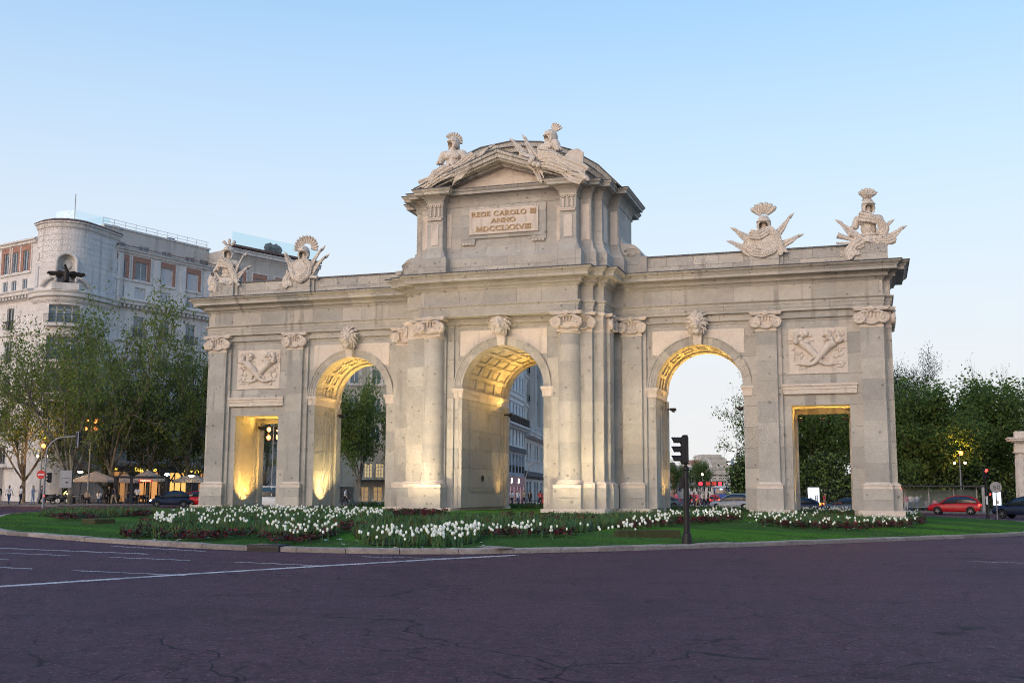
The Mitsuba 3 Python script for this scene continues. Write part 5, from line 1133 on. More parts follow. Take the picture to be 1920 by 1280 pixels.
for z, h, w in ((20.05, 2.0, 3.2), (16.0, 2.5, 3.3), (12.4, 2.6, 3.3), (8.5, 3.0, 3.2), (5.6, 1.8, 2.2)):
    c = box(-w / 2, w / 2, -1.5, 1.3, z, z + h).transform(np.asarray(TM)[:3]); body = body - c
    n = 4; W = tput('window', m3.Manifold.batch_boolean([box(-w / 2 + w * i / n - .07, -w / 2 + w * i / n + .07, .75, .9, z, z + h) for i in range(n + 1)] + [box(-w / 2, w / 2, .75, .9, z + h - .1, z + h), box(-w / 2, w / 2, .75, .9, z + h * .72, z + h * .72 + .08), box(-w / 2, w / 2, .75, .9, z, z + .12)], m3.OpType.Add), 'window_frame')
    tput('pane', box(-w / 2, w / 2, .82, .86, z, z + h), 'window_pane' if z > 11 else 'window_pane_dark', W)
    # curved balcony
    an = np.linspace(-38, 38, 13); R = trd + .55; q = lambda r, zz: [(r * math.sin(math.radians(a)), trd - r * math.cos(math.radians(a)), zz) for a in an]
    if z > 6:
        slab = arc_sweep([(trd - .1, 0), (trd - .1, .3), (R, .3), (R, 0)], 0, 0, 0, 1, 2) if False else None
        sl = extrude_xy([(R * 1.02 * math.sin(math.radians(a)), trd - R * 1.02 * math.cos(math.radians(a))) for a in an] + [((trd - .2) * math.sin(math.radians(a)), trd - (trd - .2) * math.cos(math.radians(a))) for a in an[::-1]], z - .45, z - .12); tput('balcony', sl, 'trim_white', W)
        if z > 11: tput('balcony_rail', [tube(q(R, z + .85), .03, 5), tube(q(R, z - .05), .025, 5)] + [tube([(p[0], p[1], z - .1), (p[0], p[1], z + .85)], .016, 4) for a in np.linspace(-37, 37, 34) for p in [(R * math.sin(math.radians(a)), trd - R * math.cos(math.radians(a)))]], 'black_iron', W)
        else: tput('balustrade', [tube(q(R, z + .85), .09, 6), tube(q(R, z - .02), .09, 6)] + [lathe([(.05, z), (.10, z + .25), (.05, z + .5), (.07, z + .8)], 6, (p[0], p[1], 0)) for a in np.linspace(-36, 36, 19) for p in [(R * math.sin(math.radians(a)), trd - R * math.cos(math.radians(a)))]], 'trim_white', W)
nich = m3.Manifold.batch_hull([ball((0, -.1, 26.9), (1.0, .95, 1.0), 16), ball((0, -.1, 24.6), (1.0, .95, .4), 16)]).transform(np.asarray(TM)[:3]); body = body - nich; tput('niche_back', m3.Manifold.batch_hull([ball((0, .1, 26.9), (1.05, 1.0, 1.05), 16), ball((0, .1, 24.6), (1.05, 1.0, .4), 16)]) - m3.Manifold.batch_hull([ball((0, -.1, 26.9), (.98, .93, .98), 16), ball((0, -.1, 24.6), (.98, .93, .5), 16)]) - box(-2, 2, -3, .02, 20, 30), 'trim_white')
# hewn joints of the round front
an = [z for z in np.arange(24.4, 31.2, .62)]
for z in an: body = body - (mold(TP, [(.2, z), (.2, z + .05)]) - mold(TP, [(-.05, z - .1), (-.05, z + .2)]))
for z in np.arange(6.5, 22.5, .75): body = body - (mold(TP, [(.2, z), (.2, z + .05)]) - mold(TP, [(-.04, z - .1), (-.04, z + .2)]))
add('tower_wall', body, 'render_grey', CB)
a = np.linspace(0, PI, 18); tput('niche_surround', tube([(-1.05, -.05, 24.6)] + [(-1.05 * math.cos(t), -.05 + .12 * math.sin(t), 26.75 + 1.05 * math.sin(t)) for t in a] + [(1.05, -.05, 24.6)], .17, 8), 'trim_white')
tput('niche_shell', lathe([(.0, .0), (.30, .04), (.34, .10), (.42, .04), (.5, .0)][::-1], 18).apply_transform(tr(0, .62, 26.6, rx=PI / 2)), 'trim_white')
for sx in (-1, 1): tput('scroll', tube([(sx * 1.0, -.10, 25.1), (sx * 1.55, .05, 25.05), (sx * 2.1, .45, 24.75), (sx * 2.6, 1.0, 24.15)], .22, 8), 'trim_white')
tower('tower_main_cornice', [(-.05, 22.3), (.1, 22.35), (.25, 22.6), (.25, 22.9), (.60, 22.95), (.60, 23.3), (.75, 23.45), (.75, 23.6), (0, 23.8)], 'trim_white'); tower('tower_eaves', [(-.05, 30.7), (.12, 30.75), (.2, 31.0), (.2, 31.2), (.38, 31.25), (.38, 31.4), (.0, 31.6)], 'trim_white')
tower('tower_tiles', [(.42, 31.42), (.44, 31.5), (.0, 31.75)], 'roof_tile')
for z in (18.6, 11.3, 7.35): tower('tower_string_course', [(-.05, z), (.12, z + .05), (.2, z + .2), (.2, z + .3), (-.05, z + .36)], 'trim_white')
for p, rz in (((-68.3, 38.40), 0), ((-63.38, 44.7), 1)): add('tower_plaque', xf(tbox(-.3, .3, -.08, .3, 27.2, 28.0), tr(p[0], p[1], .1, math.radians(-25 if not rz else 92))), 'trim_white', CB)
for zz in ((24.2, 26.5),): 
    for p, ang, w in (((-68.35, 38.42), -26, .75), ((-63.40, 44.6), 92, 1.5)): add('shutter', xf(tbox(-w / 2, w / 2, -.06, .2, *zz), tr(p[0], p[1], .1, math.radians(ang))), 'shutter_white', CB)
tput('pedestal', tbox(-1.4, 1.4, -.75, .6, 23.6, 24.35), 'trim_white')
# mast and glass screens on the tower roof
add('mast', tube([(-66.4, 41.6, 31.5), (-66.4, 41.6, 35.6)], .05, 6), 'grey_metal', CB)
for a, b in (((-67.8, 40.2), (-65.2, 40.2)), ((-65.2, 40.2), (-64.0, 44.8)), ((-69.5, 42.0), (-67.8, 40.2))):
    a, b = np.array(a), np.array(b); m = hull([(*a, 31.6), (*b, 31.6), (*a, 33.3), (*b, 33.3), (*(a + [.0, .03]), 31.6), (*(b + [.0, .03]), 33.3)]); add('glass_screen', m, 'clear_glass', CB)
# eagle with half-spread wings on the tower
E_ = thing('eagle_sculpture', 'dark bronze eagle with spread wings perched in front of the tower niche', 'statue')
eg = [capsule((0, 0, .35), (.05, .05, 1.25), .30, .26), capsule((.05, .0, 1.2), (-.10, -.12, 1.78), .20, .12), ball((-.14, -.2, 1.85), (.14, .17, .13), 10), capsule((-.16, -.34, 1.84), (-.18, -.46, 1.76), .05, .015), capsule((0, .2, .5), (0, .3, -.15), .22, .30)]
for sx in (-1, 1):
    eg += [capsule((sx * .15, .1, .95), (sx * .75, .12, 1.18), .26, .20), m3.Manifold.batch_hull([ball((sx * .5, .12, 1.1), .2, 8), ball((sx * 1.8, .2, 1.15), .07, 8), ball((sx * 1.55, .2, .85), .07, 8), ball((sx * .5, .15, .72), .12, 8)])]
    for i in range(8): x = .5 + i * .18; eg.append(capsule((sx * x, .15, 1.05), (sx * (x + .10), .22, .50 + .06 * i), .11, .05))
    eg.append(capsule((sx * .16, -.05, .4), (sx * .2, -.1, .0), .12, .07))
mat('bronze', (.022, .018, .016), .45, metallic=.3)
add('body', xf(smooth_solid(eg, .12, 3), TM @ tr(0, -.35, 24.35, s=1.05)), 'bronze', E_, smooth=60); add('rock', xf(smooth_solid([ball((0, 0, 0), (.6, .45, .25), 10), ball((.3, .1, .0), (.4, .4, .3), 9)], .15, 2), TM @ tr(0, -.3, 24.3)), 'bronze', E_, smooth=60)
# ---- neighbouring block that carries on to the right, with a glass-screened terrace
NB = thing('terrace_apartment_block', 'grey apartment block with a glass screened roof terrace beside the corner block', 'building')
nb = Facade(NB, (-58.9, 62.05), (-53.2, 75.6), .1, 33.0, 12, 'render_cream')
for x in (1.6, 5.0, 8.6, 12.2):
    for z in (27.6, 24.0, 20.2, 16.2, 12.2, 8.2): nb.window(x, z, 1.5, 2.1, 'surround' if z < 26 else 'brick', rail=z < 24)
nb.wall_up(); nb.band('eaves', 0, nb.L, 31.9, CORN)
nb.put('roof_tiles', box(-.2, nb.L, -.95, .4, 33.2, 33.5), 'roof_tile'); nb.put('glass_screen', box(.3, nb.L - .2, -.2, -.16, 33.5, 35.3), 'clear_glass'); nb.put('roof_shrub', [tmesh(ball((6.2 + i * .5, .3, 34.2 + .2 * (i % 2)), (.5, .4, .65), 6)) for i in range(5)], 'dark_stone')
# ---- beige block seen through the left arch
BB = thing('beige_apartment_block', 'plain beige apartment block with white framed windows seen through the left arch', 'building')
bb = Facade(BB, (-52.0, 71.3), (-38.0, 77.95), .1, 26, 12, 'render_beige')
for x in (2.6, 6.3, 9.25, 12.6):
    for z, h in ((20.2, 1.9), (16.2, 1.9), (12.2, 2.0), (8.4, 2.0)): bb.window(x, z, 1.15, h, 'surround', mt='trim_white', pane='window_pane')
    bb.put('hood', [box(x - 1.1, x + 1.1, -.3, .05, 14.65, 14.85), box(x - 1.0, x + 1.0, -.16, .05, 14.45, 14.65)], 'trim_white')
for x in (8.4, 9.9, 11.4): bb.window(x, 3.6, 1.1, 1.9, 'plain', lit=(.07, .05, .018), bars=3, leaves=3, sill=False)
for x in (7.9, 9.7, 11.5): bb.window(x, .4, 1.2, 2.0, 'plain', lit=(.045, .026, .008), bars=2, leaves=2, sill=False)
bb.wall_up(); bb.band('string_course', 0, bb.L, 7.3, SMALL); bb.band('eaves', 0, bb.L, 24.8, CORN)
bb.put('canopy', box(6.8, 13.5, -1.6, .0, 3.15, 3.3), 'dark_metal'); bb.put('gate', [tbox(x, x + .06, -.5, -.44, .1, 2.3) for x in np.arange(4.6, 6.4, .16)] + [tbox(4.5, 6.5, -.52, -.42, 2.2, 2.35)], 'black_iron')
# ---- street fronts seen through the central arch
SB = thing('shop_house', 'tall pale house with dark iron balconies over a pink shop seen through the central arch', 'building')
sb = Facade(SB, (-26.2, 74.0), (-29.7, 97.9), -.1, 25, 14, 'render_pale')
ya = [8.2, 11.1, 14.0, 16.9, 19.8, 22.5]
for x in ya:
    for z, h in ((20.6, 2.3), (16.4, 2.4)): sb.window(x, z, 1.15, h, 'plain', rail=False, pane='window_pane')
    sb.window(x, 12.0, 1.15, 2.3, 'plain', rail=False); sb.window(x, 8.6, 1.15, 2.1, 'plain')
    aw = m3.Manifold.batch_hull([box(x - .75, x + .75, -.5, .3, 4.9, 6.4), tmesh and ball((0, 0, 0), 1, 4)]) if False else box(x - .75, x + .75, -.4, .3, 4.75, 6.5) + extrude_xz([(x + .75 * math.cos(t), 6.5 + .75 * math.sin(t)) for t in np.linspace(0, PI, 12)], -.4, .3)
    sb.holes.append(aw); W = sb.put('arched_window', (aw ^ box(-99, 99, .18, .24, 0, 99)), 'window_pane_dark'); sb.put('frame', box(x - .04, x + .04, .1, .2, 4.8, 7.2) + box(x - .75, x + .75, .1, .2, 6.0, 6.08), 'window_frame', W); sb.put('balcony_rail', [tbox(xx - .02, xx + .02, -.1, -.06, 4.7, 5.6) for xx in np.arange(x - .75, x + .76, .15)] + [tbox(x - .8, x + .8, -.12, -.04, 5.6, 5.68)], 'black_iron', W)
sb.wall_up()
for z0, nm in ((11.5, 'a'), (8.2, 'b')):
    if nm == 'a':
        sb.put('balcony', box(6.5, 24, -.9, .05, 11.2, 11.45), 'trim_white'); sb.put('balcony_rail', [tbox(xx - .025, xx + .025, -.88, -.83, 11.45, 12.5) for xx in np.arange(6.5, 24, .24)] + [tbox(6.5, 24, -.9, -.82, 12.48, 12.58)], 'black_iron'); sb.put('bracket', [tbox(xx, xx + .25, -.75, .0, 10.75, 11.2) for xx in np.arange(6.8, 24, 1.45)], 'trim_white')
sb.put('metal_band', box(6.0, 24, -.35, .05, 7.55, 8.25), 'dark_stone'); sb.band('string_course', 6, 24, 7.3, SMALL); sb.band('string_course', 6, 24, 15.2, SMALL); sb.band('string_course', 6, 24, 23.6, SMALL); [sb.put('hood', box(x - .8, x + .8, -.2, .05, 14.5, 14.7), 'trim_white') for x in ya]
sb.put('grey_front', box(6.2, 23.9, -.05, .02, 4.2, 7.5) - m3.Manifold.batch_boolean(sb.holes[-30:], m3.OpType.Add), 'render_blue_grey')
sh_ = box(6.0, 23.9, -.25, .05, .1, 4.15) - m3.Manifold.batch_boolean([box(x - .85, x + .85, -1, 1, .3, 2.75) for x in ya], m3.OpType.Add); sb.put('shop_front', sh_, 'shop_pink')
for x in ya[::1]: glow('shop_window', xf(tmesh(box(x - .85, x + .85, -.1, -.06, .3, 2.75)), sb.M), (.030, .020, .021), SB, 'shop_pink')
for x in (11.2, 17.2):                                                                # small lit emblem on the shop band
    glow('emblem', xf(join([tbox(x - .5, x + .1, -.32, -.27, 3.2, 3.32), tube([(x - .3, -.3, 3.3), (x - .2, -.3, 3.75), (x + .05, -.3, 3.85)], .07, 6), tube([(x + .2, -.3, 3.25), (x + .35, -.3, 3.6), (x + .3, -.3, 3.85)], .06, 6)]), sb.M), (.30, .30, .22), SB, 'trim_white')
BW = thing('bay_window_house', 'tall cream house with rounded bays and iron balconies behind the pink shop house', 'building')
bw = Facade(BW, (-29.75, 98.3), (-37.5, 142.0), -.2, 32.5, 14, 'render_cream')
for x in (3.2, 7.0, 13.5, 17.0, 22.5, 26.0, 31.0, 35.0):
    for z, h in ((29, 2.6), (24.6, 2.8), (20.2, 2.8), (15.8, 2.8), (11.6, 2.6)): bw.window(x, z, 1.5, h, 'plain', rail=z > 14, pane='window_pane_dark', sill=False)
    bw.window(x, 7.2, 1.6, 2.4, 'plain', pane='window_pane_dark'); bw.window(x, .5, 2.4, 3.2, 'plain', pane='window_pane_dark', sill=False)
bw.wall_up()
for x in (5.1, 15.2, 24.2): bw.put('bay', lathe([(1.25, 10.6), (1.45, 11.2), (1.45, 31), (1.1, 31.6)], 16, (x, .2, 0)), 'render_cream', smooth=40)
for z in (10.3, 31.2): bw.band('ledge', 0, bw.L, z, [(.3, 0), (.9, .3), (.9, .6), (1.1, .8), (1.1, 1.0), (0, 1.2)])
for z in (14.9, 19.3, 23.7): bw.band('string_course', 0, bw.L, z, SMALL)
bw.put('balustrade', [tbox(xx, xx + .18, -.95, -.8, 11.3, 12.1) for xx in np.arange(.5, 40, .5)] + [tbox(0, 42, -1.0, -.75, 12.1, 12.25)], 'trim_white'); bw.band('shop_band', 0, bw.L, 4.2, [(.3, 0), (.5, .3), (.5, .9), (.0, 1.1)], 'dark_stone')
# ---- far end of the avenue seen through the right arch
def far_block(key, label, A, B, z0, H, depth, mt, floors, cols, w=1.3, h=1.9, pane='window_pane_dark', terr=None, z1=3.0):
    k = thing(key, label, 'building'); f = Facade(k, A, B, z0, H, depth, mt)
    for i in range(cols):
        for j in range(floors): f.window(f.L * (i + .5) / cols, z1 + j * (H - z1 - .5) / floors, w, h, 'plain', pane=pane, sill=False, leaves=2)
    f.wall_up(); return k, f
k, f = far_block('white_avenue_house', 'white flat roofed house with rows of balconies at the far end of the avenue', (-34.3, 264.0), (-24.4, 266.3), -.7, 10.6, 14, 'trim_white', 3, 6, 1.0, 1.7)
for z in (4.4, 7.0): f.put('balcony_rail', [box(x - .9, x + .9, -.5, -.46, z, z + .9) for x in (f.L * (i + .5) / 6 for i in range(6))], 'grey_metal')
f.band('eaves', -.2, f.L + .2, 9.9, SMALL); f.put('parapet_gable', [hull([(7.2, 0, 10.6), (10.2, 0, 10.6), (7.2, .4, 10.6), (10.2, .4, 10.6), (7.4, 0, 12.3), (9.9, 0, 11.9), (8.4, 0, 13.0), (8.4, .4, 13.0)])], 'trim_white'); f.put('roof_sign', box(1.5, 6.6, .6, .8, 10.8, 12.2), 'brick_red')
f.put('roof_sign_letters', [tube([(3.0 + i * .45, .5, 11.2), (3.2 + i * .45, .5, 11.8), (3.4 + i * .45, .5, 11.2)], .07, 5) for i in range(4)], 'trim_white')
k, f = far_block('terraced_tower_block', 'big pinkish apartment tower stepping back in terraces behind the white house', (-41.5, 345), (-27.5, 352), -1, 11.5, 16, 'render_cream', 4, 7, 1.2, 1.5)
for i, z in enumerate((11.5, 13.4, 15.2)): f.put('setback', box(1.0 + i * 1.6, f.L - .8 - i * 1.6, .8 + i, 12, z, z + 1.8), 'render_cream'); f.put('terrace_edge', box(.3 + i * 1.5, f.L - .2 - i * 1.5, -.3 + i, 0.2 + i, z - .2, z + .9), 'render_beige')
for z in np.arange(2.4, 11, 2.4): f.put('terrace_edge', box(-.2, f.L + .2, -.7, .02, z, z + .9), 'render_beige')
k, f = far_block('brown_side_tower', 'long grey apartment slab with banded balconies receding beside the white house', (-27.2, 352), (-31.0, 440), -1, 13.5, 14, 'render_blue_grey', 6, 12, 3.0, 1.5)
for z in np.arange(2.6, 13, 2.5): f.put('balcony_band', box(0, f.L, -1.2, .02, z, z + 1.0), 'render_beige')
f.put('roof_plant', box(3, 20, 2, 9, 13.5, 15.5), 'render_cream')
far_block('narrow_white_house', 'narrow pale house with dark tiled mansard at the left of the avenue end', (-39.6, 262.5), (-34.5, 263.8), -.7, 11.0, 12, 'render_cream', 3, 2)
k = thing('red_roof_house', 'small house with red brick front left of the white avenue house', 'building'); f = Facade(k, (-37.4, 258.0), (-33.8, 258.8), -.7, 8.5, 6, 'brick_red'); f.window(1.8, 3.2, 1.6, 2.8, 'plain', pane='shutter_white'); f.wall_up(); f.put('roof', hull([(-.3, -.4, 8.5), (f.L + .3, -.4, 8.5), (0, 4, 11.4), (f.L, 4, 11.4), (-.3, 6, 8.5), (f.L + .3, 6, 8.5)]), 'roof_tile')
k = thing('pointed_tower_house', 'dark turreted house far down the avenue below the street lamps', 'building'); f = Facade(k, (-33.2, 470), (-27.5, 471), -1.5, 17, 10, 'dark_stone')
for x in (1.3, 4.2):
    for z in (6, 10, 13.5): f.window(x, z, 1.1, 1.8, 'plain', sill=False)
f.wall_up(); f.put('roof', hull([(-.2, -.2, 17), (f.L + .2, -.2, 17), (-.2, 8, 17), (f.L + .2, 8, 17), (2, 3, 21.5), (3.6, 3, 21.5)]), 'roof_tile'); f.put('turret', [tmesh(box(.2, 1.3, .2, 1.3, 17, 21)), hull([(.0, .0, 21), (1.5, 0, 21), (0, 1.5, 21), (1.5, 1.5, 21), (.75, .75, 23)])], 'roof_tile')
# ================================================================ trees
def bark_fn(p, n, uv):
    a = fbm(p.x * 2.2, p.y * 2.2, p.z * 1.1, 3); return mix((.085, .075, .06), (.24, .22, .175), smoothstep(.35, .7, a)) * (.8 + .4 * noise(p.x * 9, p.y * 9, p.z * 5))
scene['leaf'] = {'type': 'principledthin', 'base_color': {'type': 'mesh_attribute', 'name': 'vertex_color'}, 'roughness': .55, 'diff_trans': 1.05, 'spec_trans': 0.0, 'eta': 1.35}
mat('bark', proc(bark_fn), .9); mat('bark_dark', proc(lambda p, n, uv: mix((.035, .030, .026), (.075, .065, .055), fbm(p.x * 3, p.y * 3, p.z, 3))), .9)
def skeleton(seed, h, th, spread, nl=5, up=.55, twigs=5):
    """branches as (points, radii, level) and the leaf points along the twigs; foot at the origin"""
    r = np.random.RandomState(seed); br, tips = [], []
    lean = r.normal(0, .03, 2); tp = np.array([[lean[0] * z * z / th * .5 + .05 * math.sin(z * .9 + seed), lean[1] * z * z / th * .5, z] for z in np.linspace(0, th, 6)]); R0 = .017 * h
    br.append((tp, np.linspace(R0 * 1.15, R0 * .8, 6), 0))
    def grow(p, d, L, rad, lev):
        n = 6; pts = [p]; q = d / np.linalg.norm(d)
        for i in range(n - 1):
            q = q + r.normal(0, .16, 3) + np.array([0, 0, up * .12]); q /= np.linalg.norm(q); pts.append(pts[-1] + q * L / (n - 1))
        pts = np.array(pts); br.append((pts, np.linspace(rad, rad * .35, n), lev))
        if lev >= 2:
            for i in range(1, n): tips.append((pts[i], q, lev))
        if lev >= 3: return
        k = [0, 6, twigs, twigs][lev] if lev else nl
        for j in range(k):
            t = r.uniform(.25, 1.0); i = min(n - 2, int(t * (n - 1))); b = pts[i] + (pts[i + 1] - pts[i]) * (t * (n - 1) - i)
            ax = np.cross(q, r.normal(0, 1, 3)); ax /= np.linalg.norm(ax); an = r.uniform(.45, 1.0); dd = q * math.cos(an) + ax * math.sin(an); dd[2] += .15
            grow(b, dd, L * r.uniform(.42, .62), rad * .5 * (1.1 - .4 * t), lev + 1)
    top = tp[-1]
    for j in range(nl):
        a = 2 * PI * j / nl + r.uniform(-.4, .4); e = r.uniform(.45, 1.0) * spread; grow(top - np.array([0, 0, r.uniform(0, .22) * th]), np.array([math.cos(a) * e, math.sin(a) * e, 1.0]), (h - th) * r.uniform(.62, .85) / max(.7, 1 - .1 * e), R0 * r.uniform(.42, .6), 1)
    grow(top, np.array([lean[0], lean[1], 1.0]), (h - th) * .78, R0 * .62, 1)
    return br, tips
def branches_mesh(br, lo=0, hi=9):
    ms = [tube(p, rr, 7 if l == 0 else 5 if l < 2 else 3, False) for p, rr, l in br if lo <= l <= hi]
    return trimesh.util.concatenate(ms)
def leaf_mesh(tips, seed, per, size, cols, jitter=.45, keep=1.0, clump=None):
    r = np.random.RandomState(seed); P = []
    for p, q, l in tips:
        if r.rand() > keep: continue
        for _ in range(per): P.append(p + r.normal(0, jitter, 3) * [1, 1, .8])
    P = np.array(P); n = len(P); s = size * r.uniform(.6, 1.3, (n, 1)); a = r.normal(0, 1, (n, 3)); a /= np.linalg.norm(a, axis=1, keepdims=True); nr = r.normal(0, .7, (n, 3)) + [0, 0, .8]; b = np.cross(nr, a); b /= np.linalg.norm(b, axis=1, keepdims=True)
    v = np.stack([P - a * s, P - b * s * .55 + a * s * .1, P + a * s, P + b * s * .55 + a * s * .1], 1).reshape(-1, 3); i = np.arange(n)[:, None] * 4; f = np.vstack([i + [0, 1, 2], i + [0, 2, 3]])
    c = np.asarray(cols)[r.randint(0, len(cols), n)] * (0.75 + .5 * r.rand(n, 1)); return trimesh.Trimesh(v, f, process=False), np.repeat(np.clip(c, 0, 1), 4, axis=0)
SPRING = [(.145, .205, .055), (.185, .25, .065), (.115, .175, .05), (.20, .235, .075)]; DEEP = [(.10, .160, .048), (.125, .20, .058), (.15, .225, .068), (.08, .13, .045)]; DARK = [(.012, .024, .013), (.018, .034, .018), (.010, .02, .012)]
class Tree:
    def __init__(s, seed, h, th, spread, per, size, cols, jit, keep=1.0, nl=5, twigs=5, bark='bark', up=.55):
        br, tips = skeleton(seed, h, th, spread, nl, up, twigs); s.trunk = mikit.ply(branches_mesh(br, 0, 0), bark, smooth=True); s.limbs = mikit.ply(branches_mesh(br, 1), bark, smooth=True)
        s.crown = None
        if per: m, c = leaf_mesh(tips, seed, per, size, cols, jit, keep); s.crown = mikit.ply(m, 'leaf', color=c)
        s.h = h
    def at(s, name, label, x, y, h, rz, z=None, wide=1.0, group=None):
        k = thing(name, label, 'tree', group); sc = h / s.h; M = tr(x, y, (zg(x) + .05 if z is None else z), rz, (sc * wide, sc * wide, sc))
        add('trunk', s.trunk, None, k, M=M); add('limbs', s.limbs, None, k, M=M)
        if s.crown: add('crown', s.crown, None, k, M=M)
        return k
PL = [Tree(i, 20, 3.6, .80, 8, .21, SPRING, .50, .72, nl=7, twigs=5) for i in (1, 2, 3)]
DN = [Tree(i, 16, 2.2, .95, 12, .25, DEEP, .70, .95, nl=6, twigs=5) for i in (11, 12)]
FULL = Tree(21, 13, 2.6, .85, 11, .19, SPRING[:3] + DEEP[1:3], .5, .95, nl=6, twigs=5)
BARE = Tree(31, 18, 5, .6, 2, .11, [(.10, .075, .05), (.09, .09, .05)], .3, .35, nl=5, twigs=6, bark='bark_dark')
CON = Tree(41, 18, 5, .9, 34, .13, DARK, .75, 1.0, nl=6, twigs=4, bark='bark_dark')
g = 'plane trees in front of the corner block'
for i, (x, y, h, rz, wd, v, lab) in enumerate([(-51.9, 25.9, 15.0, .3, .9, 0, 'plane tree with young leaves and a grey banner sign on its trunk'), (-60.0, 29.0, 14.0, 1.9, .95, 1, 'sparse plane tree in front of the left side of the rounded tower'), (-55.6, 36.5, 19.6, 3.1, .74, 2, 'tallest plane tree reaching the main cornice right of the rounded tower'),
        (-54.0, 40.6, 16.4, 4.6, .8, 0, 'plane tree behind the tall four lamp street light'), (-51.8, 44.6, 15.4, .9, .85, 1, 'plane tree behind the dark pergola and cream umbrellas'), (-49.3, 47.2, 15.2, 2.2, .8, 2, 'plane tree touching the left edge of the arch'), (-64.5, 26.5, 11.0, 5.4, .95, 0, 'low plane tree at the left edge of the picture'), (-45.5, 50.0, 13.0, 3.7, .8, 1, 'plane tree seen through the left doorway'),
        (-57.8, 38.6, 9.5, 1.2, 1.35, 1, 'low spreading plane tree close to the tower wall behind the umbrellas'), (-54.6, 44.4, 9.8, 2.9, 1.3, 2, 'low spreading plane tree in front of the lit shop lettering'), (-52.2, 48.6, 9.6, 5.0, 1.3, 0, 'low spreading plane tree in front of the shop close to the arch')]):
    PL[v].at('plane_tree', lab, x, y, h, rz, wide=wd, group=g)
FULL.at('leafy_tree', 'full leafy tree behind the left arch before the beige block', -34.3, 51.5, 12.4, .6, wide=.72); FULL.at('leafy_tree', 'smaller leafy tree at the right side of the left arch opening', -30.9, 55.0, 10.5, 2.6, wide=.6)
for i, (nm, T_, x, y, h, rz, wd, lab) in enumerate([
        ('park_tree', DN[0], 23.8, 69.5, 12.6, .4, 1.1, 'large leafy park tree just right of the arch'), ('park_tree', DN[1], 27.8, 68.5, 12.0, 1.7, 1.15, 'large leafy park tree behind the bus shelter roof'), ('park_tree', DN[0], 31.2, 74.5, 11.4, 3.3, .85, 'leafy park tree to the right behind the lit street lamp'),
        ('park_tree', DN[1], 35.0, 71.5, 7.6, 5.0, .95, 'low bright park tree behind the stone gate pillar'), ('park_tree', DN[1], 20.2, 76.0, 12.0, 4.1, .9, 'dark park tree hidden behind the right end of the arch'), ('park_tree', DN[0], 15.8, 78.5, 13.0, 2.2, .95, 'park tree filling the right doorway'),
        ('park_tree', DN[1], 11.5, 80.5, 13.0, .8, .95, 'park tree at the left side of the right doorway'), ('park_tree', DN[0], 38.5, 70.0, 8.5, .2, .9, 'park tree at the right edge of the picture'),
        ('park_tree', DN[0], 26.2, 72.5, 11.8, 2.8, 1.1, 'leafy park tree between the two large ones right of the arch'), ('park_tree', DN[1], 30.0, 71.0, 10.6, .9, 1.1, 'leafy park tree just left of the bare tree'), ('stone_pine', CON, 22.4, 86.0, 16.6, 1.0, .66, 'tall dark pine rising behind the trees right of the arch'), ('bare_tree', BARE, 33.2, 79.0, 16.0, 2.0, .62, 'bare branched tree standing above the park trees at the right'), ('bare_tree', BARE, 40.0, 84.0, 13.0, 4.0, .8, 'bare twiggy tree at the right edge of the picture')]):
    T_.at(nm, lab, x, y, h, rz, wide=wd)
PL[1].at('plane_tree', 'spring tree whose branches hang into the right arch opening', 8.6, 77.5, 15.5, 5.6, wide=.78)
for x, y, h, lab in ((-1.9, 232, 14.5, 'dark avenue tree on the right of the far avenue'), (1.5, 215, 12, 'dark avenue tree nearest on the right of the avenue'), (-34.0, 216, 9.0, 'round dark tree at the left of the far avenue'), (-28.5, 224, 8.2, 'round dark tree in front of the white avenue house'), (-23.0, 232, 8.8, 'dark tree in front of the right side of the white avenue house'), (-3.8, 290, 15, 'dark tree far along the right side of the avenue')):
    DN[int(h) % 2].at('avenue_tree', lab, x, y, h, x, wide=.8)
# hedge and low shrubs inside the park railing
z_ = lambda t: .2
hp = []; rh = np.random.RandomState(8)
for _ in range(7500): t = rh.rand(); hp.append((np.array([4 + 40 * t, 72.5 + 3 * math.sin(t * 9) - 4.0 * t, z_(t) + 5.6 * rh.rand() ** .7 * (.8 + .3 * math.sin(t * 31))]), 0, 0))
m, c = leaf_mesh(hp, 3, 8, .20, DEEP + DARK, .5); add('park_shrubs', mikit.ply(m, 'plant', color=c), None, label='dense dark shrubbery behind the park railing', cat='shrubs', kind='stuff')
# ================================================================ pavements, lamps, signals, kiosks
def pave_fn(p, n, uv):
    gx, gy = dr.abs(p.x * 1.6 - dr.floor(p.x * 1.6) - 0.5), dr.abs(p.y * 1.6 - dr.floor(p.y * 1.6) - 0.5); j = smoothstep(0.47, 0.49, dr.maximum(gx, gy))
    return mix((.12, .11, .115), (.17, .155, .155), fbm(p.x * .7, p.y * .7, 1.0, 3)) * (1 - .4 * j) * (.85 + .3 * cell_rand(p.x * 1.6 + .5, p.y * 1.6 + .5))
mat('paving', proc(pave_fn), .8)
def pavement(poly, h=.13):
    P = Polygon(poly); a = np.array(poly); v, f = [], []
    m = trimesh.creation.extrude_polygon(P, h + .4) if False else tmesh(extrude_xy(poly, -.4, h)); w = m.vertices.copy(); w[:, 2] += zg(w[:, 0]); return trimesh.Trimesh(w, m.faces, process=False)
for poly in ([(-49.5, 21.5), (-46.5, 30), (-41, 41), (-33, 47.5), (-30.5, 58), (-28.3, 74), (-31, 100), (-40, 150), (-80, 150), (-110, 60), (-100, 10)], [(4.5, 74), (12, 64), (21, 59.0), (31.0, 52.0), (44, 43), (90, 30), (110, 120), (20, 120), (6, 130)]):
    add('pavement', pavement(poly), 'paving', kind='structure')
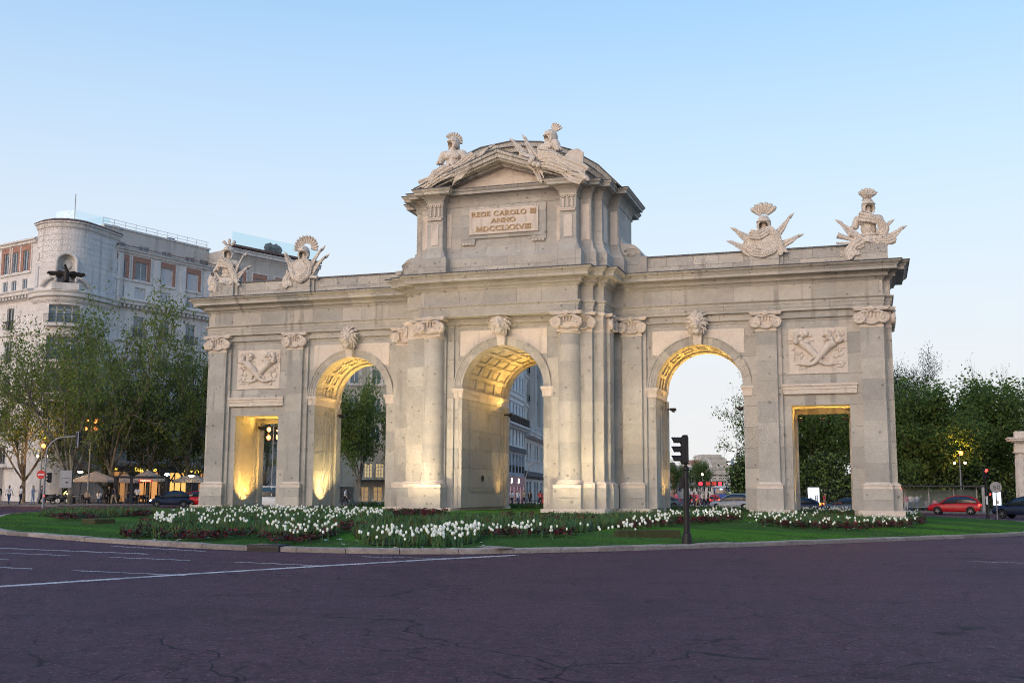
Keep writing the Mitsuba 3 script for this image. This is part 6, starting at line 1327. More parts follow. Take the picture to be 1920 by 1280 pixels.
def gl(name, mesh, rad, parent, base='white_paint', **kw): return glow(name, mesh, rad, parent, base, **kw)
PLN = [0]
LAMP_ON = (.85, .17, .03)
def lamp_post(label, x, y, h, n=4, head=1.0, rad=LAMP_ON, lower=False):
    k = thing('street_lamp', label, 'street lamp'); z = zg(x) + .13
    P = lambda nm, m, mt='grey_metal', **kw: add(nm, xf(m, tr(x, y, z)), mt, k, **kw)
    P('pole', lathe([(.20, 0), (.22, .5), (.15, .6), (.13, 1.2), (.085, 1.6), (.06, h - 1.9), (.08, h - 1.85), (.05, h - 1.8), (.04, h - .3)], 12), smooth=30)
    zs = [h - 1.75, h - .95] if n == 4 else [h - .4]
    for zz in zs:
        for sx in (-1, 1) if n > 1 else (1,):
            c = np.array([sx * .52 * head, -.02, zz]); P('arm', tube([(0, 0, zz - .35), (sx * .3 * head, 0, zz - .42), (sx * .5 * head, 0, zz - .25)], .03, 6), 'black_iron')
            gl('lantern', xf(tmesh(ball(c, (.21, .21, .25), 10)), tr(x, y, z)), rad, k); P('lantern_cap', lathe([(.23, zz + .2), (.12, zz + .34), (.03, zz + .42)], 10, (sx * .52 * head, -.02, 0)), 'black_iron')
    if n == 4:
        for sx in (-1, 1): P('scroll', tube([(sx * (.33 + .20 * math.cos(t)), 0, h - .05 + .20 * math.sin(t)) for t in np.linspace(0, 2 * PI, 16)], .028, 5), 'black_iron')
        P('scroll', tube([(-.12 * math.cos(t), 0, h + .12 + .12 * math.sin(t)) for t in np.linspace(0, 2 * PI, 12)], .025, 5), 'black_iron')
    PLN[0] += 1; scene[f'lamp_light_{PLN[0]:03d}'] = {'type': 'point', 'sampling_weight': .6, 'position': [x, y - .05, z + h - 1.15 if n == 4 else z + h + .1], 'intensity': {'type': 'rgb', 'value': [9 * n / 4, 3.9 * n / 4, .55 * n / 4] if n == 4 else [5, 2.1, .3]}}
    if lower:
        for sx in (-1, 1): P('arm', tube([(0, 0, h - 1.5), (sx * .45, 0, h - 1.45)], .03, 5), 'black_iron'); gl('lantern', xf(tmesh(ball((sx * .5, 0, h - 1.4), .14, 8)), tr(x, y, z)), (1.2, .75, .35), k)
    return k
lamp_post('tall lamp with four glowing orange lanterns in front of the corner block', -54.3, 31.4, 9.1)
lamp_post('tall lamp with four glowing orange lanterns seen through the left doorway', -36.55, 36.2, 8.4)
lamp_post('smaller lamp with one bright orange lantern at the far left', -55.7, 26.3, 5.9, 1, .3, lower=True)
lamp_post('lamp with an orange lantern glowing among the park trees at the right', 28.2, 60.9, 6.3, 1, .3, (.85, .17, .03), lower=True)
def signal_head(k, M, n=3, on=None, visor=.22, s=1.0, cols=((.9, .03, .02), (.9, .5, .05), (.05, .8, .4))):
    """lights look along local -y"""
    w, hh = .17 * s, .30 * s; add('housing', xf(tbox(-w, w, -.02, .20 * s, -hh * n / 2, hh * n / 2, .03), M), 'black_iron', k)
    for i in range(n):
        z = hh * (n / 2 - .5 - i); a = np.linspace(-.35, PI + .35, 12)
        add('visor', xf(sheet(lambda u, v: np.array([.12 * s * math.cos(-.5 + (PI + 1.0) * u), -visor * v * (1 - .15 * math.cos(2 * PI * u)), z + .12 * s * math.sin(-.5 + (PI + 1.0) * u)]), 12, 3, .015), M), 'black_iron', k)
        lens = xf(tmesh(ball((0, -.03, z), (.115 * s, .035, .115 * s), 10)), M)
        if on == i: gl('lens', lens, tuple(1.2 * c for c in cols[min(i if n == 3 else (0 if i == 0 else 2), 2)]), k, 'black_iron')
        else: add('lens', lens, 'black_iron', k)
# signal in the foreground, seen from its side
TL = thing('traffic_light', 'black traffic light post on the lawn edge in front of the right arch', 'traffic light'); tx, ty = 13.68, -24.25; tz = float(mound(np.array([tx]), np.array([ty]))[0])
add('pole', lathe([(0, -.02), (.17, -.02), (.17, .05), (.145, .30), (.125, .34), (.105, .36), (.10, .6), (.085, 2.35), (.11, 2.38), (.11, 2.46), (.05, 2.5), (.05, 2.6), (0, 2.6)], 18, (tx, ty, tz)), 'black_iron', TL, smooth=30)
FM = tr(tx, ty, tz + 3.02, math.radians(-72)); signal_head(TL, FM @ tr(0, -.12, 0), 3, None, .30, 1.0)
add('cap', xf(tbox(-.10, .10, -.1, .08, .45, .50, .02), FM), 'black_iron', TL); add('repeater', xf(smooth_solid([box(-.08, .08, -.16, -.02, -.17, .17)], .05, 2), tr(tx, ty, tz + 1.95, math.radians(-72)) @ tr(0, -.06, 0)), 'black_iron', TL)
# signal on a curved arm, left
k = thing('arm_traffic_light', 'grey traffic signal hanging from a curved arm with a no entry sign at the left', 'traffic light'); ax, ay, az = -45.7, 15.2, zg(-45.7)
d = np.array([.93, .36, 0]); pts = [(ax, ay, az), (ax, ay, az + 4.3)] + [tuple(np.array([ax, ay, az + 4.3]) + d * 2.3 * (1 - math.cos(t)) * .62 + np.array([0, 0, 1.55 * math.sin(t)])) for t in np.linspace(.2, PI / 2, 7)] + [tuple(np.array([ax, ay, az + 5.95]) + d * 2.55)]
add('pole', tube(pts, [.11, .08] + [.07] * 8, 8), 'grey_metal', k, smooth=60)
HM = tr(*(np.array([ax, ay, az + 5.65]) + d * 2.62), math.radians(150)); signal_head(k, HM, 3, None, .2, 1.3); add('backboard', xf(tbox(-.26, .26, .14, .20, -.62, .62), HM), 'shutter_white', k)
sgn = lathe([(0, 0), (.36, 0), (.36, .03), (0, .03)], 24); mat('sign_red', (.50, .02, .025), .4); SM = tr(ax - .25, ay - .15, az + 2.75, .35); add('no_entry_sign', xf(sgn.copy().apply_transform(tr(rx=PI / 2)), SM), 'sign_red', k); add('no_entry_bar', xf(tbox(-.26, .26, -.05, -.032, -.055, .055), SM), 'white_paint', k)
signal_head(k, tr(ax + .42, ay, az + 2.5, math.radians(-20)), 3, None, .16, .9); gl('red_marker', xf(tmesh(ball((0, 0, 0), .06, 6)), tr(ax + .12, ay - .1, az + 1.0)), (.5, .03, .02), k, 'sign_red')
# signal at the right, showing red
k = thing('red_traffic_light', 'traffic light showing red beside a round sign at the right behind the lawn', 'traffic light'); rx_, ry_ = 27.45, 26.9; rz_ = zg(rx_) + .02
add('pole', lathe([(.13, 0), (.13, .35), (.085, .4), (.07, 2.6), (.05, 3.0)], 12, (rx_, ry_, rz_)), 'black_iron', k, smooth=30); RM = tr(rx_, ry_, rz_ + 3.25, math.radians(14)); signal_head(k, RM @ tr(0, -.12, 0), 3, 0, .2, 1.05)
signal_head(k, tr(rx_ + .2, ry_ - .08, rz_ + 1.75, math.radians(30)), 2, 0, .12, .7); add('sticker', xf(tbox(-.07, .07, -.10, -.085, 1.1, 1.7), tr(rx_, ry_, rz_)), 'white_paint', k)
k2 = thing('round_road_sign', 'grey round road sign on a post behind the red traffic light', 'road sign'); add('disc', xf(lathe([(0, 0), (.42, 0), (.42, .03), (0, .03)], 24).apply_transform(tr(rx=PI / 2)), tr(28.5, 31, 2.35)), 'grey_metal', k2); add('post', tube([(28.5, 31.05, zg(28.5)), (28.5, 31.05, 2.7)], .04, 6), 'grey_metal', k2); add('digits', xf(meshkit.text_mesh('50', .3, .01).apply_transform(tr(rx=PI / 2)), tr(28.28, 30.95, 2.2)), 'dark_metal', k2)
# banner on the plane tree
k = thing('tree_banner', 'grey rectangular banner sign hanging on the plane tree trunk at the left', 'sign'); BM = tr(-51.8, 25.1, 2.05, math.radians(22)); add('panel', xf(tbox(-.55, .55, -.05, .02, 0, 1.62), BM), 'render_blue_grey', k); add('line', xf(tbox(-.38, .38, -.065, -.05, .88, .93), BM), 'dark_metal', k); add('mark', xf(tmesh(extrude_xz([(-.05, .5), (.15, .42), (.3, .5), (.12, .6)], -.065, -.05)), BM), 'dark_metal', k)
# cafe umbrellas, pergola and lit signs
mat('canvas', proc(lambda p, n, uv: mix((.40, .34, .29), (.50, .43, .37), fbm(p.x * 2, p.y * 2, p.z * 2, 2))), .85, True)
def umbrella(label, x, y, w, zb, zt):
    k = thing('cafe_umbrella', label, 'umbrella', 'cream cafe umbrellas'); z = zg(x) + .13; v = [(0, 0, zt)]; n = 8
    ring = [(w * math.cos(2 * PI * (i + .5) / n) * 1.08, w * math.sin(2 * PI * (i + .5) / n) * 1.08, zb) for i in range(n)]; low = [(a, b, zb - .22) for a, b, c in ring]
    f = [[0, 1 + i, 1 + (i + 1) % n] for i in range(n)] + [[1 + i, 9 + i, 9 + (i + 1) % n] for i in range(n)] + [[1 + i, 9 + (i + 1) % n, 1 + (i + 1) % n] for i in range(n)]
    add('canopy', xf(trimesh.Trimesh(v + ring + low, f, process=False), tr(x, y, z)), 'canvas', k); add('pole', tube([(x, y, z), (x, y, z + zt + .1)], .035, 6), 'grey_metal', k)
    for i in range(n): add('rib', tube([(x, y, z + zt - .03), (x + ring[i][0], y + ring[i][1], z + zb - .02)], .018, 4), 'grey_metal', k)
umbrella('large cream umbrella behind the banner tree at the left', -56.0, 34.6, 2.15, 2.35, 3.25); umbrella('cream umbrella above the middle of the dark pergola', -52.5, 38.4, 1.9, 2.5, 3.45); umbrella('cream umbrella next to the left edge of the arch', -49.8, 42.3, 1.9, 2.4, 3.2); umbrella('cream umbrella half hidden behind the tall lamp post', -53.9, 36.7, 1.6, 2.3, 3.0)
k = thing('pergola', 'dark flat roofed pergola of the street cafe between trees and umbrellas', 'pergola'); PM = tr(-50.0, 34.0, zg(-50) + .13, math.radians(33))
add('roof', xf(tbox(-2.6, 2.6, -1.4, 1.4, 2.55, 2.75), PM), 'dark_metal', k)
for px, py in ((-2.4, -1.2), (2.4, -1.2), (-2.4, 1.2), (2.4, 1.2), (-.9, -1.2)): add('post', xf(tbox(px - .13, px + .13, py - .13, py + .13, 0, 2.55), PM), 'dark_metal', k)
gl('sign_band', xf(tbox(-.2, 1.1, -1.46, -1.42, 2.18, 2.42), PM), (.055, .008, .004), k, 'sign_red'); gl('sign_letters', xf(meshkit.text_mesh('Mallorca', .17, .02).apply_transform(tr(rx=PI / 2)), PM @ tr(-.05, -1.48, 2.22)), (.5, .22, .12), k, 'white_paint')
for i, (txt, x, z, h) in enumerate((('Cappuccino', 5.0, 4.02, .40), ('Cappuccino', 12.2, 3.95, .34), ('Cappuccino', .3, 4.1, .30))):
    gl('shop_letters', xf(meshkit.text_mesh(txt, h, .05).apply_transform(tr(rx=PI / 2)), fr.M @ tr(x - 1.3, -.24, z)), (.34, .24, .035), CB, 'brick_red', label='yellow lit lettering on the dark shop band')
# warm interiors of the cafe: lit panes behind the shop openings
for a, b, c in ((.4, 3.0, (.06, .028, .010)), (4.6, 7.6, (.10, .045, .014)), (9.0, 12.0, (.16, .085, .022)), (13.4, 16.2, (.07, .03, .010))):
    W = fr.put('shop_front', [box(a, b, .30, .36, .1, .5), box(a, b, .30, .36, 2.9, 3.1)] + [box(x - .05, x + .05, .28, .36, .1, 3.95) for x in np.linspace(a + .05, b - .05, 4)], 'dark_metal'); gl('lit_pane', xf(tmesh(box(a, b, .42, .46, .1, 3.9)), fr.M), c, W, 'dark_stone')
for x, y, z in ((-57.3, 33.8, 3.7), (-49.4, 37.3, 3.5), (-48.3, 40.0, 3.4)):
    k = thing('awning_lamp', {-57.3: 'white lit lamp above the left cafe umbrella', -49.4: 'white lit lamp above the pergola', -48.3: 'white lit lamp left of the umbrella by the arch'}[x], 'lamp'); gl('bulb', tmesh(ball((x, y, z), (.3, .3, .16), 8)), (1.3, 1.15, .8), k); add('shade', lathe([(.36, z + .1), (.12, z + .28), (.0, z + .3)], 10, (x, y, 0)), 'dark_metal', k); add('stem', tube([(x, y, zg(x) + .1), (x + .02, y + .35, zg(x) + 3), (x, y + .3, z + .4), (x, y, z + .28)], .03, 5), 'dark_metal', k)
# cafe tables, planters and chairs
def chair_at(x, y, rz, lab):
    k = thing('cafe_chair', lab, 'chair', 'dark chairs of the street cafe'); M = tr(x, y, zg(x) + .13, rz); add('seat', xf(tbox(-.22, .22, -.22, .22, .43, .47), M), 'dark_metal', k); add('backrest', xf(tbox(-.22, .22, .19, .23, .47, .88), M), 'dark_metal', k)
    for a in (-.2, .2):
        for b in (-.2, .2): add('leg', xf(tbox(a - .015, a + .015, b - .015, b + .015, 0, .43), M), 'dark_metal', k)
rq = random.Random(4)
for i in range(9):
    x, y = -56.5 + i * .95 + rq.uniform(-.2, .2), 30.3 + i * 1.05 + rq.uniform(-.3, .3)
    k = thing('cafe_table', 'round cafe table under the umbrellas at the left', 'table', 'tables of the street cafe'); add('top', lathe([(0, .72), (.36, .72), (.36, .75), (0, .75)], 14, (x, y, zg(x) + .13)), 'white_paint', k); add('leg', lathe([(.22, 0), (.03, .06), (.03, .72)], 8, (x, y, zg(x) + .13)), 'dark_metal', k)
    for a in (0.3, 2.6, 4.4): chair_at(x + .62 * math.cos(a), y + .62 * math.sin(a), a - PI / 2, 'dark cafe chair at a table under the cream umbrellas')
k = thing('arched_hedge_tree', 'dark clipped conical tree with lights beside the cafe entrance', 'tree'); cp = [(np.array([-58.6 + .55 * (1 - t) * math.cos(a), 33.5 + .55 * (1 - t) * math.sin(a), .6 + 2.7 * t]), 0, 0) for t in np.linspace(0, .96, 26) for a in np.linspace(0, 6, 12)]; m, c = leaf_mesh(cp, 9, 2, .12, DARK, .1); add('crown', mikit.ply(m, 'plant', color=c), None, k); add('trunk', tube([(-58.6, 33.5, .4), (-58.6, 33.5, 1.2)], .07, 6), 'bark_dark', k); gl('fairy_lights', join([ball((-58.4 + .12 * i, 32.95, 1.5 + .12 * (i % 3)), .05, 5) for i in range(4)]), (1.6, 1.2, .3), k)
# right: bus shelter, advertising panels, gate pillar, railing
scene['shelter_glass'] = {'type': 'mask', 'opacity': .14, 'bsdf': {'type': 'twosided', 'bsdf': {'type': 'principled', 'base_color': {'type': 'rgb', 'value': [.30, .36, .38]}, 'roughness': .4}}}
k = thing('bus_shelter', 'long dark bus shelter with glass sides behind the lawn at the right', 'bus shelter'); SM = tr(26.0, 56.9, zg(26) + .13, math.radians(-4))
add('roof', xf(tbox(-4.0, 4.0, -.75, .75, 2.42, 2.58, .03), SM), 'dark_metal', k)
for px in (-3.4, -1.1, 1.2, 3.3): add('post', xf(tbox(px - .06, px + .06, .45, .57, 0, 2.42), SM), 'grey_metal', k)
add('end_panel', xf(tbox(3.75, 4.0, -.7, .7, 0, 2.6), SM), 'grey_metal', k); add('glass', xf(tbox(-3.4, 3.3, .50, .515, .35, 2.2), SM), 'shelter_glass', k); add('bench', xf(tbox(-2.6, 2.4, .1, .45, .42, .48), SM), 'grey_metal', k); gl('line_sign', xf(tbox(-4.1, -3.55, -.78, -.74, 2.08, 2.36), SM), (.30, .05, .02), k, 'sign_red')
def ad_panel(label, x, y, w, h, z, rz, c):
    k = thing('advertising_panel', label, 'advertising panel'); M = tr(x, y, zg(x) + .13, rz); add('frame', xf(tbox(-w / 2 - .08, w / 2 + .08, .0, .16, z - .1, z + h + .1), M), 'dark_metal', k); add('foot', xf(tbox(-.2, .2, .03, .13, 0, z), M), 'dark_metal', k); gl('lit_poster', xf(tbox(-w / 2, w / 2, -.012, -.002, z, z + h), M), c, k)
    return k, M
k, M = ad_panel('tall lit white advertising panel seen through the right doorway', 14.0, 54.8, 1.12, 1.72, .55, .25, (.115, .125, .135)); add('poster_print', xf(join([tbox(.12, .22, -.02, -.013, .75, 1.5), tbox(.28, .40, -.02, -.013, .75, 1.55), tbox(-.4, -.1, -.02, -.013, 1.95, 2.0), tbox(-.4, -.2, -.02, -.013, 1.1, 1.3)]), M), 'grey_metal', k)
k, M = ad_panel('small lit blue-white advertising panel right of the red traffic light', 30.3, 48.7, .68, 1.18, .78, -.1, (.10, .14, .17)); add('poster_print', xf(tbox(-.12, .14, -.02, -.013, .92, 1.2), M), 'canvas', k)
GP = thing('gate_pillar', 'pale stone park gate pillar with round column and capital at the right edge', 'gate pillar'); gx, gy = 33.35, 56.4; gz = zg(gx) + .1
add('base', xf(tbox(-.95, .95, -.95, .95, 0, 1.2, .04), tr(gx, gy, gz)), 'limestone', GP); add('column', lathe([(.62, 1.2), (.66, 1.3), (.60, 1.42), (.54, 1.5), (.55, 3.0), (.46, 5.6), (.50, 5.68), (.44, 5.75)], 24, (gx, gy, gz)), 'limestone', GP, smooth=30)
for i in range(20): a = 2 * PI * i / 20; add('flute', tube([(gx + .545 * math.cos(a), gy + .545 * math.sin(a), gz + 1.55), (gx + .46 * math.cos(a), gy + .46 * math.sin(a), gz + 5.5)], .03, 4), 'limestone', GP)
add('capital', xf(join([tbox(-.58, .58, -.58, .58, 5.75, 5.95), tbox(-.50, .50, -.50, .50, 5.95, 6.75), tbox(-.66, .66, -.66, .66, 6.75, 6.9), tbox(-1.05, 1.05, -1.05, 1.05, 6.9, 7.1), tbox(-1.15, 1.15, -1.15, 1.15, 7.1, 7.25)]), tr(gx, gy, gz)), 'limestone', GP); add('cap_block', xf(tbox(-.45, .45, -.45, .45, 7.25, 7.85, .03), tr(gx, gy, gz)), 'limestone', GP)
k = thing('park_railing', 'dark iron park railing behind the bus shelter', 'railing'); A_, B_ = np.array([8.0, 74.5]), np.array([32.5, 57.6]); n = 130
for j, zz in enumerate((.55, 2.0)): add('rail', tube([(*A_, zz), (*B_, zz)], .03, 4), 'black_iron', k)
sp_ = []
for i in range(n + 1):
    p = A_ + (B_ - A_) * i / n; sp_.append(tube([(*p, zg(p[0])), (*p, 2.25), (*p, 2.42)], [.018, .018, .002], 4))
for m in sp_: add('bar', m, 'black_iron', k)
# street furniture seen through the central and right arches
k = thing('curved_street_lamp', 'curved steel street lamp in front of the houses in the central arch', 'street lamp'); add('pole', tube([(-21.9, 73.0, 0), (-21.85, 73.1, 3.6), (-21.5, 73.3, 4.9), (-20.7, 73.5, 5.6), (-19.9, 73.6, 5.75)], [.11, .08, .07, .06, .05], 8), 'grey_metal', k, smooth=60); add('head', tmesh(ball((-19.7, 73.6, 5.72), (.35, .2, .1), 8)), 'grey_metal', k)
k = thing('wall_lamp_post', 'slim lamp post with pinkish lit head in the central arch', 'street lamp'); add('pole', tube([(-17.6, 79, 0), (-17.6, 79, 5.6)], .06, 6), 'grey_metal', k); gl('lantern', tmesh(ball((-17.9, 78.8, 5.0), (.25, .2, .2), 8)), (.8, .42, .30), k)
k = thing('crowd_barrier', 'low dark barrier with lights in front of the people in the central arch', 'barrier'); add('rail', tube([(-18.4, 51.0, .95), (-14.5, 54.0, .95)], .04, 6), 'dark_metal', k)
for i in range(12): t = i / 11; add('post', tube([(-18.4 + 3.9 * t, 51 + 3 * t, .1), (-18.4 + 3.9 * t, 51 + 3 * t, .95)], .025, 5), 'dark_metal', k)
for i, (x, y, h) in enumerate(((-3.1, 138, 9.6), (-7.1, 168, 9.6), (-11.1, 197, 9.6), (-14.6, 226, 9.5), (-17.3, 255, 9.4), (-20.3, 284, 9.3), (-23, 313, 9.2))):
    k = thing('avenue_lamp', ['nearest', 'second nearest', 'third', 'fourth', 'fifth', 'sixth', 'farthest'][i] + ' curved avenue lamp in the row on the right of the right arch view', 'street lamp', 'white lamps along the avenue')
    add('pole', tube([(x + 2.6, y, -.2), (x + 2.6, y, h - 1.6), (x + 2.0, y, h - .5), (x + .9, y, h), (x, y, h - .05)], [.14, .09, .08, .07, .05], 6), 'grey_metal', k, smooth=60); gl('lamp_head', tmesh(ball((x - .15, y, h - .1), (.42, .3, .16), 8)), (1.3, 1.15, .95), k)
for i, (x, y, h) in enumerate(((-26.5, 205, 5.5), (-19.5, 212, 6.2), (-13.0, 240, 5.6), (-10.5, 262, 5.0))):
    k = thing('globe_lamp', ['left', 'second', 'third', 'right'][i] + ' small globe lamp among the dark trees at the end of the avenue', 'street lamp'); add('pole', tube([(x, y, -.4), (x, y, h)], .07, 5), 'grey_metal', k); gl('globe', tmesh(ball((x, y, h + .2), .3, 8)), (1.4, 1.05, .55), k)
k = thing('led_gantry', 'red lit message sign on a gantry over the avenue', 'sign'); LM = tr(-8.1, 142.0, 0, .02); add('box', xf(tbox(-2.3, 2.3, 0, .3, 3.1, 4.0), LM), 'black_iron', k); [gl('red_disc', xf(tmesh(ball((q_, -.02, 3.55), (.36, .03, .36), 12)), LM), (.55, .012, .02), k, 'sign_red') for q_ in (-1.75, 1.75)]; gl('red_text', xf(meshkit.text_mesh('30 30', .5, .02).apply_transform(tr(rx=PI / 2)), LM @ tr(-.85, -.02, 3.32)), (.22, .02, .012), k, 'sign_red')
for px in (-2.1, 2.1): add('post', xf(tbox(px - .08, px + .08, .05, .2, -.3, 3.1), LM), 'grey_metal', k)
k = thing('blue_square_sign', 'blue square road sign at the right side of the right arch opening', 'road sign'); mat('sign_blue', (.02, .09, .32), .4); add('panel', tbox(2.75, 3.65, 88.3, 88.36, 1.9, 3.0), 'sign_blue', k); add('symbol', join([tbox(3.12, 3.28, 88.27, 88.3, 2.1, 2.75), hull([(3.0, 88.27, 2.6), (3.4, 88.27, 2.6), (3.2, 88.27, 2.85), (3.0, 88.3, 2.6), (3.4, 88.3, 2.6), (3.2, 88.3, 2.85)])]), 'white_paint', k); add('post', tube([(3.2, 88.4, 0), (3.2, 88.4, 3)], .05, 6), 'grey_metal', k)
for i, (x, y, h) in enumerate(((1.5, 100, 9.0), (3.7, 90, 9.4), (-.2, 118, 8.6))): k = thing('slim_pole', ['middle', 'rightmost', 'leftmost'][i] + ' slim grey pole at the right side of the right arch opening', 'pole'); add('shaft', tube([(x, y, 0), (x, y, h)], [.09, .06], 6), 'grey_metal', k)
k = thing('tall_flag_pole', 'tall slim white pole rising before the white avenue house', 'pole'); add('shaft', tube([(-14.6, 120, 0), (-14.6, 120, 8.2)], [.09, .05], 6), 'white_paint', k)
k = thing('kiosk_canopy', 'pale canopy of stalls at the right side of the avenue', 'canopy'); add('roof', hull([(-1.2, 108, 3.4), (3.6, 108, 3.4), (-1.2, 112, 3.4), (3.6, 112, 3.4), (.4, 110, 4.6), (2.2, 110, 4.6)]), 'canvas', k)
for px in (-1.0, .5, 2.0, 3.4): add('post', tube([(px, 108.1, 0), (px, 108.1, 3.4)], .05, 5), 'grey_metal', k)
# floodlights that light the arch: fixtures on the imposts and in the ground, each with its lamp
FL = [0]; FPOW = 1.9
def flood(label, x, y, z, target, power, col=(1.0, .58, .12), cut=62, ground=False):
    k = thing('floodlight', label, 'floodlight'); d = np.array(target, float) - (x, y, z); d /= np.linalg.norm(d); az = math.atan2(d[1], d[0])
    if ground: add('housing', lathe([(0, 0), (.17, 0), (.19, .06), (.16, .09), (.14, .06), (.0, .05)], 16, (x, y, z - .10)), 'dark_metal', k)
    else: add('housing', xf(join([tbox(-.16, .16, -.22, .22, -.16, -.02, .02), tbox(-.05, .05, -.3, .3, -.24, -.16)]), tr(x, y, z - .02)), 'black_iron', k)
    if not ground and z > 6.5: sd = 1 if 'right' in label.split(',')[-1] or 'its right' in label else -1; add('bracket', tube([(x, y, z - .10), (x + sd * .42, y, z - .10)], .04, 6), 'black_iron', k)
    FL[0] += 1; scene[f'flood_beam_{FL[0]:03d}'] = {'type': 'spot', 'sampling_weight': 1.0, 'to_world': T4().look_at(origin=[x + d[0] * .12, y + d[1] * .12, z + .10], target=[float(t) for t in target], up=[0.02, 1, 0.01]), 'intensity': {'type': 'rgb', 'value': [FPOW * power * c for c in col]}, 'cutoff_angle': cut, 'beam_width': cut * .45}
Y_ = (1.0, .62, .16)
flood('floodlight bracketed inside the central arch at its left rear impost', -1.92, 5.3, 6.72, (.6, 1.0, 10.6), 5.5, cut=62); flood('floodlight bracketed inside the central arch at its right rear impost', 1.92, 5.3, 6.72, (-.6, 1.0, 10.6), 2.6, cut=62)
for s, nm in ((-1, 'left'), (1, 'right')):
    flood(f'floodlight on the rear impost of the {nm} arch, left side', s * AX - 1.92, 3.1, 6.72, (s * AX + .6, 1.4, 10.2), 3.4, cut=64); flood(f'floodlight on the rear impost of the {nm} arch, right side', s * AX + 1.92, 3.1, 6.72, (s * AX - .6, 1.4, 10.2), 3.0, cut=64)
    for dx, lab in ((-1.2, 'left'), (.0, 'middle'), (1.2, 'right')): flood(f'small black spotlight under the {nm} doorway ceiling, {lab} of three', s * 17.06 + dx, 2.95, 6.02, (s * 17.06 + dx * .5, 1.3, 6.5), .6, cut=85)
flood('ground uplight at the foot of the left doorway wall', -17.95, 1.35, .80, (-18.55, 1.9, 5.6), 8.5, cut=52, ground=True); flood('ground uplight at the foot of the left arch wall', -12.40, 1.2, .80, (-13.0, 1.75, 5.8), 8, (1, .72, .28), 48, True)
flood('ground uplight in the bed before the left column', -4.6, -7.4, .72, (-4.0, -2.8, 6.0), 12.5, (1, .78, .45), 48, True); flood('ground uplight in the bed before the right column', 4.9, -7.6, .72, (4.3, -2.8, 6.0), 12.5, (1, .78, .45), 48, True)
flood('ground uplight inside the central arch', -1.6, 4.3, .80, (-2.35, 4.5, 6), 1.2, (1, .6, .16), 40, True); flood('ground uplight at the foot of the right doorway wall', 15.85, 1.6, .8, (15.58, 1.9, 6), 1.6, cut=40, ground=True); flood('ground uplight at the foot of the right arch wall', 8.8, 2.3, .8, (8.25, 2.5, 6), 2.0, cut=36, ground=True)
flood('cornice floodlight in the left front bed', -9.5, -7.0, .7, (-10.5, 0, 12.6), 1.6, (1, .72, .36), 44, True); flood('cornice floodlight in the right front bed', 12.0, -7.2, .7, (12.0, 0, 12.6), 1.6, (1, .72, .36), 44, True)
# ================================================================ vehicles, standing still
def loft(secs):
    """closed solid through cross sections [(x, [(y, z), ...]), ...] with equal counts"""
    n = len(secs[0][1]); v = [(x, y, z) for x, s in secs for y, z in s]; f = []
    for i in range(len(secs) - 1):
        for j in range(n): q = [i * n + j, i * n + (j + 1) % n, (i + 1) * n + (j + 1) % n, (i + 1) * n + j]; f += [q[:3], [q[0], q[2], q[3]]]
    for j in range(1, n - 1): f += [[0, j + 1, j], [(len(secs) - 1) * n, (len(secs) - 1) * n + j, (len(secs) - 1) * n + j + 1]]
    m = trimesh.Trimesh(v, f, process=False)
    if m.volume < 0: m.invert()
    return m
def sect(w, z0, z1, r=.10, tumble=.0, bulge=.04):
    """rounded car section: half width w between z0 and z1, narrowing by tumble towards the top"""
    h = z1 - z0; R = [(w - .08, z0), (w, z0 + r), (w + bulge * .5, z0 + h * .5), (w - tumble * .7, z1 - r), (w - tumble - r, z1), ]
    return R + [(-y, z) for y, z in R[::-1]]
CARS = {   # name: length, half width, [(x, z0, z1) lower body], [(x, z1, tumble) glasshouse]
 'hatch': dict(L=3.6, w=.80, low=[(-1.78, .42, .86), (-1.70, .30, .95), (-1.1, .22, .98), (0, .20, .95), (.7, .22, .92), (1.25, .24, .86), (1.68, .30, .70), (1.79, .42, .60)], top=[(-1.66, .95, .05), (-1.45, 1.25, .12), (-1.0, 1.46, .20), (-.2, 1.49, .22), (.30, 1.36, .20), (.95, .92, .08)], wx=(-1.15, 1.15), wr=.30),
 'suv': dict(L=4.5, w=.92, low=[(-2.22, .50, .95), (-2.15, .36, 1.08), (-1.4, .30, 1.12), (0, .28, 1.08), (.9, .30, 1.05), (1.6, .32, 1.00), (2.12, .38, .88), (2.25, .50, .72)], top=[(-2.10, 1.08, .05), (-1.85, 1.45, .12), (-1.3, 1.68, .20), (-.2, 1.72, .22), (.45, 1.55, .20), (1.15, 1.04, .08)], wx=(-1.4, 1.4), wr=.36),
 'sedan': dict(L=4.5, w=.86, low=[(-2.22, .46, .90), (-2.15, .32, .98), (-1.5, .24, 1.0), (0, .22, .95), (.9, .24, .92), (1.6, .26, .86), (2.12, .32, .74), (2.25, .44, .62)], top=[(-1.75, .98, .06), (-1.2, 1.30, .16), (-.7, 1.43, .22), (-.1, 1.45, .22), (.35, 1.32, .20), (1.05, .92, .08)], wx=(-1.4, 1.4), wr=.32),
 'van': dict(L=4.9, w=.95, low=[(-2.42, .45, 1.0), (-2.38, .30, 1.12), (-1.5, .26, 1.14), (0, .26, 1.12), (1.3, .28, 1.10), (1.9, .30, 1.02), (2.35, .36, .86), (2.45, .48, .72)], top=[(-2.40, 1.12, .02), (-2.30, 1.75, .06), (-2.0, 1.95, .14), (.3, 1.97, .15), (.95, 1.75, .14), (1.75, 1.06, .06)], wx=(-1.55, 1.55), wr=.34)}
def paint(key, c): mat(key, c, .35, spec=.35, clearcoat=.25, clearcoat_gloss=.9); return key
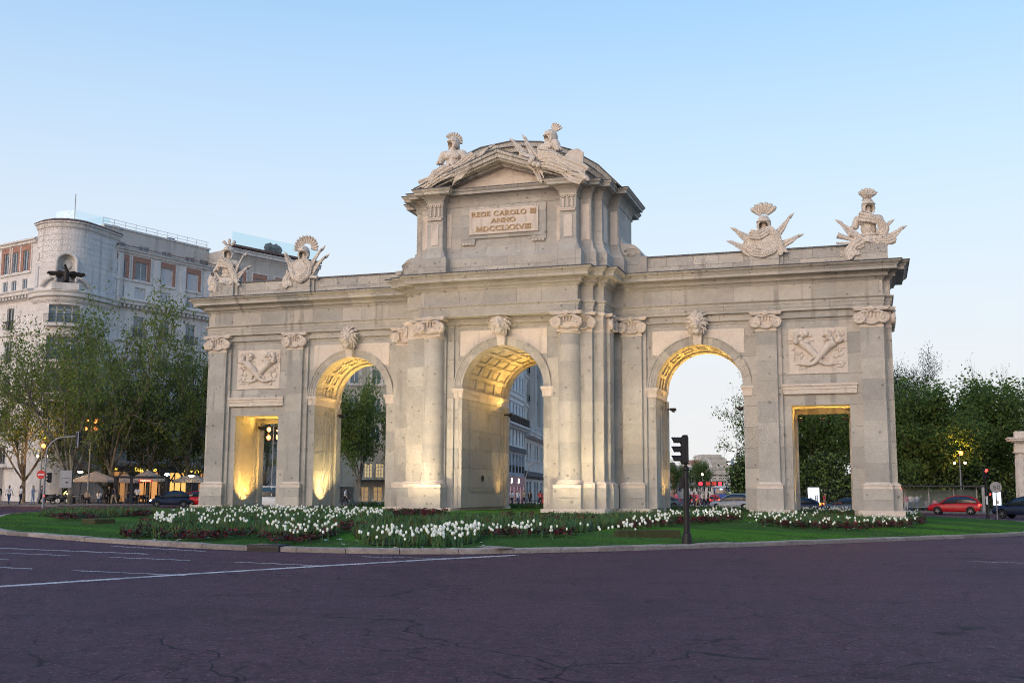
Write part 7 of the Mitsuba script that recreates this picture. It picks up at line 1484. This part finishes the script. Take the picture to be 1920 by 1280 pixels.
paint('paint_navy', (.010, .014, .035)); paint('paint_red', (.42, .008, .012)); paint('paint_silver', (.30, .31, .33)); paint('paint_grey_blue', (.07, .085, .11)); paint('paint_white', (.58, .59, .60)); paint('paint_dark', (.018, .018, .022)); paint('paint_blue', (.02, .09, .42)); paint('paint_bright_red', (.5, .02, .02))
mat('tyre', (.018, .018, .018), .8); mat('rim', (.35, .36, .38), .35, metallic=.7); mat('car_glass', (.02, .026, .032), .06, spec=1.0)
_car = {}
def car_meshes(kind):
    if kind in _car: return _car[kind]
    c = CARS[kind]; w, wr = c['w'], c['wr']; taper = lambda x: w - .10 * max(0, abs(x) / (c['L'] / 2) - .72) / .28
    low = loft([(x, sect(taper(x), z0, z1, .10, .10)) for x, z0, z1 in c['low']]); lowm = man(low.vertices, low.faces)
    for x in c['wx']:
        for s in (-1, 1): lowm = lowm - m3.Manifold.cylinder(.5, wr + .06, wr + .06, 24).rotate((90, 0, 0)).translate((x, .25 + s * (w), wr))
    tp = c['top']; zb = [np.interp(x, [p[0] for p in c['low']], [p[2] for p in c['low']]) - .06 for x, _, _ in tp]
    glass = loft([(x, sect(taper(x) - .03 - .02, zb[i], max(z, zb[i] + .08), .05, t + .04, 0)) for i, (x, z, t) in enumerate(tp)])
    roof = loft([(x, [(taper(x) - t - .02 + .0, z - .07), (taper(x) - t - .02, z - .01), (taper(x) - t - .16, z + .03), (-(taper(x) - t - .16), z + .03), (-(taper(x) - t - .02), z - .01), (-(taper(x) - t - .02), z - .07)]) for x, z, t in tp[1:-1]])
    pil = []
    for s in (-1, 1):
        def P(i, up): x, z, t = tp[i]; return (x, s * (taper(x) - (t + .045 if up else .05)), (z - .02) if up else zb[i] + .06)
        pil += [tube([P(5, 0), P(4, 1)], .045, 5), tube([P(0, 0), P(1, 1)], .07, 5), tube([((tp[3][0] - .15), s * (w - .045), zb[3] + .08), ((tp[3][0] - .2), s * (w - tp[3][2] - .05), tp[3][1] - .02)], .04, 5), tube([P(1, 1), P(2, 1), P(3, 1), P(4, 1)], .04, 5)]
    wheels = []
    for x in c['wx']:
        for s in (-1, 1):
            y = s * (w - .10); ty = lathe([(wr * .62, -.10), (wr * .95, -.10), (wr, -.06), (wr, .06), (wr * .95, .10), (wr * .62, .10), (wr * .62, -.10)], 22).apply_transform(tr(x, y, wr, rx=PI / 2))
            rm = join([lathe([(0, .07), (wr * .2, .09), (wr * .62, .06), (wr * .62, -.06), (0, -.06)], 18).apply_transform(tr(x, y, wr, rx=(PI / 2 if s < 0 else -PI / 2)))] + [xf(tbox(-.025, .025, .03, wr * .58, .07, .10), tr(x, y, wr, rx=(PI / 2 if s < 0 else -PI / 2)) @ tr(rz=a)) for a in np.arange(5) * 2 * PI / 5]); wheels.append((ty, rm))
    fx, bx = c['L'] / 2 - .12, -c['L'] / 2 + .06; zl = .62 if kind == 'hatch' else .70
    heads = [tmesh(ball((fx - .03, s * (w - .26), zl), (.13, .14, .09), 10)) for s in (-1, 1)]; tails = [tbox(bx - .04, bx + .10, s * (w - .16) - .10, s * (w - .16) + .10, zl + .10, zl + .30) for s in (-1, 1)]
    bump = [tbox(fx + .02, fx + .15, -w * .72, w * .72, .32, .46, .02), tbox(bx - .10, bx + .02, -w * .74, w * .74, .34, .50, .02)]; mir = [tmesh(ball((tp[5][0] - .25, s * (w + .08), zb[5] + .16), (.07, .11, .08), 8)) for s in (-1, 1)]
    plate = tbox(bx - .12, bx - .10, -.25, .25, .52, .62)
    _car[kind] = dict(body=mikit.ply(lowm, smooth=35), glass=mikit.ply(glass), roof=mikit.ply(roof, smooth=40), pillars=[mikit.ply(q) for q in pil], wheels=[(mikit.ply(a, smooth=40), mikit.ply(b)) for a, b in wheels], heads=heads, tails=tails, bump=[mikit.ply(b) for b in bump], mir=[mikit.ply(m, smooth=True) for m in mir], plate=mikit.ply(plate))
    return _car[kind]
def car(kind, label, x, y, rz, pnt, z=None, head=None, tail=None):
    m = car_meshes(kind); k = thing('car' if kind != 'van' else 'van', label, 'car' if kind != 'van' else 'van'); M = tr(x, y, zg(x) if z is None else z, rz)
    add('body', m['body'], pnt, k, M=M); g_ = add('cabin', m['glass'], 'car_glass', k, M=M); add('roof', m['roof'], pnt, k, M=M); [add('pillar', q, pnt, k, M=M) for q in m['pillars']]
    for a, b in m['wheels']: W = add('wheel', a, 'tyre', k, M=M); add('rim', b, 'rim', W, M=M)
    for b in m['bump']: add('bumper', b, 'dark_metal', k, M=M)
    for b in m['mir']: add('mirror', b, pnt, k, M=M)
    add('plate', m['plate'], 'white_paint', k, M=M)
    for h in m['heads']:
        if head: gl('headlight', xf(h, M), head, k)
        else: add('headlight', xf(h, M), 'shutter_white', k)
    for h in m['tails']:
        if tail: gl('tail_light', xf(h, M), tail, k, 'sign_red')
        else: add('tail_light', xf(h, M), 'sign_red', k)
    return k
TLT = (.30, .018, .010); D2 = math.radians
car('hatch', 'small dark blue hatchback with lit headlights waiting left of the arch', -41.0, 26.0, D2(214), 'paint_navy', head=(1.3, 1.2, 1.0))
car('hatch', 'red hatchback behind the dark blue hatchback at the left', -42.0, 33.0, D2(24), 'paint_red', head=(1.2, 1.1, .9)); car('sedan', 'dark parked car with bright headlight at the left edge', -57.6, 20.2, D2(-52), 'paint_dark', head=(1.6, 1.3, .8)); car('hatch', 'pale grey car half hidden behind the red hatchback', -40.4, 36.6, D2(30), 'paint_silver')
car('van', 'white van seen through the left doorway', -30.2, 25.2, D2(20), 'paint_white')
car('suv', 'red sport utility car with glowing tail lights before the bus shelter', 26.7, 49.0, D2(171), 'paint_red', tail=(.55, .03, .02)); car('suv', 'dark blue car leaving the picture at the right edge', 30.9, 35.0, D2(150), 'paint_navy')
car('suv', 'silver car with red tail lights at the right side of the right arch', 6.7, 49.5, D2(165), 'paint_silver', tail=(.55, .10, .02)); car('sedan', 'dark blue car with lit tail light at the left side of the right doorway', 13.2, 40.5, D2(172), 'paint_navy', tail=(.6, .12, .02)); car('sedan', 'grey blue car at the right side of the right doorway', 17.3, 43.5, D2(168), 'paint_grey_blue')
car('sedan', 'grey car with lit headlights at the left side of the right arch', -2.6, 60.5, D2(200), 'paint_grey_blue', head=(1.0, .9, .5)); car('hatch', 'small red car with glowing lights behind the crowd in the right arch', -3.6, 92.0, D2(90), 'paint_bright_red', tail=(.6, .05, .02)); car('sedan', 'white car behind the crowd left of the bus', -6.4, 110.0, D2(95), 'paint_white', tail=TLT); car('hatch', 'red car right of the crowd and before the bus', -1.2, 96.0, D2(93), 'paint_red', tail=(.6, .05, .02))
car('hatch', 'red car parked behind the people in the central arch', -17.2, 70.5, D2(20), 'paint_red'); car('sedan', 'dark car at the right side of the central arch opening', -15.2, 74.5, D2(15), 'paint_dark')
B = thing('city_bus', 'blue city bus with white roof seen from behind on the avenue', 'bus'); BM = tr(-5.7, 140.0, zg(-6) - .05, D2(95))
add('body', xf(tbox(-5.6, 5.6, -1.25, 1.25, .35, 2.55, .12), BM), 'paint_blue', B); add('roof', xf(tbox(-5.6, 5.6, -1.2, 1.2, 2.56, 3.05, .15), BM), 'paint_white', B); add('rear_window', xf(tbox(-5.64, -5.58, -1.0, 1.0, 1.65, 2.5), BM), 'car_glass', B); gl('route_lamp', xf(tbox(-5.68, -5.62, -.22, .22, 2.35, 2.55), BM), (.22, .28, .30), B)
for s in (-1, 1):
    add('side_window', xf(tbox(-5.2, 5.2, s * 1.26 - .02, s * 1.26 + .02, 1.5, 2.4), BM), 'car_glass', B); gl('tail_light', xf(tbox(-5.66, -5.6, s * 1.05 - .1, s * 1.05 + .1, .8, 1.2), BM), (.4, .03, .02), B, 'sign_red')
    for x in (-3.2, 3.4): add('wheel', lathe([(0, -.14), (.48, -.14), (.5, 0), (.48, .14), (0, .14)], 20).apply_transform(BM @ tr(x, s * 1.1, .48, rx=PI / 2)), 'tyre', B)
# ================================================================ people
for key, c in dict(skin=(.42, .27, .20), hair_dark=(.03, .022, .018), hair_brown=(.10, .06, .035), cloth_white=(.60, .60, .62), cloth_pale_blue=(.30, .38, .50), cloth_blue=(.05, .09, .22), cloth_navy=(.018, .022, .045), cloth_black=(.015, .015, .017), cloth_grey=(.16, .16, .17), cloth_pink=(.62, .12, .22), cloth_red=(.42, .03, .035), cloth_sand=(.36, .29, .20), denim=(.055, .085, .16), shoe=(.03, .028, .026), cloth_green=(.08, .14, .08)).items(): mat(key, c, .8)
def hand(w, d, s):
    """palm with four bent fingers and a thumb, hanging from the wrist w along d"""
    d = np.asarray(d, float); d /= np.linalg.norm(d); side = np.cross(d, [1, 0, 0]); side /= np.linalg.norm(side); w = np.asarray(w, float); P = [capsule(w, w + d * .08, .026, .036, 6)]; b = w + d * .085
    for i, L in enumerate((.065, .078, .074, .056)): q = b + side * (.03 - .02 * i); P += [capsule(q, q + d * L * .55, .010, .009, 5), capsule(q + d * L * .55, q + d * L + np.array([-s * .018, 0, 0]), .009, .007, 5)]
    P.append(capsule(w + d * .03 + side * .03, w + d * .075 + side * .062, .013, .010, 5)); return P
def figure(pose, seed=0):
    """(skin, shirt, trousers, hair, shoes) meshes of a 1.72 m person facing -y, feet on z = 0; sitting figures sit at 0.45"""
    r = random.Random(seed); sit = pose == 'sit'; hip = .50 if sit else .92; sh = hip + .50; J = {}
    st = {'stand': .03, 'walk': .26, 'sit': 0, 'talk': .05, 'carry': .12}[pose]
    legs = []
    for s in (-1, 1):
        H = np.array([s * .10, 0, hip]); 
        if sit: K = np.array([s * .13, -.42, .50]); A = np.array([s * .13, -.40 + .05 * s, .09])
        else: f = s * st; K = np.array([s * .10, -f * .55 - .03, .50]); A = np.array([s * .10, -f * 1.0 + (.10 if f < 0 else .0), .09 + (.05 if f < -.1 else 0)])
        legs.append((H, K, A))
    arms = []
    for s in (-1, 1):
        S_ = np.array([s * .19, 0, sh - .03]); sw = -s * st
        if pose == 'talk' and s > 0: E = S_ + [.06, -.06, -.27]; W = E + [-.10, -.20, .10]
        elif pose == 'carry': E = S_ + [s * .05, .02, -.28]; W = E + [-s * .06, -.22, .02]
        elif sit: E = S_ + [s * .05, -.08, -.27]; W = E + [-s * .08, -.22, .0]
        else: E = S_ + [s * .06, -sw * .35 + .02, -.28]; W = E + [s * .0, -sw * .5 - .04, -.24]
        arms.append((S_, E, W))
    neck = np.array([0, .0, sh + .04]); hd = np.array([0, -.03, sh + .19]); turn = r.uniform(-.4, .4)
    skin = [capsule(neck - [0, 0, .03], hd - [0, 0, .08], .055, .052, 8), ball(hd, (.076, .095, .115), 12), capsule(hd + [0, -.08, -.05], hd + [0, -.06, -.09], .04, .035, 6), capsule(hd + [0, -.092, .015], hd + [0, -.112, -.02], .012, .017, 5)] + [ball(hd + [s * .078, .005, -.01], (.014, .024, .032), 5) for s in (-1, 1)]
    for (S_, E, W), s in zip(arms, (-1, 1)): skin += [capsule(E, W, .040, .028, 7)] + hand(W, W - E, s)
    for H, K, A in legs: skin += [capsule(K, A, .055, .038, 7)]
    skin += [capsule((0, 0, hip), (0, 0, sh - .05), .11, .12, 8)] + [capsule(S_, E, .045, .038, 7) for S_, E, W in arms] + [capsule(H, K, .075, .055, 7) for H, K, A in legs]
    eyes = None
    shirt = [m3.Manifold.batch_hull([ball((0, 0, hip - .02), (.165, .115, .10), 10), ball((0, .0, hip + .18), (.145, .10, .1), 10)]), m3.Manifold.batch_hull([ball((0, .0, hip + .18), (.148, .102, .1), 10), ball((-.12, 0, sh - .04), (.08, .10, .075), 8), ball((.12, 0, sh - .04), (.08, .10, .075), 8)]), capsule((0, 0, sh - .05), (0, 0, sh + .02), .11, .065, 8)]
    for S_, E, W in arms: shirt.append(capsule(S_, S_ + (E - S_) * (.75 if seed % 2 else 1.0), .062, .052, 8))
    if seed % 2 == 0: shirt += [capsule(E, E + (W - E) * .85, .052, .040, 7) for S_, E, W in arms]
    tr_ = [ball((0, .0, hip - .03), (.165, .125, .12), 10)]
    for H, K, A in legs: tr_ += [capsule(H, K, .095, .068, 8), capsule(K, A + [0, 0, .0], .068, .055, 8)]
    hair = [m3.Manifold.batch_hull([ball(hd + [0, .015, .03], (.085, .10, .10), 10), ball(hd + [0, .05, -.04], (.075, .06, .06), 8)]) - ball(hd + [0, -.10, -.045], (.075, .09, .10), 8)]
    if seed % 3 == 1: hair.append(capsule(hd + [0, .07, -.02], hd + [0, .09, -.22], .075, .05, 7))
    shoes = [m3.Manifold.batch_hull([ball(A + [0, .03, -.05], (.045, .05, .04), 7), ball(A + [0, -.14, -.062], (.045, .06, .028), 7)]) for H, K, A in legs]
    U = lambda L_, e=.035, it=4: mikit.ply(smooth_solid(L_, e, it), smooth=True)
    return dict(body=U(skin, .022, 2), shirt=U(shirt), trousers=U(tr_), hair=U(hair, .04, 2), shoe=[U([q], .04, 2) for q in shoes])
_fig = {}
def person(label, x, y, rz, pose='stand', seed=0, shirt='cloth_white', tro='denim', hair='hair_dark', h=1.0, z=None, extra=None, group=None):
    if (pose, seed) not in _fig: _fig[(pose, seed)] = figure(pose, seed)
    f = _fig[(pose, seed)]; k = thing('person', label, 'person', group); M = tr(x, y, zg(x) + .13 if z is None else z, rz, h)
    add('body', f['body'], 'skin', k, M=M); add('shirt', f['shirt'], shirt, k, M=M); add('trousers', f['trousers'], tro, k, M=M); add('hair', f['hair'], hair, k, M=M)
    for s in f['shoe']: add('shoe', s, 'shoe', k, M=M)
    if extra == 'bag': add('bag', xf(smooth_solid([box(.17, .27, -.12, .12, .68, .98)], .06, 2), M), 'cloth_sand', k)
    return k
R = math.radians
person('person in white shirt and dark shorts standing beside the smaller lamp at the far left', -55.5, 23.6, R(160), 'stand', 1, 'cloth_white', 'cloth_navy'); person('person in pale blue shirt and light trousers left of the arm signal', -54.9, 24.5, R(100), 'talk', 0, 'cloth_pale_blue', 'cloth_pale_blue', 'hair_brown'); person('person in white top with long hair at the far left', -55.9, 22.6, R(200), 'walk', 1, 'cloth_white', 'denim', 'hair_brown')
person('person in grey shirt bending towards a motorbike at the left', -54.6, 25.3, R(120), 'carry', 2, 'cloth_grey', 'cloth_black'); person('person in dark clothes by the left edge of the picture', -56.3, 21.7, R(30), 'stand', 0, 'cloth_black', 'denim')
for i, (x, y, rz, ps, sd, a, b, hr, lab) in enumerate([(-53.4, 30.2, 40, 'sit', 0, 'cloth_sand', 'cloth_black', 'hair_dark', 'seated person in sand coloured top near the banner tree'), (-52.6, 30.9, 200, 'sit', 1, 'cloth_white', 'denim', 'hair_brown', 'seated person in white shirt at a cafe table by the tall lamp'), (-52.0, 31.6, 70, 'stand', 2, 'cloth_black', 'cloth_black', 'hair_dark', 'person in black standing among the cafe tables'),
        (-51.2, 31.4, 250, 'walk', 0, 'cloth_navy', 'cloth_sand', 'hair_dark', 'person in navy jacket and sand trousers before the pergola'), (-50.5, 32.6, 130, 'sit', 2, 'cloth_navy', 'denim', 'hair_dark', 'seated person in navy sweater under the pergola'), (-49.9, 33.2, 310, 'sit', 1, 'cloth_grey', 'cloth_black', 'hair_brown', 'seated person in grey top under the pergola'), (-48.9, 31.9, 205, 'carry', 1, 'cloth_white', 'cloth_black', 'hair_dark', 'waiter in white shirt and black trousers left of the dark hatchback'),
        (-47.4, 34.5, 180, 'sit', 0, 'cloth_red', 'cloth_black', 'hair_dark', 'seated person in red top behind the dark hatchback'), (-45.6, 38.2, 160, 'stand', 1, 'cloth_red', 'cloth_white', 'hair_brown', 'person in red top behind the red hatchback'), (-54.4, 29.0, 90, 'sit', 2, 'cloth_black', 'cloth_black', 'hair_dark', 'seated person in black left of the banner tree')]): person(lab, x, y, R(rz), ps, sd, a, b, hr)
person('person in white cap and dark trousers at the left edge of the left arch', -32.9, 45.0, R(90), 'walk', 1, 'cloth_white', 'cloth_black')
for x, y, rz, ps, sd, a, b, hr, lab in [(-17.95, 53.2, 20, 'stand', 0, 'cloth_navy', 'cloth_navy', 'hair_dark', 'person in navy at the left side of the central arch opening'), (-17.5, 54.0, 170, 'stand', 1, 'cloth_pale_blue', 'cloth_navy', 'hair_brown', 'person in pale blue shirt in the central arch opening'), (-17.0, 54.6, 60, 'talk', 0, 'cloth_white', 'denim', 'hair_dark', 'person in white shirt turned right in the central arch opening'), (-16.6, 55.6, 240, 'carry', 2, 'cloth_sand', 'cloth_navy', 'hair_dark', 'person in sand coloured top in the middle of the central arch opening'),
        (-16.1, 56.2, 150, 'stand', 2, 'cloth_black', 'cloth_navy', 'hair_dark', 'person in black right of the group in the central arch'), (-15.3, 57.4, 200, 'walk', 1, 'cloth_red', 'cloth_black', 'hair_dark', 'person in red jacket at the right side of the central arch opening'), (-14.9, 58.4, 100, 'stand', 0, 'cloth_grey', 'cloth_black', 'hair_dark', 'person in grey beside the person in red in the central arch'),
        (-1.1, 62.6, 120, 'walk', 0, 'cloth_pink', 'cloth_black', 'hair_dark', 'person in pink jacket left of the traffic light in the right arch'), (.0, 64.6, 200, 'walk', 2, 'cloth_black', 'cloth_black', 'hair_dark', 'person in black walking right of the traffic light in the right arch'), (.45, 65.4, 90, 'walk', 1, 'cloth_red', 'denim', 'hair_brown', 'person in dark red coat in the crowd of the right arch'), (.95, 65.2, 260, 'walk', 0, 'cloth_pink', 'cloth_sand', 'hair_brown', 'person in pink top and sand trousers in the crowd of the right arch'),
        (1.45, 66.2, 80, 'walk', 2, 'cloth_sand', 'cloth_black', 'hair_dark', 'person in sand jacket in the crowd of the right arch'), (1.95, 66.0, 270, 'walk', 1, 'cloth_black', 'cloth_black', 'hair_dark', 'person in black near the silver car in the right arch'), (2.4, 68.0, 110, 'carry', 0, 'cloth_red', 'denim', 'hair_dark', 'person in red top beside the silver car in the right arch'), (-1.9, 62.0, 200, 'stand', 1, 'cloth_blue', 'cloth_black', 'hair_dark', 'person in blue at the left edge of the right arch'),
        (22.9, 61.8, 20, 'stand', 1, 'cloth_pink', 'cloth_white', 'hair_dark', 'person with bright pink top at the left end of the bus shelter'), (23.4, 62.9, 190, 'talk', 0, 'cloth_white', 'denim', 'hair_dark', 'person in white top and jeans in the bus shelter'), (24.0, 63.4, 150, 'carry', 2, 'cloth_pale_blue', 'cloth_blue', 'hair_dark', 'person in pale blue shirt looking down in the bus shelter'), (24.9, 62.2, 180, 'sit', 1, 'cloth_grey', 'denim', 'hair_dark', 'seated person in grey in the bus shelter'), (25.7, 61.8, 180, 'sit', 0, 'cloth_pink', 'cloth_black', 'hair_brown', 'seated person in pink behind the red car'),
        (15.2, 50.5, 60, 'walk', 1, 'cloth_red', 'cloth_grey', 'hair_brown', 'person in red walking between the panel and the grey blue car')]: person(lab, x, y, R(rz), ps, sd, a, b, hr)
# motorbikes parked at the left
for i, (x, y) in enumerate(((-54.1, 25.9), (-53.5, 26.6))):
    k = thing('motorbike', ['dark motorbike parked beside the smaller lamp', 'second dark motorbike nearer the banner tree'][i], 'motorbike'); M = tr(x, y, zg(x) + .13, R(25))
    for wx in (-.68, .68): W = add('wheel', xf(lathe([(.22, -.05), (.30, -.05), (.31, 0), (.30, .05), (.22, .05), (.22, -.05)], 18).apply_transform(tr(wx, 0, .31, rx=PI / 2)), M), 'tyre', k); add('rim', xf(lathe([(0, -.03), (.21, -.02), (.21, .02), (0, .03)], 14).apply_transform(tr(wx, 0, .31, rx=PI / 2)), M), 'rim', W)
    add('body', xf(smooth_solid([capsule((-.45, 0, .55), (.35, 0, .62), .15, .13), capsule((.2, 0, .72), (-.1, 0, .74), .14, .12), capsule((.5, 0, .78), (.68, 0, .34), .05, .04), capsule((-.2, 0, .45), (.2, 0, .42), .17, .16)], .08, 3), M), 'paint_dark', k, smooth=60); add('seat', xf(smooth_solid([capsule((-.15, 0, .78), (-.65, 0, .82), .11, .09)], .07, 2), M), 'cloth_black', k, smooth=60); add('handlebar', xf(tube([(.40, -.33, .98), (.48, 0, .95), (.40, .33, .98)], .02, 6), M), 'grey_metal', k); add('headlight', xf(tmesh(ball((.62, 0, .85), .09, 8)), M), 'shutter_white', k)
